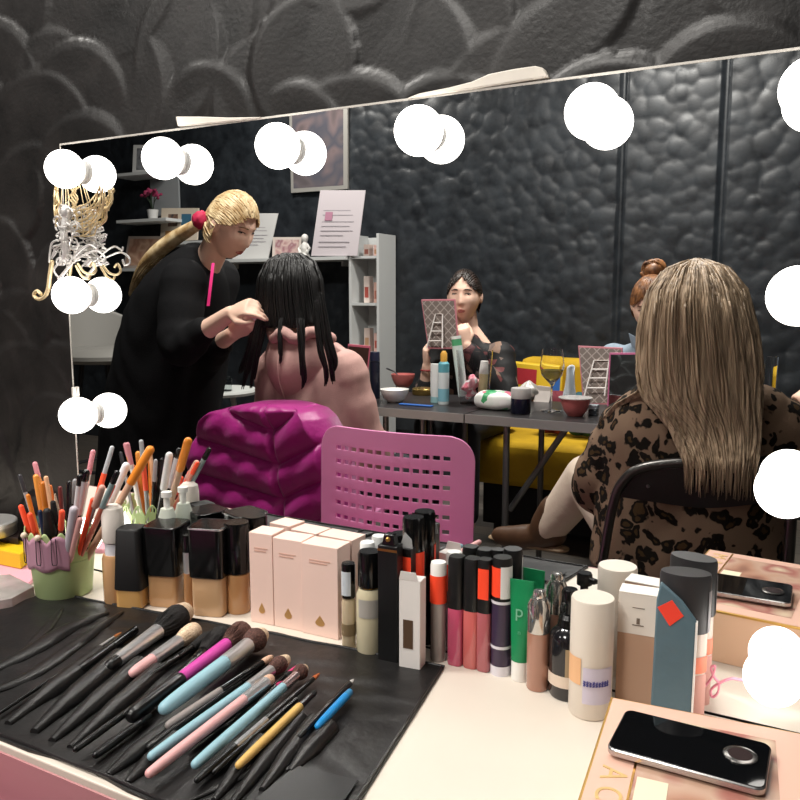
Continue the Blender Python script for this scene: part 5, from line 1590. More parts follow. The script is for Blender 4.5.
# hair
HAIRL = hair_mat('long_blonde_hair', '75614c', 'c4ab8f', 0.45, (120, 120, 3), 0.3)
hm = MB()
def hair_outline(t):
    """centre and half width of the hanging hair at t = 0 (crown) .. 1 (tips), read off the mirror"""
    ys = [258, 268, 290, 330, 370, 400, 430, 455, 470]
    xl = [694, 668, 652, 643, 640, 646, 672, 684, 690]
    xr = [700, 726, 744, 754, 759, 759, 757, 754, 750]
    q = t * (len(ys) - 1); i = min(int(q), len(ys) - 2); f = q - i
    L_ = lambda a: a[i] * (1 - f) + a[i + 1] * f
    return L_(xl), L_(xr), L_(ys)
NT, NA = 40, 64
def hf(u, v):
    xl, xr, y = hair_outline(v)
    a = 2 * PI * u
    Yc = YL + 0.065 - 0.125 * min(1, max(0, v - 0.25) * 1.5)
    A_, B_ = V(xl, y, Yc), V(xr, y, Yc)
    c = (A_ + B_) / 2; hw = np.linalg.norm(B_ - A_) / 2
    dp = 0.118 if v < 0.3 else max(0.022, 0.118 - 0.2 * (v - 0.3))
    dp = min(dp, hw * 1.1)
    rip = 1 + 0.035 * math.sin(a * 17 + 3 * math.sin(v * 5)) + 0.02 * math.sin(a * 31 + v * 7)
    p = c + X3([math.cos(a) * hw, 0, 0]) * rip + X3([0, math.sin(a) * dp * rip, 0])
    if math.sin(a) > 0.55 and 0.12 < v:
        p[1] = c[1] + 0.55 * dp * rip
    p[2] = A_[2] + (B_[2] - A_[2]) * 0.5
    return p
hm.grid(hf, NA, NT, True)
hm.f.append(tuple(NA * (NT - 1) + i for i in range(NA)))
def hstr(g, k):
    a = g.uniform(PI * 0.98, 2.02 * PI)
    v0, v1 = g.uniform(0.02, 0.3), g.uniform(0.85, 1.14)
    out = []
    for q in np.linspace(0, 1, 14):
        v = v0 + (v1 - v0) * q
        xx = hf(a / (2 * PI), min(v, 1.0))
        if v > 1:
            xx = xx - EZ * (v - 1) * 0.45
        cdir = X3([math.cos(a), math.sin(a), 0])
        out.append(xx + cdir * (0.0025 + 0.002 * math.sin(q * 5 + k)) + EX * 0.006 * math.sin(q * 3 + k * 1.3) * q)
    return out
strands(hm, hstr, 330, 0.0025, 4, 5)
def hstr2(g, k):                                    # loose locks falling forward over the left shoulder
    s_ = g.uniform(0, 1)
    return [V(px, py, YL - 0.01 + 0.10 * q) for q, (px, py) in zip(np.linspace(0, 1, 7), smooth_path([(648 + 22 * s_, 372), (636 + 18 * s_, 392 - 4 * s_), (615 + 14 * s_, 404 + 5 * s_), (598 + 16 * s_, 424 + 8 * s_)], 2)[:7])]
strands(hm, hstr2, 26, 0.0022, 8, 5)
obj('hair', hm, HAIRL, lp, ang=180)['label'] = 'long straight ash blonde hair'

# her folding chair
fc = thing('folding_chair', 'black metal folding chair under the woman in leopard print', 'chair', [LX, YL + 0.12, 0])
DARKMET = M('2b2a2a', 0.35, metal=0.6)
TUBE_C = M('5c5a58', 0.3, metal=0.9)
# the back frame: an arched tube following the mirror outline
arch = smooth_path([(596, 610), (603, 560), (612, 510), (622, 483), (645, 467), (700, 462), (752, 466), (782, 480), (791, 500), (790, 540), (786, 590)], 6)
obj('back_frame', MB().tube([V(p[0], p[1], YL - 0.045) for p in arch], 0.0115, 12, True), TUBE_C, fc)
panel = [(622, 486), (645, 471), (700, 466), (752, 470), (780, 484), (784, 498), (740, 506), (700, 508), (660, 503), (620, 497)]
P = [V(x, y, YL - 0.042) for x, y in smooth_path(panel, 3)]
o_ = P[0]
obj('back_panel', MB().plate([(p[0] - o_[0], p[2] - o_[2]) for p in P], o_, EX, EZ, EY, 0.006), DARKMET, fc)
for px, py in ((648, 486), (722, 484)):
    obj('rivet', MB().ball(V(px, py, YL - 0.046), 0.0045, 10, 8), M('8c8a88', 0.3, metal=1.0), fc)
zs_ = 0.45
obj('seat', MB().box([LX - 0.01, YL + 0.18, zs_], (0.40, 0.38, 0.022)), DARKMET, fc, bevel=0.006)
for sx in (-1, 1):
    b0 = V(596 if sx < 0 else 786, 600, YL - 0.045)
    obj('leg', MB().tube([b0, X3([LX + sx * 0.205, YL + 0.02, 0.45]), X3([LX + sx * 0.215, YL + 0.36, 0.012])], 0.011, 10, True), TUBE_C, fc)
    obj('leg', MB().tube([X3([LX + sx * 0.195, YL + 0.33, 0.44]), X3([LX + sx * 0.2, YL - 0.08, 0.012])], 0.011, 10, True), TUBE_C, fc)
obj('stretcher', MB().tube([X3([LX - 0.2, YL - 0.03, 0.12]), X3([LX + 0.2, YL - 0.03, 0.12])], 0.008, 8), TUBE_C, fc)

# ---------------------------------------------------------------- pink perforated chair at the table
PCY = 0.74
PINKP = M('ee96c8', 0.42)


def perforated_back(x0, x1, z0, z1, y, lean, mat, parent, nc=13, nr=9):
    a, b_ = (x1 - x0) / 2, (z1 - z0) / 2
    xs, zs = [], []
    hx = [(-0.76 + 1.52 * (i + 0.5) / nc) for i in range(nc)]
    for v in (-1, -0.975, -0.94, -0.9, -0.86, 0.86, 0.9, 0.94, 0.975, 1):
        xs.append((v * a, None))
    for i, h in enumerate(hx):
        xs += [((h - 0.041) * a, ('s', i)), ((h + 0.041) * a, ('e', i))]
    xs.sort(key=lambda q: q[0])
    hz = [(0.72 - 0.185 * j) for j in range(nr)]
    for v in (-1, -0.975, -0.94, -0.9, 0.8, 0.86, 0.92, 0.96, 0.985, 1):
        zs.append((v * b_, None))
    for j, h in enumerate(hz):
        zs += [((h - 0.028) * b_, ('s', j)), ((h + 0.028) * b_, ('e', j))]
    zs.sort(key=lambda q: q[0])
    mb = MB()
    rc = 0.06
    W, H = len(xs), len(zs)
    for z, _ in zs:
        for x, _ in xs:
            px, pz = x, z
            if abs(px) > a - rc and pz > b_ - rc:            # round the upper corners
                cx, cz = math.copysign(a - rc, px), b_ - rc
                dx, dz = px - cx, pz - cz
                m_ = max(abs(dx), abs(dz)); l_ = math.hypot(dx, dz)
                if l_ > 1e-6:
                    px, pz = cx + dx * m_ / l_, cz + dz * m_ / l_
            w = 1 - 0.06 * (b_ - pz) / (2 * b_) * 0
            mb.v.append(((x0 + x1) / 2 + px * w, y + lean * (pz + b_) - 0.035 * (1 - (px / a) ** 2), (z0 + z1) / 2 + pz))
    for j in range(H - 1):
        for i in range(W - 1):
            hole = xs[i][1] and xs[i][1][0] == 's' and zs[j][1] and zs[j][1][0] == 's'
            if not hole:
                mb.f.append((j * W + i, j * W + i + 1, (j + 1) * W + i + 1, (j + 1) * W + i))
    return obj('backrest', mb, mat, parent, solid=0.007, bevel=0.0012, fix=False)


def pink_chair(label, x0, x1, z1, y, facing_sign, jacket=False):
    """facing_sign -1: the sitter faces the glass, +1: the sitter faces away from it"""
    xc = (x0 + x1) / 2
    t = thing('plastic_chair', label, 'chair', [xc, y, 0])
    perforated_back(x0, x1, z1 - 0.37, z1, y, 0.03 * -facing_sign, PINKP, t)
    f = facing_sign
    def seat(u, v):
        x = xc + (u - 0.5) * (x1 - x0) * 0.98
        yy = y + f * (0.03 + 0.40 * v)
        return X3([x, yy, 0.45 + 0.012 * (2 * u - 1) ** 2 - 0.03 * max(0, v - 0.8)])
    obj('seat', MB().grid(seat, 14, 14), PINKP, t, solid=0.012)
    for sx in (-1, 1):
        obj('back_post', MB().tube([X3([xc + sx * 0.15, y + f * 0.06, 0.44]), X3([xc + sx * 0.15, y + f * 0.01, 0.50]), X3([xc + sx * 0.15, y - f * 0.004, z1 - 0.33])], 0.012, 10, True), PINKP, t)
        for v in (0.06, 0.38):
            obj('leg', MB().tube([X3([xc + sx * 0.16, y + f * v, 0.44]), X3([xc + sx * 0.19, y + f * (v + (0.03 if v > 0.2 else -0.05)), 0.012])], 0.011, 10, True), M('b9b9bb', 0.3, metal=0.8), t)
    return t


a, b_ = V(314, 432, PCY), V(474, 432, PCY)
pink_chair('pink plastic chair with a perforated back pulled up to the vanity table', V(322, 432, PCY)[0] - 0.006, V(474, 432, PCY)[0], V(400, 431, PCY)[2], PCY, -1)

# ---------------------------------------------------------------- the girl in the pink hoodie and her jacket
YG = 1.26
GX = V(302, 380, YG)[0]
gt = person('seated girl seen from behind in a dusty pink hoodie with long black hair', [GX, YG + 0.05, 0])
hc, hR = head_frame(V(292, 288, YG + 0.03), (-0.1, 1, -0.05))
sk = MB(); add_head(sk, hc, hR)
hip = X3([GX, YG + 0.08, 0.55]); nk = X3([hc[0], YG + 0.04, V(0, 345, YG)[2] + 0.02])
sz = V(300, 352, YG)[2]
sk.loft([ell(hip - EZ * 0.06, 0.15, 0.11, EX, EY), ell(hip + EZ * 0.1, 0.14, 0.1, EX, EY), ell(X3([GX, YG + 0.06, sz - 0.17]), 0.14, 0.1, EX, EY), ell(X3([GX, YG + 0.05, sz - 0.04]), 0.14, 0.08, EX, EY), ell(nk, 0.055, 0.05, EX, EY)])
add_limb(sk, [nk - EZ * 0.03, hc - EZ * 0.06], [0.052, 0.05])
gl, gr_ = X3([GX - 0.15, YG + 0.05, sz - 0.055]), X3([GX + 0.15, YG + 0.05, sz - 0.055])
for sh, sx in ((gl, -1), (gr_, 1)):
    el_ = sh + X3([sx * 0.035, 0.06, -0.27]); wr = el_ + X3([-sx * 0.08, 0.22, -0.02])
    add_limb(sk, [sh, el_], [0.045, 0.037]); add_limb(sk, [el_, wr], [0.036, 0.025]); add_hand(sk, wr, (-sx * 0.3, 1, 0), (0, 0, 1), sx, 0.35)
    kn = hip + X3([sx * 0.1, 0.42, -0.03]); an = kn + X3([0, 0.02, -0.43])
    add_limb(sk, [hip + X3([sx * 0.08, 0, -0.02]), kn], [0.075, 0.052]); add_limb(sk, [kn, an], [0.05, 0.035]); add_limb(sk, [an, an + X3([0, 0.16, -0.04])], [0.034, 0.026])
obj('body', sk, SKIN_MAT, gt, remesh=0.0075)
HOOD = M('c8a098', 0.85, spec=0.2, noise=0.05, nscale=40, bump=0.2, bscale=300)
hd = garment([R_(X3([GX, YG + 0.075, 0.56]), 0.205, 0.15), R_(X3([GX, YG + 0.07, 0.68]), 0.212, 0.15), R_(X3([GX, YG + 0.06, sz - 0.24]), 0.205, 0.142), R_(X3([GX, YG + 0.055, sz - 0.10]), 0.195, 0.125), R_(X3([GX, YG + 0.05, sz - 0.03]), 0.168, 0.1), R_(X3([GX - 0.005, YG + 0.045, sz + 0.03]), 0.10, 0.08)], 6, 0.005, 4)
for sh, sx in ((gl, -1), (gr_, 1)):
    el_ = sh + X3([sx * 0.035, 0.06, -0.27]); wr = el_ + X3([-sx * 0.08, 0.22, -0.02])
    x = sleeve_tube(sh + X3([-sx * 0.02, 0, -0.01]), el_, wr, [0.08, 0.07, 0.045], 5 + sx); hd.add(x.v, x.f)
obj('hoodie', hd, HOOD, gt, remesh=0.008)['label'] = 'dusty pink hoodie'
# the hood lying on the back
def hood(u, v):
    w = math.sin(PI * u)
    x = (u - 0.5) * 2
    z = sz + 0.052 - 0.055 * x ** 4 - 0.21 * v * (1 - 0.62 * x * x)
    bul = 0.045 * math.sin(PI * min(1, v * 0.9 + 0.08)) * (1 - 0.6 * x * x)
    return X3([GX - 0.008 + x * 0.148 * (1 - 0.12 * v * v), YG - 0.055 - bul + 0.10 * x * x * (1 - 0.3 * v) - (0.012 if 0.4 < u < 0.6 and abs(u - 0.5) < 0.01 else 0), z])
obj('hood', MB().grid(hood, 40, 24), HOOD, gt, solid=0.012)
rim = [X3([GX - 0.008 + x * 0.115, YG - 0.088 + 0.10 * x * x, sz + 0.058 + 0.012 * math.cos(x * 9)]) for x in np.linspace(-1, 1, 17)]
obj('hood_seam', MB().tube([hood(0.5, v) - EY * 0.0075 for v in np.linspace(0.05, 1, 14)], 0.0022, 6), HOOD, gt)
obj('hood_rim', MB().tube(rim, 0.019, 12, True), HOOD, gt)
obj('trousers', (lambda m: (add_limb(m, [hip + X3([-0.08, 0, -0.02]), hip + X3([-0.1, 0.42, -0.03])], [0.095, 0.07]), add_limb(m, [hip + X3([0.08, 0, -0.02]), hip + X3([0.1, 0.42, -0.03])], [0.095, 0.07]),
     add_limb(m, [hip + X3([-0.1, 0.42, -0.03]), hip + X3([-0.1, 0.44, -0.42])], [0.068, 0.05]), add_limb(m, [hip + X3([0.1, 0.42, -0.03]), hip + X3([0.1, 0.44, -0.42])], [0.068, 0.05]), m)[-1])(MB()), M('23252b', 0.8), gt, remesh=0.01)
BLACKHAIR = hair_mat('black_hair', '060505', '151211', 0.5, (240, 240, 4), 0.3)
hm = MB()
def go(t):
    ys = [253, 262, 280, 300, 314, 322, 327]
    xl = [284, 272, 266, 263, 261, 261, 264]
    xr = [300, 312, 318, 320, 322, 323, 319]
    q = t * (len(ys) - 1); i = min(int(q), len(ys) - 2); f = q - i
    return xl[i] * (1 - f) + xl[i + 1] * f, xr[i] * (1 - f) + xr[i + 1] * f, ys[i] * (1 - f) + ys[i + 1] * f
def gf(u, v):
    xl, xr, y = go(v); a = 2 * PI * u
    Yc = YG + 0.03 - 0.03 * v
    A_, B_ = V(xl, y, Yc), V(xr, y, Yc); c = (A_ + B_) / 2; hw = np.linalg.norm(B_ - A_) / 2
    dp = min(0.118 - 0.03 * v, hw * 1.05)
    rp = 1 + 0.03 * math.sin(a * 19 + v * 4)
    p = c + X3([math.cos(a) * hw * rp, math.sin(a) * dp * rp, 0])
    if math.sin(a) > 0.5 and v > 0.15:
        p[1] = c[1] + 0.5 * dp
    return p
hm.grid(gf, 56, 26, True); hm.f.append(tuple(56 * 25 + i for i in range(56)))
def gs(g, k):
    a = g.uniform(PI * 0.97, 2.03 * PI); v0 = g.uniform(0.02, 0.3)
    return [gf(a / (2 * PI), v0 + (1.0 - v0) * q) + X3([math.cos(a), math.sin(a), 0]) * 0.003 for q in np.linspace(0, 1, 10)]
strands(hm, gs, 110, 0.003, 9)
locks = [[(263, 296), (254, 338), (247, 366), (243, 389)], [(266, 300), (259, 340), (253, 370), (250, 388)], [(319, 296), (325, 338), (331, 362), (333, 384)], [(315, 300), (320, 346), (326, 370), (326, 386)], [(320, 292), (328, 338), (335, 362), (331, 374)],
         [(303, 318), (303, 350), (305, 375), (303, 389)], [(299, 318), (302, 355), (303, 384)], [(281, 318), (280, 345), (281, 366)], [(262, 292), (250, 340), (242, 365), (239, 374)], [(264, 298), (256, 340), (249, 366), (246, 380)]]
for k, L_ in enumerate(locks):
    pp = smooth_path(L_, 5)
    g = random.Random(k)
    for q_ in range(12 if k < 5 or k > 7 else 7):
        ox, oz, wd_ = g.gauss(0, 1.6), g.uniform(0, 0.05), g.uniform(-0.6, 0.6)
        e_ = len(pp) - g.randint(0, 3)
        hm.tube([V(p_[0] + ox * (1 - 0.55 * i / len(pp)) + wd_ * math.sin(i * 0.7), p_[1], YG - 0.108 - 0.02 * math.sin(i / len(pp) * PI) + 0.07 * abs(p_[0] - 293) / 45 - oz * 0.12) for i, p_ in enumerate(pp[:e_])], [0.0042 * (1 - 0.85 * (i / len(pp)) ** 3) * min(1, 0.1 + i / 4) for i in range(e_)], 6, True)
obj('hair', hm, BLACKHAIR, gt, ang=180)['label'] = 'long straight black hair'
YP = YG - 0.20
pink_chair('pink plastic chair under the girl in the hoodie, its back hidden by a magenta jacket', V(204, 420, YP)[0] + 0.03, V(330, 420, YP)[0] - 0.03, V(260, 412, YP)[2], YP, 1)
# magenta padded jacket over the chair back
QY = YP
def jacket(front):
    def fn(u, v):
        # outline read off the mirror: left edge, right edge by v
        yv = 403 + 122 * v
        xl = np.interp(v, [0, 0.03, 0.1, 0.3, 0.6, 1], [232, 217, 207, 195, 188, 184])
        xr = np.interp(v, [0, 0.03, 0.1, 0.3, 0.6, 1], [300, 312, 321, 334, 342, 350])
        px = xl + (xr - xl) * u
        top = 403 + 4 * abs(2 * u - 1) ** 3
        py = top + (yv - 403)
        cen = 0.62 + 0.05 * v                            # the centre seam
        s_ = (u - cen)
        ph = v * 3.6 + (abs(s_) * 1.5 if s_ < 0 else abs(s_) * 2.2) + 0.25
        q = abs(math.sin(PI * ph)) ** 0.55
        seam = min(1, abs(s_) / 0.03) ** 0.5
        bul = 0.034 * q * seam + 0.010 * math.sin(u * 31 + v * 11) * q * 0.35
        edge = min(1, u / 0.06, (1 - u) / 0.06)
        bul = bul * edge + 0.035 * math.sqrt(max(0, edge)) * math.sqrt(min(1, v / 0.05 + 0.02))
        return V(px, py, QY - 0.045) - EY * (bul if front else -0.085)
    return fn
jm = MB().grid(jacket(True), 120, 90)
n0 = len(jm.v)
jb = MB().grid(jacket(False), 120, 90); jm.add(jb.v, jb.f)
for i in range(119):
    jm.f.append((i, i + 1, n0 + i + 1, n0 + i))
for j in range(89):
    jm.f.append((j * 120, (j + 1) * 120, n0 + (j + 1) * 120, n0 + j * 120)); jm.f.append((j * 120 + 119, (j + 1) * 120 + 119, n0 + (j + 1) * 120 + 119, n0 + j * 120 + 119))
jo = obj('padded_jacket', jm, M('a01276', 0.42, spec=0.5, sheen=0.2, bump=0.25, bscale=45), ang=180)
tag(jo, 'shiny magenta padded jacket hung over the chair behind the girl', 'jacket')

# ---------------------------------------------------------------- the blonde make-up artist
YA = 1.34
ar = person('standing blonde woman in a loose black dress leaning over to do the girl\'s make-up', [V(165, 450, 1.4)[0], 1.4, 0])
hc, hR = head_frame(V(231, 227, YA), (0.93, -0.02, -0.52))
sk = MB(); add_head(sk, hc, hR, 0.94)
U_, W_ = X3([0.80, 0.60, 0]), X3([-0.60, 0.80, 0])
def ring_at(cx, py, hw, dp, Y=1.38, pw=2.2, n=44):
    c = V(cx, py, Y); k = depth(c) / F
    return ell(c, hw * k, dp, U_, W_, n, pw)
nkb = V(203, 262, YA + 0.03)
sN, sF = V(184, 280, 1.22), V(219, 278, 1.52)
sk.loft([ring_at(160, 450, 30, 0.1), ring_at(170, 380, 28, 0.1), ring_at(180, 320, 30, 0.11), ring_at(189, 285, 26, 0.12), ring_at(199, 262, 13, 0.05)])
add_limb(sk, [nkb - EZ * 0.03, V(213, 252, YA + 0.01), hc - hR[:, 2] * 0.05 - hR[:, 1] * 0.03], [0.056, 0.05, 0.052])
eN, wN = V(180, 345, 1.14), V(231, 313, 1.12)
eF, wF = V(206, 352, 1.40), V(234, 333, 1.20)
add_limb(sk, [sN, eN], [0.048, 0.038]); add_limb(sk, [eN, (eN + wN) / 2 - EZ * 0.005, wN], [0.039, 0.034, 0.024])
add_limb(sk, [sF, eF], [0.048, 0.038]); add_limb(sk, [eF, wF], [0.039, 0.024])
add_hand(sk, wN, V(250, 306, 1.11) - wN, (-0.2, -0.75, 0.6), 1, 0.5, 0.9, 0.95, 0.8, [0.35, 0.55, 0.75, 0.85])
add_hand(sk, wF, V(252, 318, 1.17) - wF, (0.1, -0.75, -0.45), -1, 0.4, 0.9, 0.95, 0.8)
pel = V(160, 450, 1.4)
for k_, dy in ((0, -0.09), (1, 0.09)):
    hp_ = X3([pel[0] + 0.02, 1.40 + dy, 0.70]); kn = X3([pel[0] + 0.03, 1.40 + dy, 0.44]); an = X3([pel[0], 1.40 + dy, 0.08])
    add_limb(sk, [X3([pel[0], 1.40 + dy * 0.8, 0.80]), hp_, kn], [0.085, 0.078, 0.052]); add_limb(sk, [kn, (kn + an) / 2 - EX * 0.01, an], [0.05, 0.05, 0.034]); add_limb(sk, [an, an + X3([0.14, 0, -0.045])], [0.034, 0.024])
obj('body', sk, SKIN_MAT, ar, remesh=0.0045)
BLK = M('0f0f11', 0.85, spec=0.2, bump=0.15, bscale=250)
dr = garment([ring_at(154, 540, 62, 0.20), ring_at(156, 480, 58, 0.20), ring_at(160, 430, 57, 0.2), ring_at(168, 375, 57, 0.2), ring_at(174, 335, 54, 0.2), ring_at(180, 302, 49, 0.2), ring_at(186, 280, 41, 0.19), ring_at(189, 262, 28, 0.15), ring_at(194, 250, 17, 0.10), ring_at(198, 243, 9, 0.06)], 6, 0.005, 7)
for a_, b_, c_, r_ in ((sN, eN, wN, (0.082, 0.072, 0.046)), (sF, eF, wF, (0.082, 0.07, 0.046))):
    x = sleeve_tube(a_ + X3([0, 0, -0.005]), b_, c_ - (c_ - b_) * (0.55 if a_ is sN else 0.45), r_, 6, 0.003); dr.add(x.v, x.f)
obj('dress', dr, BLK, ar, remesh=0.009)['label'] = 'loose black dress'
SH = M('1a1a1c', 0.5)
for dy in (-0.09, 0.09):
    mb = MB(); add_limb(mb, [X3([pel[0] - 0.03, 1.40 + dy, 0.045]), X3([pel[0] + 0.06, 1.40 + dy, 0.045]), X3([pel[0] + 0.16, 1.40 + dy, 0.03])], [0.042, 0.042, 0.028])
    mb.v = [(x, y, max(z, 0.003)) for x, y, z in mb.v]
    obj('shoe', mb, SH, ar)
face_parts(ar, hc, hR, 0.94, M('b0605c', 0.4), 0.0, 0.4, M('8a6a4a', 0.7))
BLOND = hair_mat('blonde_hair', 'a88658', 'efd8ac', 0.42, (30, 30, 30), 0.0)
hm = hair_cap(hc, hR, 0.94, 0.013, lambda x, z: z > 0.066 - 1.15 * max(0, abs(x) - 0.025), -0.07, 0.0025)
swept_hair(hm, hc, hR, 0.94, (0.1, -0.93, 0.15), lambda x: 0.066 - 1.15 * max(0, abs(x) - 0.025), 210, 0.0048, 12, 0.013, 0.005)
tail = [V(x, y, YA - 0.05 + d_) for x, y, d_ in ((203, 221, 0.03), (190, 229, 0.03), (172, 240, 0.03), (155, 253, 0.02), (143, 266, 0.02), (136, 278, 0.03), (131, 290, 0.05))]
TP = smooth_path(tail, 4)
hm.tube(TP, [max(0.003, 0.017 + 0.012 * math.sin(PI * min(1, i / len(TP) * 1.15)) - 0.017 * (i / len(TP)) ** 2) for i in range(len(TP))], 16, True)
def ts(g, k):
    a = g.uniform(0, 2 * PI); r_ = g.uniform(0.5, 1.1)
    return [p + r_ * (0.013 + 0.014 * math.sin(PI * i / (len(TP) - 1))) * X3([0.3 * math.cos(a), 0.7 * math.cos(a), math.sin(a)]) + EZ * (-0.02 * r_ * (i / len(TP)) ** 2) for i, p in enumerate(TP)]
strands(hm, ts, 110, 0.0026, 13)
obj('hair', hm, BLOND, ar, ang=180)['label'] = 'wavy blonde hair tied in a ponytail'
mb = MB()
sc0 = V(201, 220, YA - 0.055)
for k in range(26):
    a, e = k * 2.4, math.asin(1 - 2 * (k + 0.5) / 26)
    dq = X3([math.cos(a) * math.cos(e), math.sin(a) * math.cos(e), math.sin(e)])
    mb.ball(sc0 + dq * 0.021, X3([0.014, 0.014, 0.014]), 8, 6)
obj('scrunchie', mb, M('b81e48', 0.7), ar, remesh=0.005)['label'] = 'crimson scrunchie'
mb = MB(); pts = [V(x, y, Y_) for x, y, Y_ in ((213, 263, 1.22), (212, 272, 1.19), (210, 289, 1.16), (208, 306, 1.145))]
P = smooth_path(pts, 6)
n0 = 0
mb.loft([[p + X3([-0.006, 0, 0]), p + X3([0.006, 0, 0]), p + X3([0.006, 0.0012, 0]), p + X3([-0.006, 0.0012, 0])] for p in P])
obj('lanyard', mb, M('e0327c', 0.5), ar, smooth=False)['label'] = 'hot pink neck ribbon'
sp_ = thing('makeup_sponge', 'small white sponge held in the blonde woman\'s fingers', 'sponge', V(254, 316, 1.12))
obj('pad', MB().ball(V(254, 315, 1.12), (0.011, 0.011, 0.018), 14, 10), M('eeeae6', 0.8), sp_)

# ---------------------------------------------------------------- the two women behind the folding table
YW = 2.62
wd = person('dark haired woman facing the glass in a black floral top, holding up a small mirror', [V(468, 380, 2.8)[0], 2.8, 0])
hc, hR = head_frame(V(464.5, 297, YW), (0.22, -0.97, -0.02))
def sitter(t, hc, hR, px, sy, skin_mat, scale=1.0):
    sk = MB(); add_head(sk, hc, hR)
    cx = V(px, sy, YW + 0.06)
    sz_ = cx[2]
    nk_ = hc - EZ * 0.13 + EY * 0.045
    hip_ = X3([cx[0], YW + 0.22, 0.60])
    sk.loft([ell(hip_ - EZ * 0.07, 0.15, 0.11, EX, EY), ell(hip_ + EZ * 0.1, 0.13, 0.1, EX, EY), ell(X3([cx[0], YW + 0.12, sz_ - 0.16]), 0.135, 0.1, EX, EY), ell(X3([cx[0], YW + 0.08, sz_ - 0.03]), 0.14, 0.075, EX, EY), ell(nk_ - EZ * 0.015, 0.055, 0.05, EX, EY)])
    add_limb(sk, [nk_ - EZ * 0.02, hc - EZ * 0.06 + EY * 0.02], [0.05, 0.048])
    for sx in (-1, 1):
        kn = hip_ + X3([sx * 0.1, -0.42, -0.02]); an = kn + X3([0, 0.03, -0.45])
        add_limb(sk, [hip_ + X3([sx * 0.08, 0, -0.02]), kn], [0.075, 0.052]); add_limb(sk, [kn, an], [0.05, 0.035]); add_limb(sk, [an, an + X3([0, -0.15, -0.05])], [0.034, 0.024])
    return sk, cx, hip_, nk_
sk, cx, hip_, nk_ = sitter(wd, hc, hR, 470, 347, SKIN_MAT)
# arm at the left of the picture: the hand holds the mirror frame
aL, aR = X3([cx[0] - 0.155, YW + 0.07, cx[2] - 0.04]), X3([cx[0] + 0.155, YW + 0.07, cx[2] - 0.04])
eL_, wL_ = V(424, 400, YW - 0.05), V(427, 366, YW - 0.12)
add_limb(sk, [aL, eL_], [0.045, 0.037]); add_limb(sk, [eL_, wL_], [0.036, 0.024])
add_hand(sk, wL_, V(424, 335, YW - 0.15) - wL_, (-0.75, -0.6, 0.1), -1, 0.6, 0.4, 0.95, 0.9)
eR_, wR_ = V(503, 395, YW - 0.02), V(466, 345, YW - 0.14)
add_limb(sk, [aR, eR_], [0.045, 0.037]); add_limb(sk, [eR_, wR_], [0.036, 0.024])
add_hand(sk, wR_, V(461, 322, YW - 0.16) - wR_, (0.7, -0.7, 0.1), 1, 0.8, 0.4, 0.9, 0.9)
obj('body', sk, SKIN_MAT, wd, remesh=0.0045)
face_parts(wd, hc, hR, 1.0, M('a8605a', 0.45), -0.002, 0.62, M('2c1f1a', 0.7))
FLOR = spotted('floral_print', '131214', ['6d3a3a', '131214', '8a6f5f', '4a2428', '131214', '72615a', '131214'], 26, 0.7, 0, 0.38)
tp = garment([R_(X3([cx[0], YW + 0.2, 0.56]), 0.19, 0.14), R_(X3([cx[0], YW + 0.16, 0.72]), 0.185, 0.14), R_(X3([cx[0], YW + 0.11, cx[2] - 0.15]), 0.19, 0.13), R_(X3([cx[0], YW + 0.08, cx[2] - 0.03]), 0.165, 0.1), R_(X3([cx[0], YW + 0.06, cx[2] + 0.035]), 0.085, 0.07), R_(X3([cx[0], YW + 0.05, cx[2] + 0.07]), 0.06, 0.056)], 6, 0.004, 9)
for a_, b_, c_ in ((aL, eL_, wL_), (aR, eR_, wR_)):
    x = sleeve_tube(a_, b_, c_ - (c_ - b_) * (0.5 if a_ is aL else 0.12), [0.072, 0.06, 0.042], 8, 0.003); tp.add(x.v, x.f)
obj('floral_top', tp, FLOR, wd, remesh=0.008)['label'] = 'black top with a dark red and beige floral print'
def trousers(t, hip_, mat):
    m = MB()
    for sx in (-1, 1):
        kn = hip_ + X3([sx * 0.1, -0.42, -0.02]); an = kn + X3([0, 0.03, -0.41])
        add_limb(m, [hip_ + X3([sx * 0.075, 0, -0.02]), kn], [0.095, 0.068]); add_limb(m, [kn, an], [0.066, 0.05])
    obj('trousers', m, mat, t, remesh=0.01)
trousers(wd, hip_, M('1f2024', 0.8))
DARKH = hair_mat('dark_brown_hair', '120d0b', '33251e', 0.42, (30, 30, 30), 0.0)
hm = hair_cap(hc, hR, 1.0, 0.008, lambda x, z: z > 0.090 - 1.05 * abs(x), -0.055)
swept_hair(hm, hc, hR, 1.0, (0, -0.95, -0.1), lambda x: 0.090 - 1.05 * abs(x), 150, 0.0042, 31, 0.009, 0.001)
hm.ball(hc - hR[:, 1] * 0.105 - EZ * 0.02, (0.045, 0.04, 0.045), 16, 12)
obj('hair', hm, DARKH, wd, ang=180)['label'] = 'dark hair parted in the middle and tied back'
obj('bracelet', MB().tube([wL_ + EZ * -0.02 + X3([0.028 * math.cos(a), 0.028 * math.sin(a), 0]) for a in np.linspace(0, 2 * PI, 20)], 0.004, 8), M('8a2a2e', 0.5), wd)

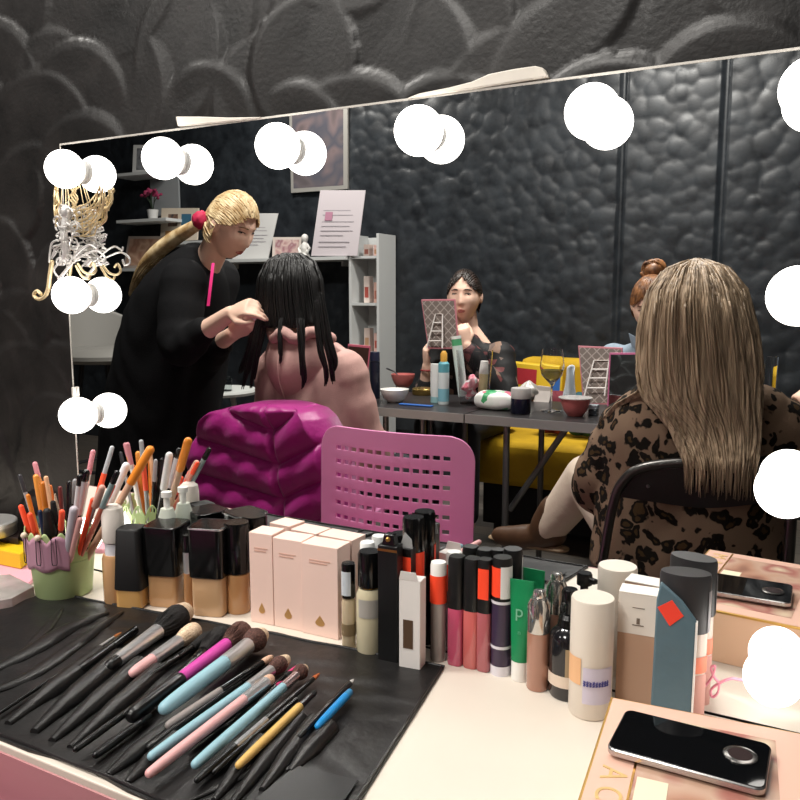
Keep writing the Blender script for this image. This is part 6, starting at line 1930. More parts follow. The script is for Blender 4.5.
# bun woman
we = person('woman with an auburn top bun and a denim shirt, half hidden behind the blonde hair', [V(652, 390, 2.8)[0], 2.8, 0])
hc2, hR2 = head_frame(V(651, 306, YW), (0.10, -0.92, -0.42))
sk, cx2, hip2, nk2 = sitter(we, hc2, hR2, 652, 352, SKIN_MAT)
bL, bR = X3([cx2[0] - 0.165, YW + 0.07, cx2[2] - 0.04]), X3([cx2[0] + 0.165, YW + 0.07, cx2[2] - 0.04])
for a_, sx in ((bL, -1), (bR, 1)):
    e_ = a_ + X3([sx * 0.05, -0.02, -0.27]); w_ = e_ + X3([-sx * 0.10, -0.22, 0.06])
    add_limb(sk, [a_, e_], [0.045, 0.037]); add_limb(sk, [e_, w_], [0.036, 0.024]); add_hand(sk, w_, (-sx * 0.4, -1, 0.1), (0, 0, 1), -sx, 0.4)
obj('body', sk, SKIN_MAT, we, remesh=0.0065)
face_parts(we, hc2, hR2, 1.0, M('a85a55', 0.4), 0, 0.2, M('5a3a26', 0.7))
DENIM = M('8593a0', 0.8, spec=0.2, noise=0.12, nscale=50, bump=0.2, bscale=350)
tp = garment([R_(X3([cx2[0], YW + 0.2, 0.56]), 0.2, 0.15), R_(X3([cx2[0], YW + 0.16, 0.72]), 0.2, 0.15), R_(X3([cx2[0], YW + 0.11, cx2[2] - 0.15]), 0.205, 0.14), R_(X3([cx2[0], YW + 0.08, cx2[2] - 0.02]), 0.18, 0.105), R_(X3([cx2[0], YW + 0.055, cx2[2] + 0.04]), 0.085, 0.078)], 6, 0.005, 10)
for a_, sx in ((bL, -1), (bR, 1)):
    e_ = a_ + X3([sx * 0.05, -0.02, -0.27]); w_ = e_ + X3([-sx * 0.10, -0.22, 0.06])
    x = sleeve_tube(a_, e_, w_ - (w_ - e_) * 0.2, [0.078, 0.066, 0.046], 11, 0.003); tp.add(x.v, x.f)
obj('denim_shirt', tp, DENIM, we, remesh=0.008)['label'] = 'light blue denim shirt'
mb = MB()
for sx in (-1, 1):
    mb.plate([(0, 0), (0.075, 0.015), (0.06, -0.035), (0.01, -0.055)], nk2 + X3([sx * 0.012, -0.07, -0.02]), X3([sx, 0.25, 0.25]), EZ, -EY, 0.006)
obj('collar', mb, DENIM, we, bevel=0.002)
trousers(we, hip2, M('2a2f38', 0.8))
AUB = hair_mat('auburn_hair', '54341f', '9c6a40', 0.42, (30, 30, 30), 0.0)
hm = hair_cap(hc2, hR2, 1.0, 0.011, lambda x, z: z > 0.070 - 1.05 * max(0, abs(x) - 0.02), -0.06)
swept_hair(hm, hc2, hR2, 1.0, (0, -0.25, 0.95), lambda x: 0.070 - 1.05 * max(0, abs(x) - 0.02), 170, 0.0048, 32, 0.012, 0.002)
bc = V(654, 271, YW + 0.03)
def bun(g, k):
    a, tilt, r_ = g.uniform(0, 2 * PI), g.uniform(-1.2, 1.2), g.uniform(0.028, 0.046)
    u_ = X3([math.cos(tilt), 0.3, math.sin(tilt)]); u_ /= np.linalg.norm(u_); w_ = np.cross(u_, X3([0.2, 1, 0.1])); w_ /= np.linalg.norm(w_)
    return [bc + r_ * (math.cos(a + q) * u_ * 1.15 + math.sin(a + q) * w_) + EY * g.uniform(-0.008, 0.008) for q in np.linspace(0, 2.6, 9)]
hm.ball(bc, (0.046, 0.04, 0.040), 18, 12)
strands(hm, bun, 70, 0.006, 21, 6)
obj('hair', hm, AUB, we, ang=180)['label'] = 'auburn hair twisted into a top bun'

# ---------------------------------------------------------------- folding tables and what stands on them
TN, TF = 1.88, 2.40
xs_t = [V(338, 407, TN)[0], V(464.5, 415, TN)[0], V(806, 440, TN)[0]]
TDARK = M('2c2a2b', 0.3, noise=0.1, nscale=20)
TGREY = M('8f8e8c', 0.4, metal=0.3)
LEGM = M('6f6f70', 0.35, metal=0.8)
for i in range(2):
    x0, x1 = xs_t[i] + (0.003 if i else 0), xs_t[i + 1] - 0.003
    t = thing('folding_table', ['dark topped folding table by the girl in the hoodie', 'dark topped folding table in front of the woman in leopard print'][i], 'table', [(x0 + x1) / 2, (TN + TF) / 2, 0])
    obj('table_top', MB().box([(x0 + x1) / 2, (TN + TF) / 2, TOP - 0.012], (x1 - x0, TF - TN, 0.024)), TDARK, t, smooth=False, bevel=0.001)
    obj('edge_trim', MB().box([(x0 + x1) / 2, TN - 0.002, TOP - 0.016], (x1 - x0, 0.004, 0.034)), TGREY, t, smooth=False)
    ins = 0.10
    for sx, xx in ((1, x0 + (0.15 if i else 0.2)), (-1, x1 - 0.2)):
        for yy in (TN + 0.05, TF - 0.05):
            obj('leg', MB().tube([[xx, yy, TOP - 0.03], [xx, yy, 0.012]], 0.0125, 10, True), LEGM, t)
        obj('stretcher', MB().tube([[xx, TN + 0.05, 0.2], [xx, TF - 0.05, 0.2]], 0.010, 8), LEGM, t)
        if i:
            br0 = X3([xx + sx * 0.22, (TN + TF) / 2 - 0.15, TOP - 0.03]); br1 = X3([xx - sx * 0.0, TN + 0.10, 0.36])
            obj('brace', MB().tube([br0, br1], 0.012, 8), LEGM, t)


def tab(name, label, cat, px, py, pt, w, segs, **k):
    return container(name, label, cat, px, py, pt, w, segs, **k)


def bowl(label, px, py, pt, w, mat, inner=None):
    c, r = base_c(px, py, w * 0.55)
    r = w * depth(c) / F / 2; h = ztop(c, pt) - TOP
    t = thing('bowl', label, 'bowl', c)
    obj('bowl_shell', MB().lathe([(0, 0.0005), (r * 0.5, 0.0005), (r * 0.75, h * 0.3), (r * 0.95, h * 0.75), (r, h), (r * 0.95, h), (r * 0.88, h * 0.72), (r * 0.6, h * 0.25), (0, h * 0.2)], c, 32), mat, t, ang=60)
    if inner:
        obj('contents', MB().ball(c + EZ * h * 0.75, (r * 0.8, r * 0.8, h * 0.3), 20, 10), inner, t)
    return c, r, h, t


bowl('white enamel bowl with cotton pads at the left end of the folding table', 394.5, 403, 389, 29, M('e6e4e0', 0.35), M('f1efec', 0.8))
c, r, h, t = bowl('small pink bowl with a spoon behind the white bowl', 403, 388, 374, 24, M('c4706c', 0.4))
sp = thing('spoon', 'dark spoon standing in the pink bowl', 'spoon', c + EZ * 0.01)
obj('handle', MB().tube([c + EZ * h * 0.4 + EX * 0.01, c + EZ * h * 1.15 - EX * 0.05, c + EZ * h * 1.35 - EX * 0.09], [0.003, 0.0035, 0.005], 8, True), M('555558', 0.3, metal=0.7), sp)
obj('scoop', MB().ball(c + EZ * h * 0.36 + EX * 0.014, (0.012, 0.009, 0.004), 12, 8), M('555558', 0.3, metal=0.7), sp)
tab('compact', 'flat bronze compact lying behind the white squeeze tubes', 'compact', 423, 396, 388, 22, [('case', M('7d6638', 0.3, metal=0.6), [(0.95, 0), (1, 0.2), (1, 0.5)]), ('lid', M('8d743f', 0.25, metal=0.7), [(1, 0.52), (1, 0.85), (0.9, 1)])])
tab('squeeze_tube', 'white squeeze tube standing left of the teal banded bottle', 'tube', 435.5, 403, 364, 11, [('tube_body', M('dfe3e0', 0.4), [(0.9, 0.15), (1, 0.3), (1, 1)]), ('cap', M('8fb9bd', 0.4), [(0.95, 0), (0.95, 0.15)])], asp=0.6)
k = tab('spray_bottle', 'white bottle with a teal band and an orange nozzle', 'bottle', 443.5, 405, 351, 11, [('bottle_body', M('d5dfdf', 0.35), [(0.95, 0), (1, 0.03), (1, 0.6)]), ('shoulder', M('5fa3b0', 0.4), [(1, 0.6), (1, 0.76), (0.7, 0.8)]), ('nozzle', M('dba64a', 0.35), [(0.6, 0.8), (0.6, 0.95), (0.3, 1)])])
band(k['t'], 'blue_print', M('7fb6c4', 0.5), k['c'], k['r'], k['h'], 0.06, 0.3)
comb = tag(obj('comb', MB().box(onz(416, 405, TOP + 0.004), (0.15, 0.022, 0.005)), M('2f63b0', 0.4), bevel=0.001), 'blue comb lying along the front edge of the folding table', 'comb')
tab('dark_bottle', 'navy bottle standing beside the pink framed mirror near the girl', 'bottle', 375, 399, 352, 10, [('bottle_body', M('1a1d2c', 0.3), [(0.95, 0), (1, 0.02), (1, 0.8)]), ('cap', M('23263a', 0.3), [(0.98, 0.81), (0.98, 0.98), (0.9, 1)])])
# clear beaker with pink wipes, tubes standing in it
c, r = base_c(474, 406, 31)
t = thing('beaker', 'large clear plastic beaker holding tubes and pink wipes', 'beaker', c)
hb = ztop(c, 350) - TOP
obj('wall', MB().lathe([(0, 0.001), (r * 0.92, 0.001), (r * 1.18, hb), (r * 1.15, hb), (r * 0.89, 0.004), (0, 0.004)], c, 32), glass('f4f4f6', 0.02, 1.12), t, ang=60)
mb = MB(); g = random.Random(2)
for k_ in range(16):
    mb.ball(c + X3([g.uniform(-0.7, 0.2) * r, g.uniform(-0.6, 0.6) * r, hb * g.uniform(0.12, 0.48)]), (g.uniform(0.014, 0.024), g.uniform(0.01, 0.02), g.uniform(0.012, 0.02)), 10, 8)
wi = obj('wipes', mb, spotted('pink_wipes', 'e9a6ae', ['f0d9da', 'd86f80', 'f2ecec', 'e28a98'], 60, 0.7), remesh=0.008)
tag(wi, 'crumpled pink wipes inside the clear beaker', 'wipes', kind='stuff')
def leaning(name, label, cat, a, b_, Y, r, segs):
    A, B = V(*a, Y), V(*b_, Y); d = B - A
    t = thing(name, label, cat, A)
    for part, mat, f0, f1, r0, r1 in segs:
        obj(part, MB().tube([A + d * f0, A + d * (f0 + f1) / 2, A + d * f1], [r * r0, r * (r0 + r1) / 2, r * r1], 16), mat, t)
yb = c[1]
leaning('squeeze_tube', 'tall white tube with a green cap rising out of the beaker', 'tube', (463, 396), (456, 336), yb - 0.01, 0.022, [('tube_body', M('cfdcd8', 0.35), 0, 0.84, 0.9, 1), ('cap', M('57a878', 0.4), 0.84, 0.95, 0.95, 0.95), ('white_lid', M('e8ece8', 0.4), 0.95, 1, 0.98, 0.98)])
leaning('squeeze_tube', 'cream tube with a rounded white cap at the right of the beaker', 'tube', (482, 398), (484.5, 361), yb + 0.0, 0.019, [('tube_body', M('e2cf9f', 0.4), 0, 0.66, 0.95, 1), ('cap', M('ebe7e2', 0.4), 0.66, 1, 1.05, 0.8)])
mb = MB()
pk = onz(491, 411)
def pkf(u, v):
    th, ph = 2 * PI * u, -PI / 2 + PI * v
    q = X3([math.copysign(abs(math.cos(th)) ** 0.7, math.cos(th)) * math.cos(ph) ** 0.6 if abs(ph) < PI / 2 - 1e-4 else 0, math.copysign(abs(math.sin(th)) ** 0.7, math.sin(th)) * (max(0, math.cos(ph)) ** 0.6), math.copysign(abs(math.sin(ph)) ** 0.8, math.sin(ph))])
    return pk + EY * 0.05 + X3([q[0] * 0.088, q[1] * 0.05, 0.038 + q[2] * 0.037 + 0.003 * math.sin(th * 5) * math.cos(ph)])
mb.grid(pkf, 40, 20, True)
tag(obj('tissue_pack', mb, spotted('tissue_wrapper', 'e9ece6', ['e9ece6', '3f9a63', 'f0f0ee', 'c2667a', 'e2e8e0', '6fb58a'], 30, 0.35)), 'white tissue pack with green and pink print in front of the beaker', 'tissue pack')
tab('jar', 'dark jar with a frosted lid next to the tissue pack', 'jar', 520.5, 415, 388, 20, [('jar_body', M('17192a', 0.2), [(0.92, 0), (1, 0.05), (1, 0.6)]), ('lid', M('b9b6b4', 0.35), [(0.98, 0.6), (1, 0.62), (1, 0.95), (0.95, 1)])])
cc_ = onz(524, 402); t = thing('foil_wrapper', 'crumpled silver foil wrapper behind the dark jar', 'wrapper', cc_)
g = random.Random(4); mb = MB()
def foil(u, v):
    th = 2 * PI * u; rr_ = 0.046 * math.sin(PI * (0.12 + 0.86 * v)) * (1 + 0.12 * math.sin(th * 7 + v * 9))
    return cc_ + EY * 0.06 + X3([rr_ * math.cos(th), rr_ * math.sin(th), 0.002 + 0.085 * v])
mb.grid(foil, 36, 14, True); mb.f.append(tuple(reversed(range(36)))); mb.f.append(tuple(36 * 13 + i for i in range(36)))
obj('foil', mb, M('b8b4ae', 0.35, metal=0.5), t)
a = onz(532, 402) + EY * 0.02
t = thing('folded_card', 'small folded white card left of the wine glass', 'card', a + EX * 0.03)
for sgn in (-1, 1):
    obj('panel', MB().plate([(0, 0), (0.068, 0), (0.074, 0.066), (0.012, 0.070)], a + EY * (0.012 - sgn * -0.012), EX, X3([0, -sgn * 0.25, 0.97]), EY, 0.0008), M('e9dfd8', 0.6), t, smooth=False)
# wine glass
c, r = base_c(551, 413, 24)
hw_ = ztop(c, 349) - TOP
t = thing('wine_glass', 'stemmed wine glass holding pale white wine', 'wine glass', c)
K_ = 24 * depth(c) / F / 2
prof = [(0, 0.0005), (K_ * 0.95, 0.0005), (K_ * 0.95, 0.002), (0.006, 0.008), (0.004, hw_ * 0.2), (0.004, hw_ * 0.42), (0.012, hw_ * 0.46), (K_ * 0.85, hw_ * 0.58), (K_ * 1.02, hw_ * 0.72), (K_ * 0.82, hw_)]
prof2 = [(K_ * 0.80, hw_), (K_ * 0.985, hw_ * 0.72), (K_ * 0.82, hw_ * 0.585), (0.010, hw_ * 0.475), (0, hw_ * 0.47)]
obj('glass_body', MB().lathe(prof + prof2, c, 36), glass('ffffff', 0.0, 1.25), t, ang=70)
obj('wine', MB().lathe([(0, hw_ * 0.476), (0.009, hw_ * 0.48), (K_ * 0.80, hw_ * 0.588), (K_ * 0.93, hw_ * 0.665), (0, hw_ * 0.665)], c, 32), M('d8c25a', 0.05, trans=0.8, ior=1.33), t)
# standing white tissue
mb = MB(); a = onz(566, 402)
def tis(u, v):
    x = (u - 0.5) * 0.07 * (1 - 0.55 * v); return a + EY * 0.05 + X3([x + 0.012 * v * math.sin(3 * u), 0.016 * math.sin(u * 9 + v * 3), 0.155 * v * (1 - 0.25 * (u - 0.35) ** 2 * 4)])
mb.grid(tis, 24, 16)
tag(obj('tissue', mb, M('cfd6dc', 0.8), solid=0.0015), 'white tissue standing in a peak right of the wine glass', 'tissue')
c, r, h, t = bowl('pink bowl with a clear rim at the right front of the folding table', 575, 417, 398, 30, M('c26a68', 0.35))
obj('rim_disc', MB().lathe([(0, h), (r * 1.12, h), (r * 1.12, h + 0.003), (0, h + 0.003)], c, 32), M('dcd8d6', 0.2, trans=0.4), t)
tb_ = onz(592, 416)
t = thing('eyeshadow_pot', 'small square clear pot right of the front pink bowl', 'pot', tb_ + EY * 0.02)
obj('pot_body', MB().box(tb_ + EY * 0.02 + EZ * 0.012, (0.032, 0.032, 0.023)), M('40474d', 0.2), t, bevel=0.002)
obj('lid', MB().box(tb_ + EY * 0.02 + EZ * 0.033, (0.034, 0.034, 0.016)), M('aeb9c0', 0.15), t, bevel=0.002)


# mirrors with a folding stand; outline corners: top left, top right, bottom right, bottom left
LATT_BASE, LATT_LINE = 'a89c98', 'd9d2ce'
def lattice():
    m, nt, b = new_mat('lattice_print')
    N, L = nt.nodes.new, nt.links.new
    tc = N('ShaderNodeTexCoord'); mp = N('ShaderNodeMapping'); mp.inputs['Rotation'].default_value = (0, 0.80, 0); mp.inputs['Scale'].default_value = (1, 0.0001, 1)
    L(tc.outputs['Object'], mp.inputs['Vector'])
    sx = N('ShaderNodeSeparateXYZ'); L(mp.outputs['Vector'], sx.inputs['Vector'])
    outs = []
    for o_ in ('X', 'Z'):
        a1 = N('ShaderNodeMath'); a1.operation = 'MULTIPLY'; a1.inputs[1].default_value = 34; L(sx.outputs[o_], a1.inputs[0])
        a2 = N('ShaderNodeMath'); a2.operation = 'FRACT'; L(a1.outputs[0], a2.inputs[0])
        a3 = N('ShaderNodeMath'); a3.operation = 'LESS_THAN'; a3.inputs[1].default_value = 0.16; L(a2.outputs[0], a3.inputs[0]); outs.append(a3)
    mx = N('ShaderNodeMath'); mx.operation = 'MAXIMUM'; L(outs[0].outputs[0], mx.inputs[0]); L(outs[1].outputs[0], mx.inputs[1])
    mc = N('ShaderNodeMixRGB'); mc.inputs['Color1'].default_value = srgb('82766f'); mc.inputs['Color2'].default_value = srgb('b3a8a2')
    L(mx.outputs[0], mc.inputs['Fac']); L(mc.outputs['Color'], b.inputs['Base Color']); b.inputs['Roughness'].default_value = 0.5
    return m
LATT = lattice()
PINKF = M('c9828c', 0.4)
def table_mirror(label, corners, ladder, Y, mat, frame, tilt=0.0, group=None, back=0.0):
    P = [V(x, y, Y) for x, y in corners]
    zmin = min(p[2] for p in P)
    P = [p + EY * (p[2] - zmin) * tilt for p in P]
    cen = sum(P) / 4
    t = thing('tabletop_mirror', label, 'mirror', [cen[0], cen[1], zmin])
    n = np.cross(P[1] - P[0], P[3] - P[0]); n /= np.linalg.norm(n)
    if n[1] < 0:
        n = -n
    ins = [p + (cen - p) / np.linalg.norm(cen - p) * 0.010 for p in P]
    mb = MB()
    mb.add([p for p in P] + [p + n * 0.008 for p in P], [(0, 1, 2, 3), (7, 6, 5, 4)] + [(i, i + 4, (i + 1) % 4 + 4, (i + 1) % 4) for i in range(4)])
    obj('frame', mb, frame, t, smooth=False, bevel=0.002)
    mb = MB(); mb.add([p - n * 0.0012 for p in ins] + [p - n * 0.0002 for p in ins], [(0, 1, 2, 3), (7, 6, 5, 4)] + [(i, i + 4, (i + 1) % 4 + 4, (i + 1) % 4) for i in range(4)])
    obj('panel', mb, mat, t, smooth=False)
    if ladder:
        q = [V(x, y, Y) for x, y in ladder]
        q = [p + EY * (p[2] - zmin) * tilt - n * f for p, f in zip(q, (0.005, 0.005, 0.03, 0.03))]
        mb = MB(); mb.tube([q[3], q[0], q[1], q[2]], 0.0036, 8)
        for f in (0.25, 0.5, 0.78):
            mb.tube([q[0] + (q[3] - q[0]) * f, q[1] + (q[2] - q[1]) * f], 0.0028, 8)
        obj('folding_stand', mb, M('e6dfda', 0.4), t)
    return t
SILVERED = M('dfe8ea', 0.03, metal=1.0)
table_mirror('small lattice backed mirror held up in the dark haired woman\'s hand', [(421, 299.5), (455, 299), (459, 349), (428, 349)], [(436, 314), (443, 314), (445, 348), (429.5, 348)], YW - 0.19, LATT, PINKF)
table_mirror('lattice backed standing mirror on the table in front of the denim shirt', [(576, 346), (621, 348), (621, 405), (583, 405)], [(593, 361), (608, 361), (606, 396), (586, 396)], onz(600, 405)[1] + 0.10, LATT, PINKF, 0.12)
table_mirror('pink framed standing mirror with its glass turned to us beside the long blonde hair', [(608, 353), (650, 353), (648, 408), (607, 407)], None, onz(610, 408)[1] + 0.02, SILVERED, M('c56a92', 0.4), 0.10)
table_mirror('pink framed mirror standing at the table end right of the girl', [(346, 344), (368.5, 346), (364, 407), (350, 407)], None, onz(357, 407)[1], M('5f463f', 0.15, metal=0.6), M('b95f72', 0.4), 0.05)
# tumbler at the right edge behind the leopard top
k = tab('tumbler', 'clear tumbler glimpsed at the right edge behind the leopard shoulder', 'glass', 768, 421, 357, 12, [('glass_wall', glass('ffffff', 0.0, 1.2), [(0.85, 0), (1, 1)])])

# ---------------------------------------------------------------- yellow sofa with bags
sx0, sx1 = V(470, 470, 2.6)[0], V(728, 470, 2.6)[0]
YELS = M('b8920e', 0.8, noise=0.08, nscale=14, bump=0.2, bscale=200)
so = thing('sofa', 'long yellow sofa behind the folding tables', 'sofa', [(sx0 + sx1) / 2, 3.0, 0])
obj('seat', MB().box([(sx0 + sx1) / 2, 2.93, 0.40], (sx1 - sx0, 0.66, 0.22)), YELS, so, bevel=0.03)
obj('backrest', MB().box([(sx0 + sx1) / 2, 3.34, 0.62], (sx1 - sx0, 0.16, 0.46)), YELS, so, bevel=0.04)
obj('base', MB().box([(sx0 + sx1) / 2, 2.97, 0.18], (sx1 - sx0 - 0.08, 0.6, 0.2)), M('161616', 0.7), so, bevel=0.005)
for a_ in (sx0 + 0.1, sx1 - 0.1):
    for b_ in (2.72, 3.2):
        obj('leg', MB().tube([[a_, b_, 0.085], [a_, b_, 0.005]], 0.02, 12), M('161616', 0.5), so)
def lump(name, label, cat, c, r, mat):
    mb = MB()
    def fn(u, v):
        th, ph = 2 * PI * u, -PI / 2 + PI * v
        s_ = lambda a, p: math.copysign(abs(a) ** p, a)
        return X3(c) + X3([r[0] * s_(math.cos(th), 0.6) * max(0, math.cos(ph)) ** 0.5, r[1] * s_(math.sin(th), 0.6) * max(0, math.cos(ph)) ** 0.5, r[2] * s_(math.sin(ph), 0.7) + 0.01 * math.sin(th * 3)])
    mb.grid(fn, 36, 18, True)
    return tag(obj(name, mb, mat), label, cat)
q = V(553, 438, 2.85); lump('cushion', 'maroon cushion on the yellow sofa under the table edge', 'cushion', [q[0], 2.85, 0.625], (0.072, 0.07, 0.095), M('6a1f2c', 0.8))
q = V(573, 438, 2.85); lump('cushion', 'teal cushion on the yellow sofa beside the maroon one', 'cushion', [q[0] + 0.045, 2.85, 0.625], (0.072, 0.07, 0.095), M('1f4a52', 0.8))
q = V(527, 382, 3.1)
mb = MB().plate([(-0.19, -0.13), (0.17, -0.13), (0.17, 0.10), (-0.19, 0.12)], [q[0], 3.16, q[2] - 0.02], EX, X3([0, 0.12, 1.0]), EY, 0.06)
bg = thing('gift_bag', 'yellow shopping bag with a red print behind the wine glass', 'bag', [q[0], 3.16, q[2] - 0.15])
obj('bag_body', mb, M('d9b52a', 0.5), bg, bevel=0.006)
obj('red_print', MB().plate([(-0.13, 0.0), (0.03, 0.0), (0.03, 0.08), (-0.13, 0.09)], [q[0], 3.1585, q[2] - 0.02], EX, X3([0, 0.12, 1.0]), EY, 0.001), M('a82a34', 0.5), bg, smooth=False)
obj('blue_print', MB().plate([(0.05, -0.12), (0.16, -0.12), (0.16, 0.06)], [q[0], 3.1585, q[2] - 0.02], EX, X3([0, 0.12, 1.0]), EY, 0.001), M('2b5fa8', 0.5), bg, smooth=False)

# ---------------------------------------------------------------- shelves along the back wall
SF = 3.50
SW = M('c9cbca', 0.5)
bx = lambda a_, b_, py, Y=SF: (V(a_, py, Y)[0], V(b_, py, Y)[0])
zz = lambda py, px=360, Y=SF: V(px, py, Y)[2]
x0, x1 = bx(349, 379, 300)
z1_, z2_ = zz(234), zz(256)
bk = thing('bookcase', 'narrow white bookcase standing against the dark back wall', 'bookcase', [(x0 + x1) / 2, SF + 0.11, 0])
W2, D2 = x1 - x0, 0.22
for xx in (x0 + 0.009, x1 - 0.009):
    obj('side_panel', MB().box([xx, SF + D2 / 2, z1_ / 2 + 0.002], (0.018, D2, z1_ - 0.004)), SW, bk, smooth=False, bevel=0.001)
obj('back_panel', MB().box([(x0 + x1) / 2, SF + D2 - 0.005, z1_ / 2], (W2 - 0.036, 0.006, z1_ - 0.02)), SW, bk, smooth=False)
lev = [0.06] + [zz(y) for y in (400, 352, 303, 256)]
for z_ in lev:
    obj('shelf', MB().box([(x0 + x1) / 2, SF + D2 / 2, z_ - 0.008], (W2 - 0.036, D2 - 0.012, 0.016)), SW, bk, smooth=False)
PINKBOX = ['e0b8ae', 'd6c2b8', 'cfa79a', 'e6d5cc']
nb_ = 0
lbl = ['pale box in the top niche of the bookcase', 'rosy box in the top niche of the bookcase, at the right', 'tall cream box in the second niche of the bookcase', 'beige box in the second niche of the bookcase, at the right', 'pale box with a printed front in the lowest visible niche', 'dusky box in the lowest visible niche, at the right']
for z_, hh in ((lev[4], (0.075, 0.07)), (lev[3], (0.17, 0.13)), (lev[2], (0.15, 0.12))):
    for q_ in range(2):
        xx = x0 + W2 * (0.42 + 0.33 * q_)
        t = thing('product_box', lbl[nb_], 'box', [xx, SF + 0.09, z_ + 0.0005], 'boxes in the bookcase')
        obj('carton', MB().box([xx, SF + 0.09, z_ + hh[q_] / 2 + 0.0008], (0.042, 0.05, hh[q_])), M(PINKBOX[(nb_ * 3 + 1) % 4], 0.5), t, smooth=False, bevel=0.001)
        obj('printed_front', MB().box([xx, SF + 0.0645, z_ + hh[q_] * 0.4], (0.028, 0.001, hh[q_] * 0.4)), M(['a86a5c', 'b99070', 'b3564c'][nb_ % 3], 0.5), t, smooth=False)
        nb_ += 1
xl_ = V(205, 258, SF)[0]
ls = thing('wall_shelf', 'long white shelf on the back wall joining the bookcase', 'shelf', [(xl_ + x0) / 2, SF + 0.1, z2_ - 0.03])
obj('board', MB().box([(xl_ + x0) / 2 - 0.002, SF + 0.095, z2_ - 0.011], (x0 - xl_ - 0.006, 0.25, 0.022)), SW, ls, smooth=False, bevel=0.001)
for f in (0.1, 0.9):
    obj('bracket', MB().box([xl_ + (x0 - xl_) * f, SF + 0.16, z2_ - 0.04], (0.012, 0.10, 0.034)), SW, ls, smooth=False)


def sheet(name, label, cat, corners, Y, lean, parts, depth_=0.004, zbase=None):
    """a framed sheet or board leaning on the wall; corners tl, tr, br, bl in pixels; parts (name, material, u0, v0, u1, v1) on its face"""
    P = [V(x, y, Y) for x, y in corners]
    if zbase is not None:
        dz = zbase + 0.001 - min(p[2] for p in P); P = [p + EZ * dz for p in P]
    zm = min(p[2] for p in P)
    P = [p + EY * (p[2] - zm) * lean for p in P]
    n = np.cross(P[1] - P[0], P[3] - P[0]); n /= np.linalg.norm(n)
    n = n if n[1] > 0 else -n
    cen = sum(P) / 4
    t = thing(name, label, cat, [cen[0], cen[1], zm])
    nm, mat = parts[0][:2]
    obj(nm, MB().add(P + [p + n * depth_ for p in P], [(0, 1, 2, 3), (7, 6, 5, 4)] + [(i, i + 4, (i + 1) % 4 + 4, (i + 1) % 4) for i in range(4)]), mat, t, smooth=False, bevel=min(0.001, depth_ / 4))
    at_ = lambda u, v: P[0] * (1 - u) * (1 - v) + P[1] * u * (1 - v) + P[2] * u * v + P[3] * (1 - u) * v
    for i, (nm, mat, u0, v0, u1, v1) in enumerate(parts[1:]):
        Q = [at_(u0, v0), at_(u1, v0), at_(u1, v1), at_(u0, v1)]
        e_ = 0.0008 + 0.0004 * i
        obj(nm, MB().add([p - n * e_ for p in Q] + [p - n * (e_ - 0.0006) for p in Q], [(0, 1, 2, 3), (7, 6, 5, 4)] + [(i_, i_ + 4, (i_ + 1) % 4 + 4, (i_ + 1) % 4) for i_ in range(4)]), mat, t, smooth=False)
    return t


PAPER = M('cfc6ca', 0.6)
INK = M('a9a2a8', 0.6)
lines = [('printed_line', INK, 0.14, v, 0.14 + w, v + 0.012) for v, w in ((0.3, 0.6), (0.37, 0.66), (0.47, 0.7), (0.54, 0.62), (0.61, 0.7), (0.68, 0.5), (0.78, 0.66), (0.85, 0.6))]
sheet('notice_board', 'large white notice sheet with a pink stamp standing on the shelf', 'notice', [(318, 190), (363.5, 190), (357, 256), (311, 256)], SF - 0.015, 0.06, [('sheet', PAPER)] + lines + [('pink_stamp', M('b9849a', 0.6), 0.2, 0.33, 0.36, 0.46)], 0.005, z2_)
sheet('paper_sheet', 'white paper sheet on the shelf right behind the blonde woman\'s face', 'paper', [(240, 211), (276.5, 211), (268, 257), (232, 257)], SF + 0.10, 0.06, [('sheet', M('d3d2d0', 0.6))] + lines[:6], 0.005, z2_)
sheet('picture_card', 'small pinkish picture card between the paper sheet and the white figurine', 'picture', [(272, 236), (301, 236), (300, 257), (272, 257)], SF + 0.08, 0.05, [('card', M('d9cdc4', 0.5)), ('picture', picture('card_print', ['b58a8a', 'd9c0b8', 'a0707a', 'e0d6cc'], 14), 0.1, 0.12, 0.92, 0.9)], 0.005, z2_)
fg = thing('figurine', 'little white figurine on the shelf left of the notice sheet', 'figurine', V(305, 257, SF + 0.05))
fb = V(305, 250, SF + 0.05); fb[2] = z2_ + 0.001
mb = MB(); mb.lathe([(0, 0), (0.034, 0), (0.036, 0.01), (0.022, 0.03), (0.028, 0.06), (0.022, 0.09), (0.012, 0.105), (0, 0.106)], fb, 20)
mb.ball(fb + EZ * 0.128, (0.026, 0.024, 0.028), 16, 12)
for s_ in (-1, 1):
    mb.tube([fb + X3([s_ * 0.02, 0, 0.085]), fb + X3([s_ * 0.045, -0.01, 0.06]), fb + X3([s_ * 0.03, -0.02, 0.035])], 0.009, 8, True)
obj('statuette', mb, M('dcd9d4', 0.4), fg, remesh=0.004)
# framed picture on the wall
WY = BACK - 0.045
sheet('wall_picture', 'large silver framed picture hung on the dark back wall', 'picture', [(289, 106), (347.5, 106), (347.5, 189), (291, 193)], WY, 0.0,
      [('frame', M('b4b1ab', 0.4, metal=0.4)), ('picture', picture('wall_print', ['4a4648', '696164', '54545d', '7a6b6c', '575052'], 5), 0.05, 0.04, 0.93, 0.95)], 0.02)

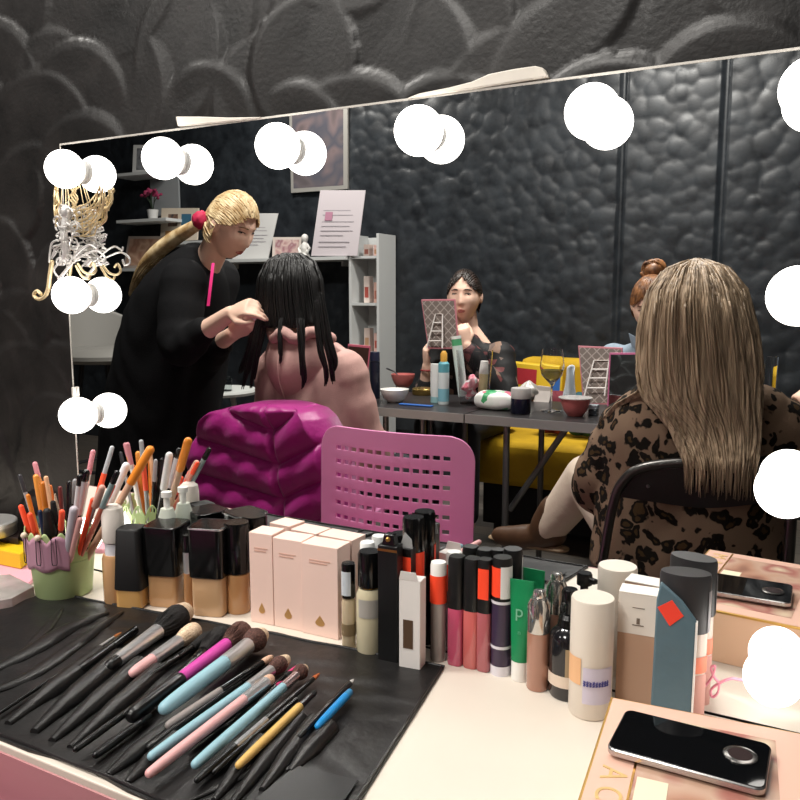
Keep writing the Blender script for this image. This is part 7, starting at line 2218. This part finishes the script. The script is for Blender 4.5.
# ladder of small shelves at the left, with a plant and frames
bs = [(112, 148, 171.5), (116, 166, 219), (120, 160, 268), (123, 160, 316), (156, 202, 243)]
zs_l = []
sw_ = thing('wall_shelf', 'set of short white wall shelves at the left of the back wall', 'shelf', [V(140, 240, SF)[0], SF + 0.1, zz(316, 140)])
for a_, b_, y in bs:
    xa, xb = bx(a_, b_, y); z_ = zz(y, 140); zs_l.append(z_)
    obj('board', MB().box([(xa + xb) / 2, SF + 0.11, z_ - 0.011], (xb - xa, 0.22, 0.022)), SW, sw_, smooth=False, bevel=0.001)
xa, xb = bx(150, 178, 190, SF + 0.2)
obj('back_panel', MB().box([(xa + xb) / 2, SF + 0.212, (zz(166, 160) + zz(212, 160)) / 2], (xb - xa, 0.016, zz(166, 160) - zz(212, 160))), M('8e9294', 0.6), sw_, smooth=False)
sheet('photo_frame', 'white photo frame on the top left shelf', 'picture frame', [(132, 143), (150, 143), (150, 171), (132, 171)], SF + 0.08, 0.06, [('frame', M('d5d5d3', 0.5)), ('picture', picture('grey_print', ['5a5c60', '8a8c90', '43464a'], 12), 0.22, 0.12, 0.82, 0.9)], 0.012, zs_l[0])
sheet('photo_frame', 'cream photo frame with two small portraits on the second left shelf', 'picture frame', [(161, 208), (198, 208), (197, 240), (160, 242)], SF + 0.16, 0.02,
      [('frame', M('d9cbb8', 0.5)), ('picture', picture('portrait_print', ['3a3230', '8a6a58', '22272f'], 22), 0.2, 0.18, 0.46, 0.55), ('picture', M('3f6f8a', 0.5), 0.56, 0.18, 0.82, 0.52), ('orange_panel', M('cf9a62', 0.5), 0.14, 0.68, 0.84, 0.9)], 0.012)
sheet('photo_frame', 'peach picture frame on the third left shelf', 'picture frame', [(126, 235), (162, 235), (160, 267), (123, 267)], SF + 0.10, 0.1, [('frame', M('b9aaa0', 0.5)), ('picture', picture('peach_print', ['b58a72', 'd2ad94', 'a87a64', 'c9a08a'], 9), 0.06, 0.08, 0.94, 0.92)], 0.012, zs_l[2])
pp = V(153, 219, SF + 0.09); pp[2] = zs_l[1] + 0.001
pl = thing('potted_flower', 'white pot with a pink flower on the second left shelf', 'plant', pp)
obj('pot', MB().lathe([(0, 0), (0.032, 0), (0.042, 0.072), (0.038, 0.072), (0.034, 0.06), (0, 0.06)], pp, 24), M('cfcfcd', 0.4), pl, ang=60)
mb = MB(); g = random.Random(6)
for k_ in range(7):
    a_ = g.uniform(0, 6.3)
    mb.tube([pp + EZ * 0.055, pp + X3([0.02 * math.cos(a_), 0.02 * math.sin(a_), 0.13]), pp + X3([0.055 * math.cos(a_), 0.03 * math.sin(a_), 0.18 + 0.02 * math.sin(k_)])], [0.003, 0.003, 0.002], 6)
obj('stem', mb, M('2c3a2a', 0.6), pl)
mb = MB()
for k_ in range(34):
    c_ = pp + X3([g.gauss(0, 0.045), g.gauss(0, 0.025), 0.195 + g.gauss(0, 0.018)])
    mb.ball(c_, (g.uniform(0.014, 0.022), g.uniform(0.01, 0.016), g.uniform(0.009, 0.014)), 8, 6)
obj('blossom', mb, M('8f2c50', 0.7), pl, remesh=0.006)

# ---------------------------------------------------------------- side table and shell armchair at the left
sq = V(219, 389, 1.95)
t = thing('side_table', 'small white side table left of the girl in the hoodie', 'table', [sq[0], 1.95, 0])
obj('table_top', MB().lathe([(0, sq[2] - 0.022), (0.17, sq[2] - 0.022), (0.175, sq[2] - 0.01), (0.17, sq[2]), (0, sq[2])], [sq[0], 1.95, 0], 36), M('b9bcb8', 0.4), t)
for a_ in (0.5, 2.6, 4.7):
    obj('leg', MB().tube([[sq[0] + 0.06 * math.cos(a_), 1.95 + 0.06 * math.sin(a_), sq[2] - 0.02], [sq[0] + 0.16 * math.cos(a_), 1.95 + 0.16 * math.sin(a_), 0.012]], 0.013, 10, True), M('b9bcb8', 0.4), t)
gq = X3([V(224, 388, 1.9)[0], 1.9, sq[2] + 0.0006])
t = thing('glass_jar', 'low clear glass on the small white side table', 'glass', gq)
obj('glass_wall', MB().lathe([(0, 0), (0.036, 0), (0.038, 0.06), (0.036, 0.06), (0.034, 0.004), (0, 0.004)], gq, 28), glass('e8ecec', 0.02, 1.2), t, ang=60)
ac = V(92, 366, 2.15); acx, acy = ac[0], 2.2
t = thing('shell_armchair', 'tall pale grey shell armchair at the far left of the mirror view', 'armchair', [acx, acy, 0])
def shell(u, v):
    a_ = PI * (0.02 + 0.96 * u)
    top = 0.86 + (0.30 - 0.17 * abs(2 * u - 1) ** 1.6) * v
    r_ = 0.27 + 0.07 * v
    return X3([acx + 0.08 - r_ * math.sin(a_), acy - r_ * math.cos(a_) * 0.95, top])
SHELLM = M('7d7b76', 0.55)
obj('backrest', MB().grid(shell, 36, 14), SHELLM, t, solid=0.03)
obj('seat', MB().lathe([(0, 0.83), (0.25, 0.83), (0.28, 0.85), (0.28, 0.87), (0.24, 0.9), (0, 0.905)], [acx + 0.08, acy, 0], 36), SHELLM, t)
for a_ in (0.8, 2.4, 3.9, 5.5):
    obj('leg', MB().tube([[acx + 0.08 + 0.14 * math.cos(a_), acy + 0.14 * math.sin(a_), 0.83], [acx + 0.08 + 0.24 * math.cos(a_), acy + 0.24 * math.sin(a_), 0.012]], 0.014, 10, True), M('26262a', 0.5), t)
obj('footrest', MB().tube([[acx + 0.08 + 0.215 * math.cos(q), acy + 0.215 * math.sin(q), 0.25] for q in np.linspace(0, 2 * PI, 25)], 0.009, 8), M('26262a', 0.5), t)
FLIP = False
LAMPS = [23, 52, 66, 36]
EXPOSURE = 0.0

# ================================================================== light and camera
def area(name, loc, size, power, col, rot=(0, 0, 0)):
    L = bpy.data.lights.new(name, 'AREA'); L.shape = 'RECTANGLE'; L.size, L.size_y = size; L.energy = power; L.color = col
    o = bpy.data.objects.new(name, L); COL.objects.link(o); o.location = loc; o.rotation_euler = rot
    return o


for i, (x, y) in enumerate(((-0.7, -0.9), (-1.75, -0.72), (-0.9, -2.6), (-3.0, -2.9))):
    t = thing('ceiling_lamp', ['flat white ceiling lamp above the vanity table', 'flat white ceiling lamp above the blonde woman', 'flat white ceiling lamp above the folding table', 'flat white ceiling lamp near the wall shelves'][i], 'ceiling lamp', (x, y, RZ1 - 0.03), 'ceiling lamps')
    obj('housing', MB().box((x, y, RZ1 - 0.012), (0.64, 0.34, 0.022)), M('e8e8e8', 0.5), t, bevel=0.003)
    area('ceiling_lamp_light', (x, y, RZ1 - 0.03), (0.6, 0.3), LAMPS[i], (1, 0.96, 0.9))

w = bpy.data.worlds.new('dim_room'); bpy.context.scene.world = w; w.use_nodes = True
w.node_tree.nodes['Background'].inputs['Color'].default_value = (0.5, 0.52, 0.56, 1)
w.node_tree.nodes['Background'].inputs['Strength'].default_value = 0.05

cam = bpy.data.cameras.new('camera'); co = bpy.data.objects.new('camera', cam); COL.objects.link(co)
cam.sensor_width = 36; cam.lens = 36 * F / 800; cam.clip_start = 0.02
mw = Matrix(np.column_stack([RGT, UPV, -FWD]).tolist()).to_4x4(); mw.translation = Vector(CAM)
co.matrix_world = mw
sc = bpy.context.scene
sc.camera = co
sc.view_settings.view_transform = 'Standard'
sc.view_settings.look = 'None'
sc.view_settings.gamma = 1
sc.view_settings.use_curve_mapping = False
sc.view_settings.exposure = EXPOSURE
sc.cycles.max_bounces = 10
sc.cycles.glossy_bounces = 6
sc.cycles.transmission_bounces = 8
sc.cycles.sample_clamp_indirect = 4
sc.cycles.blur_glossy = 0.5
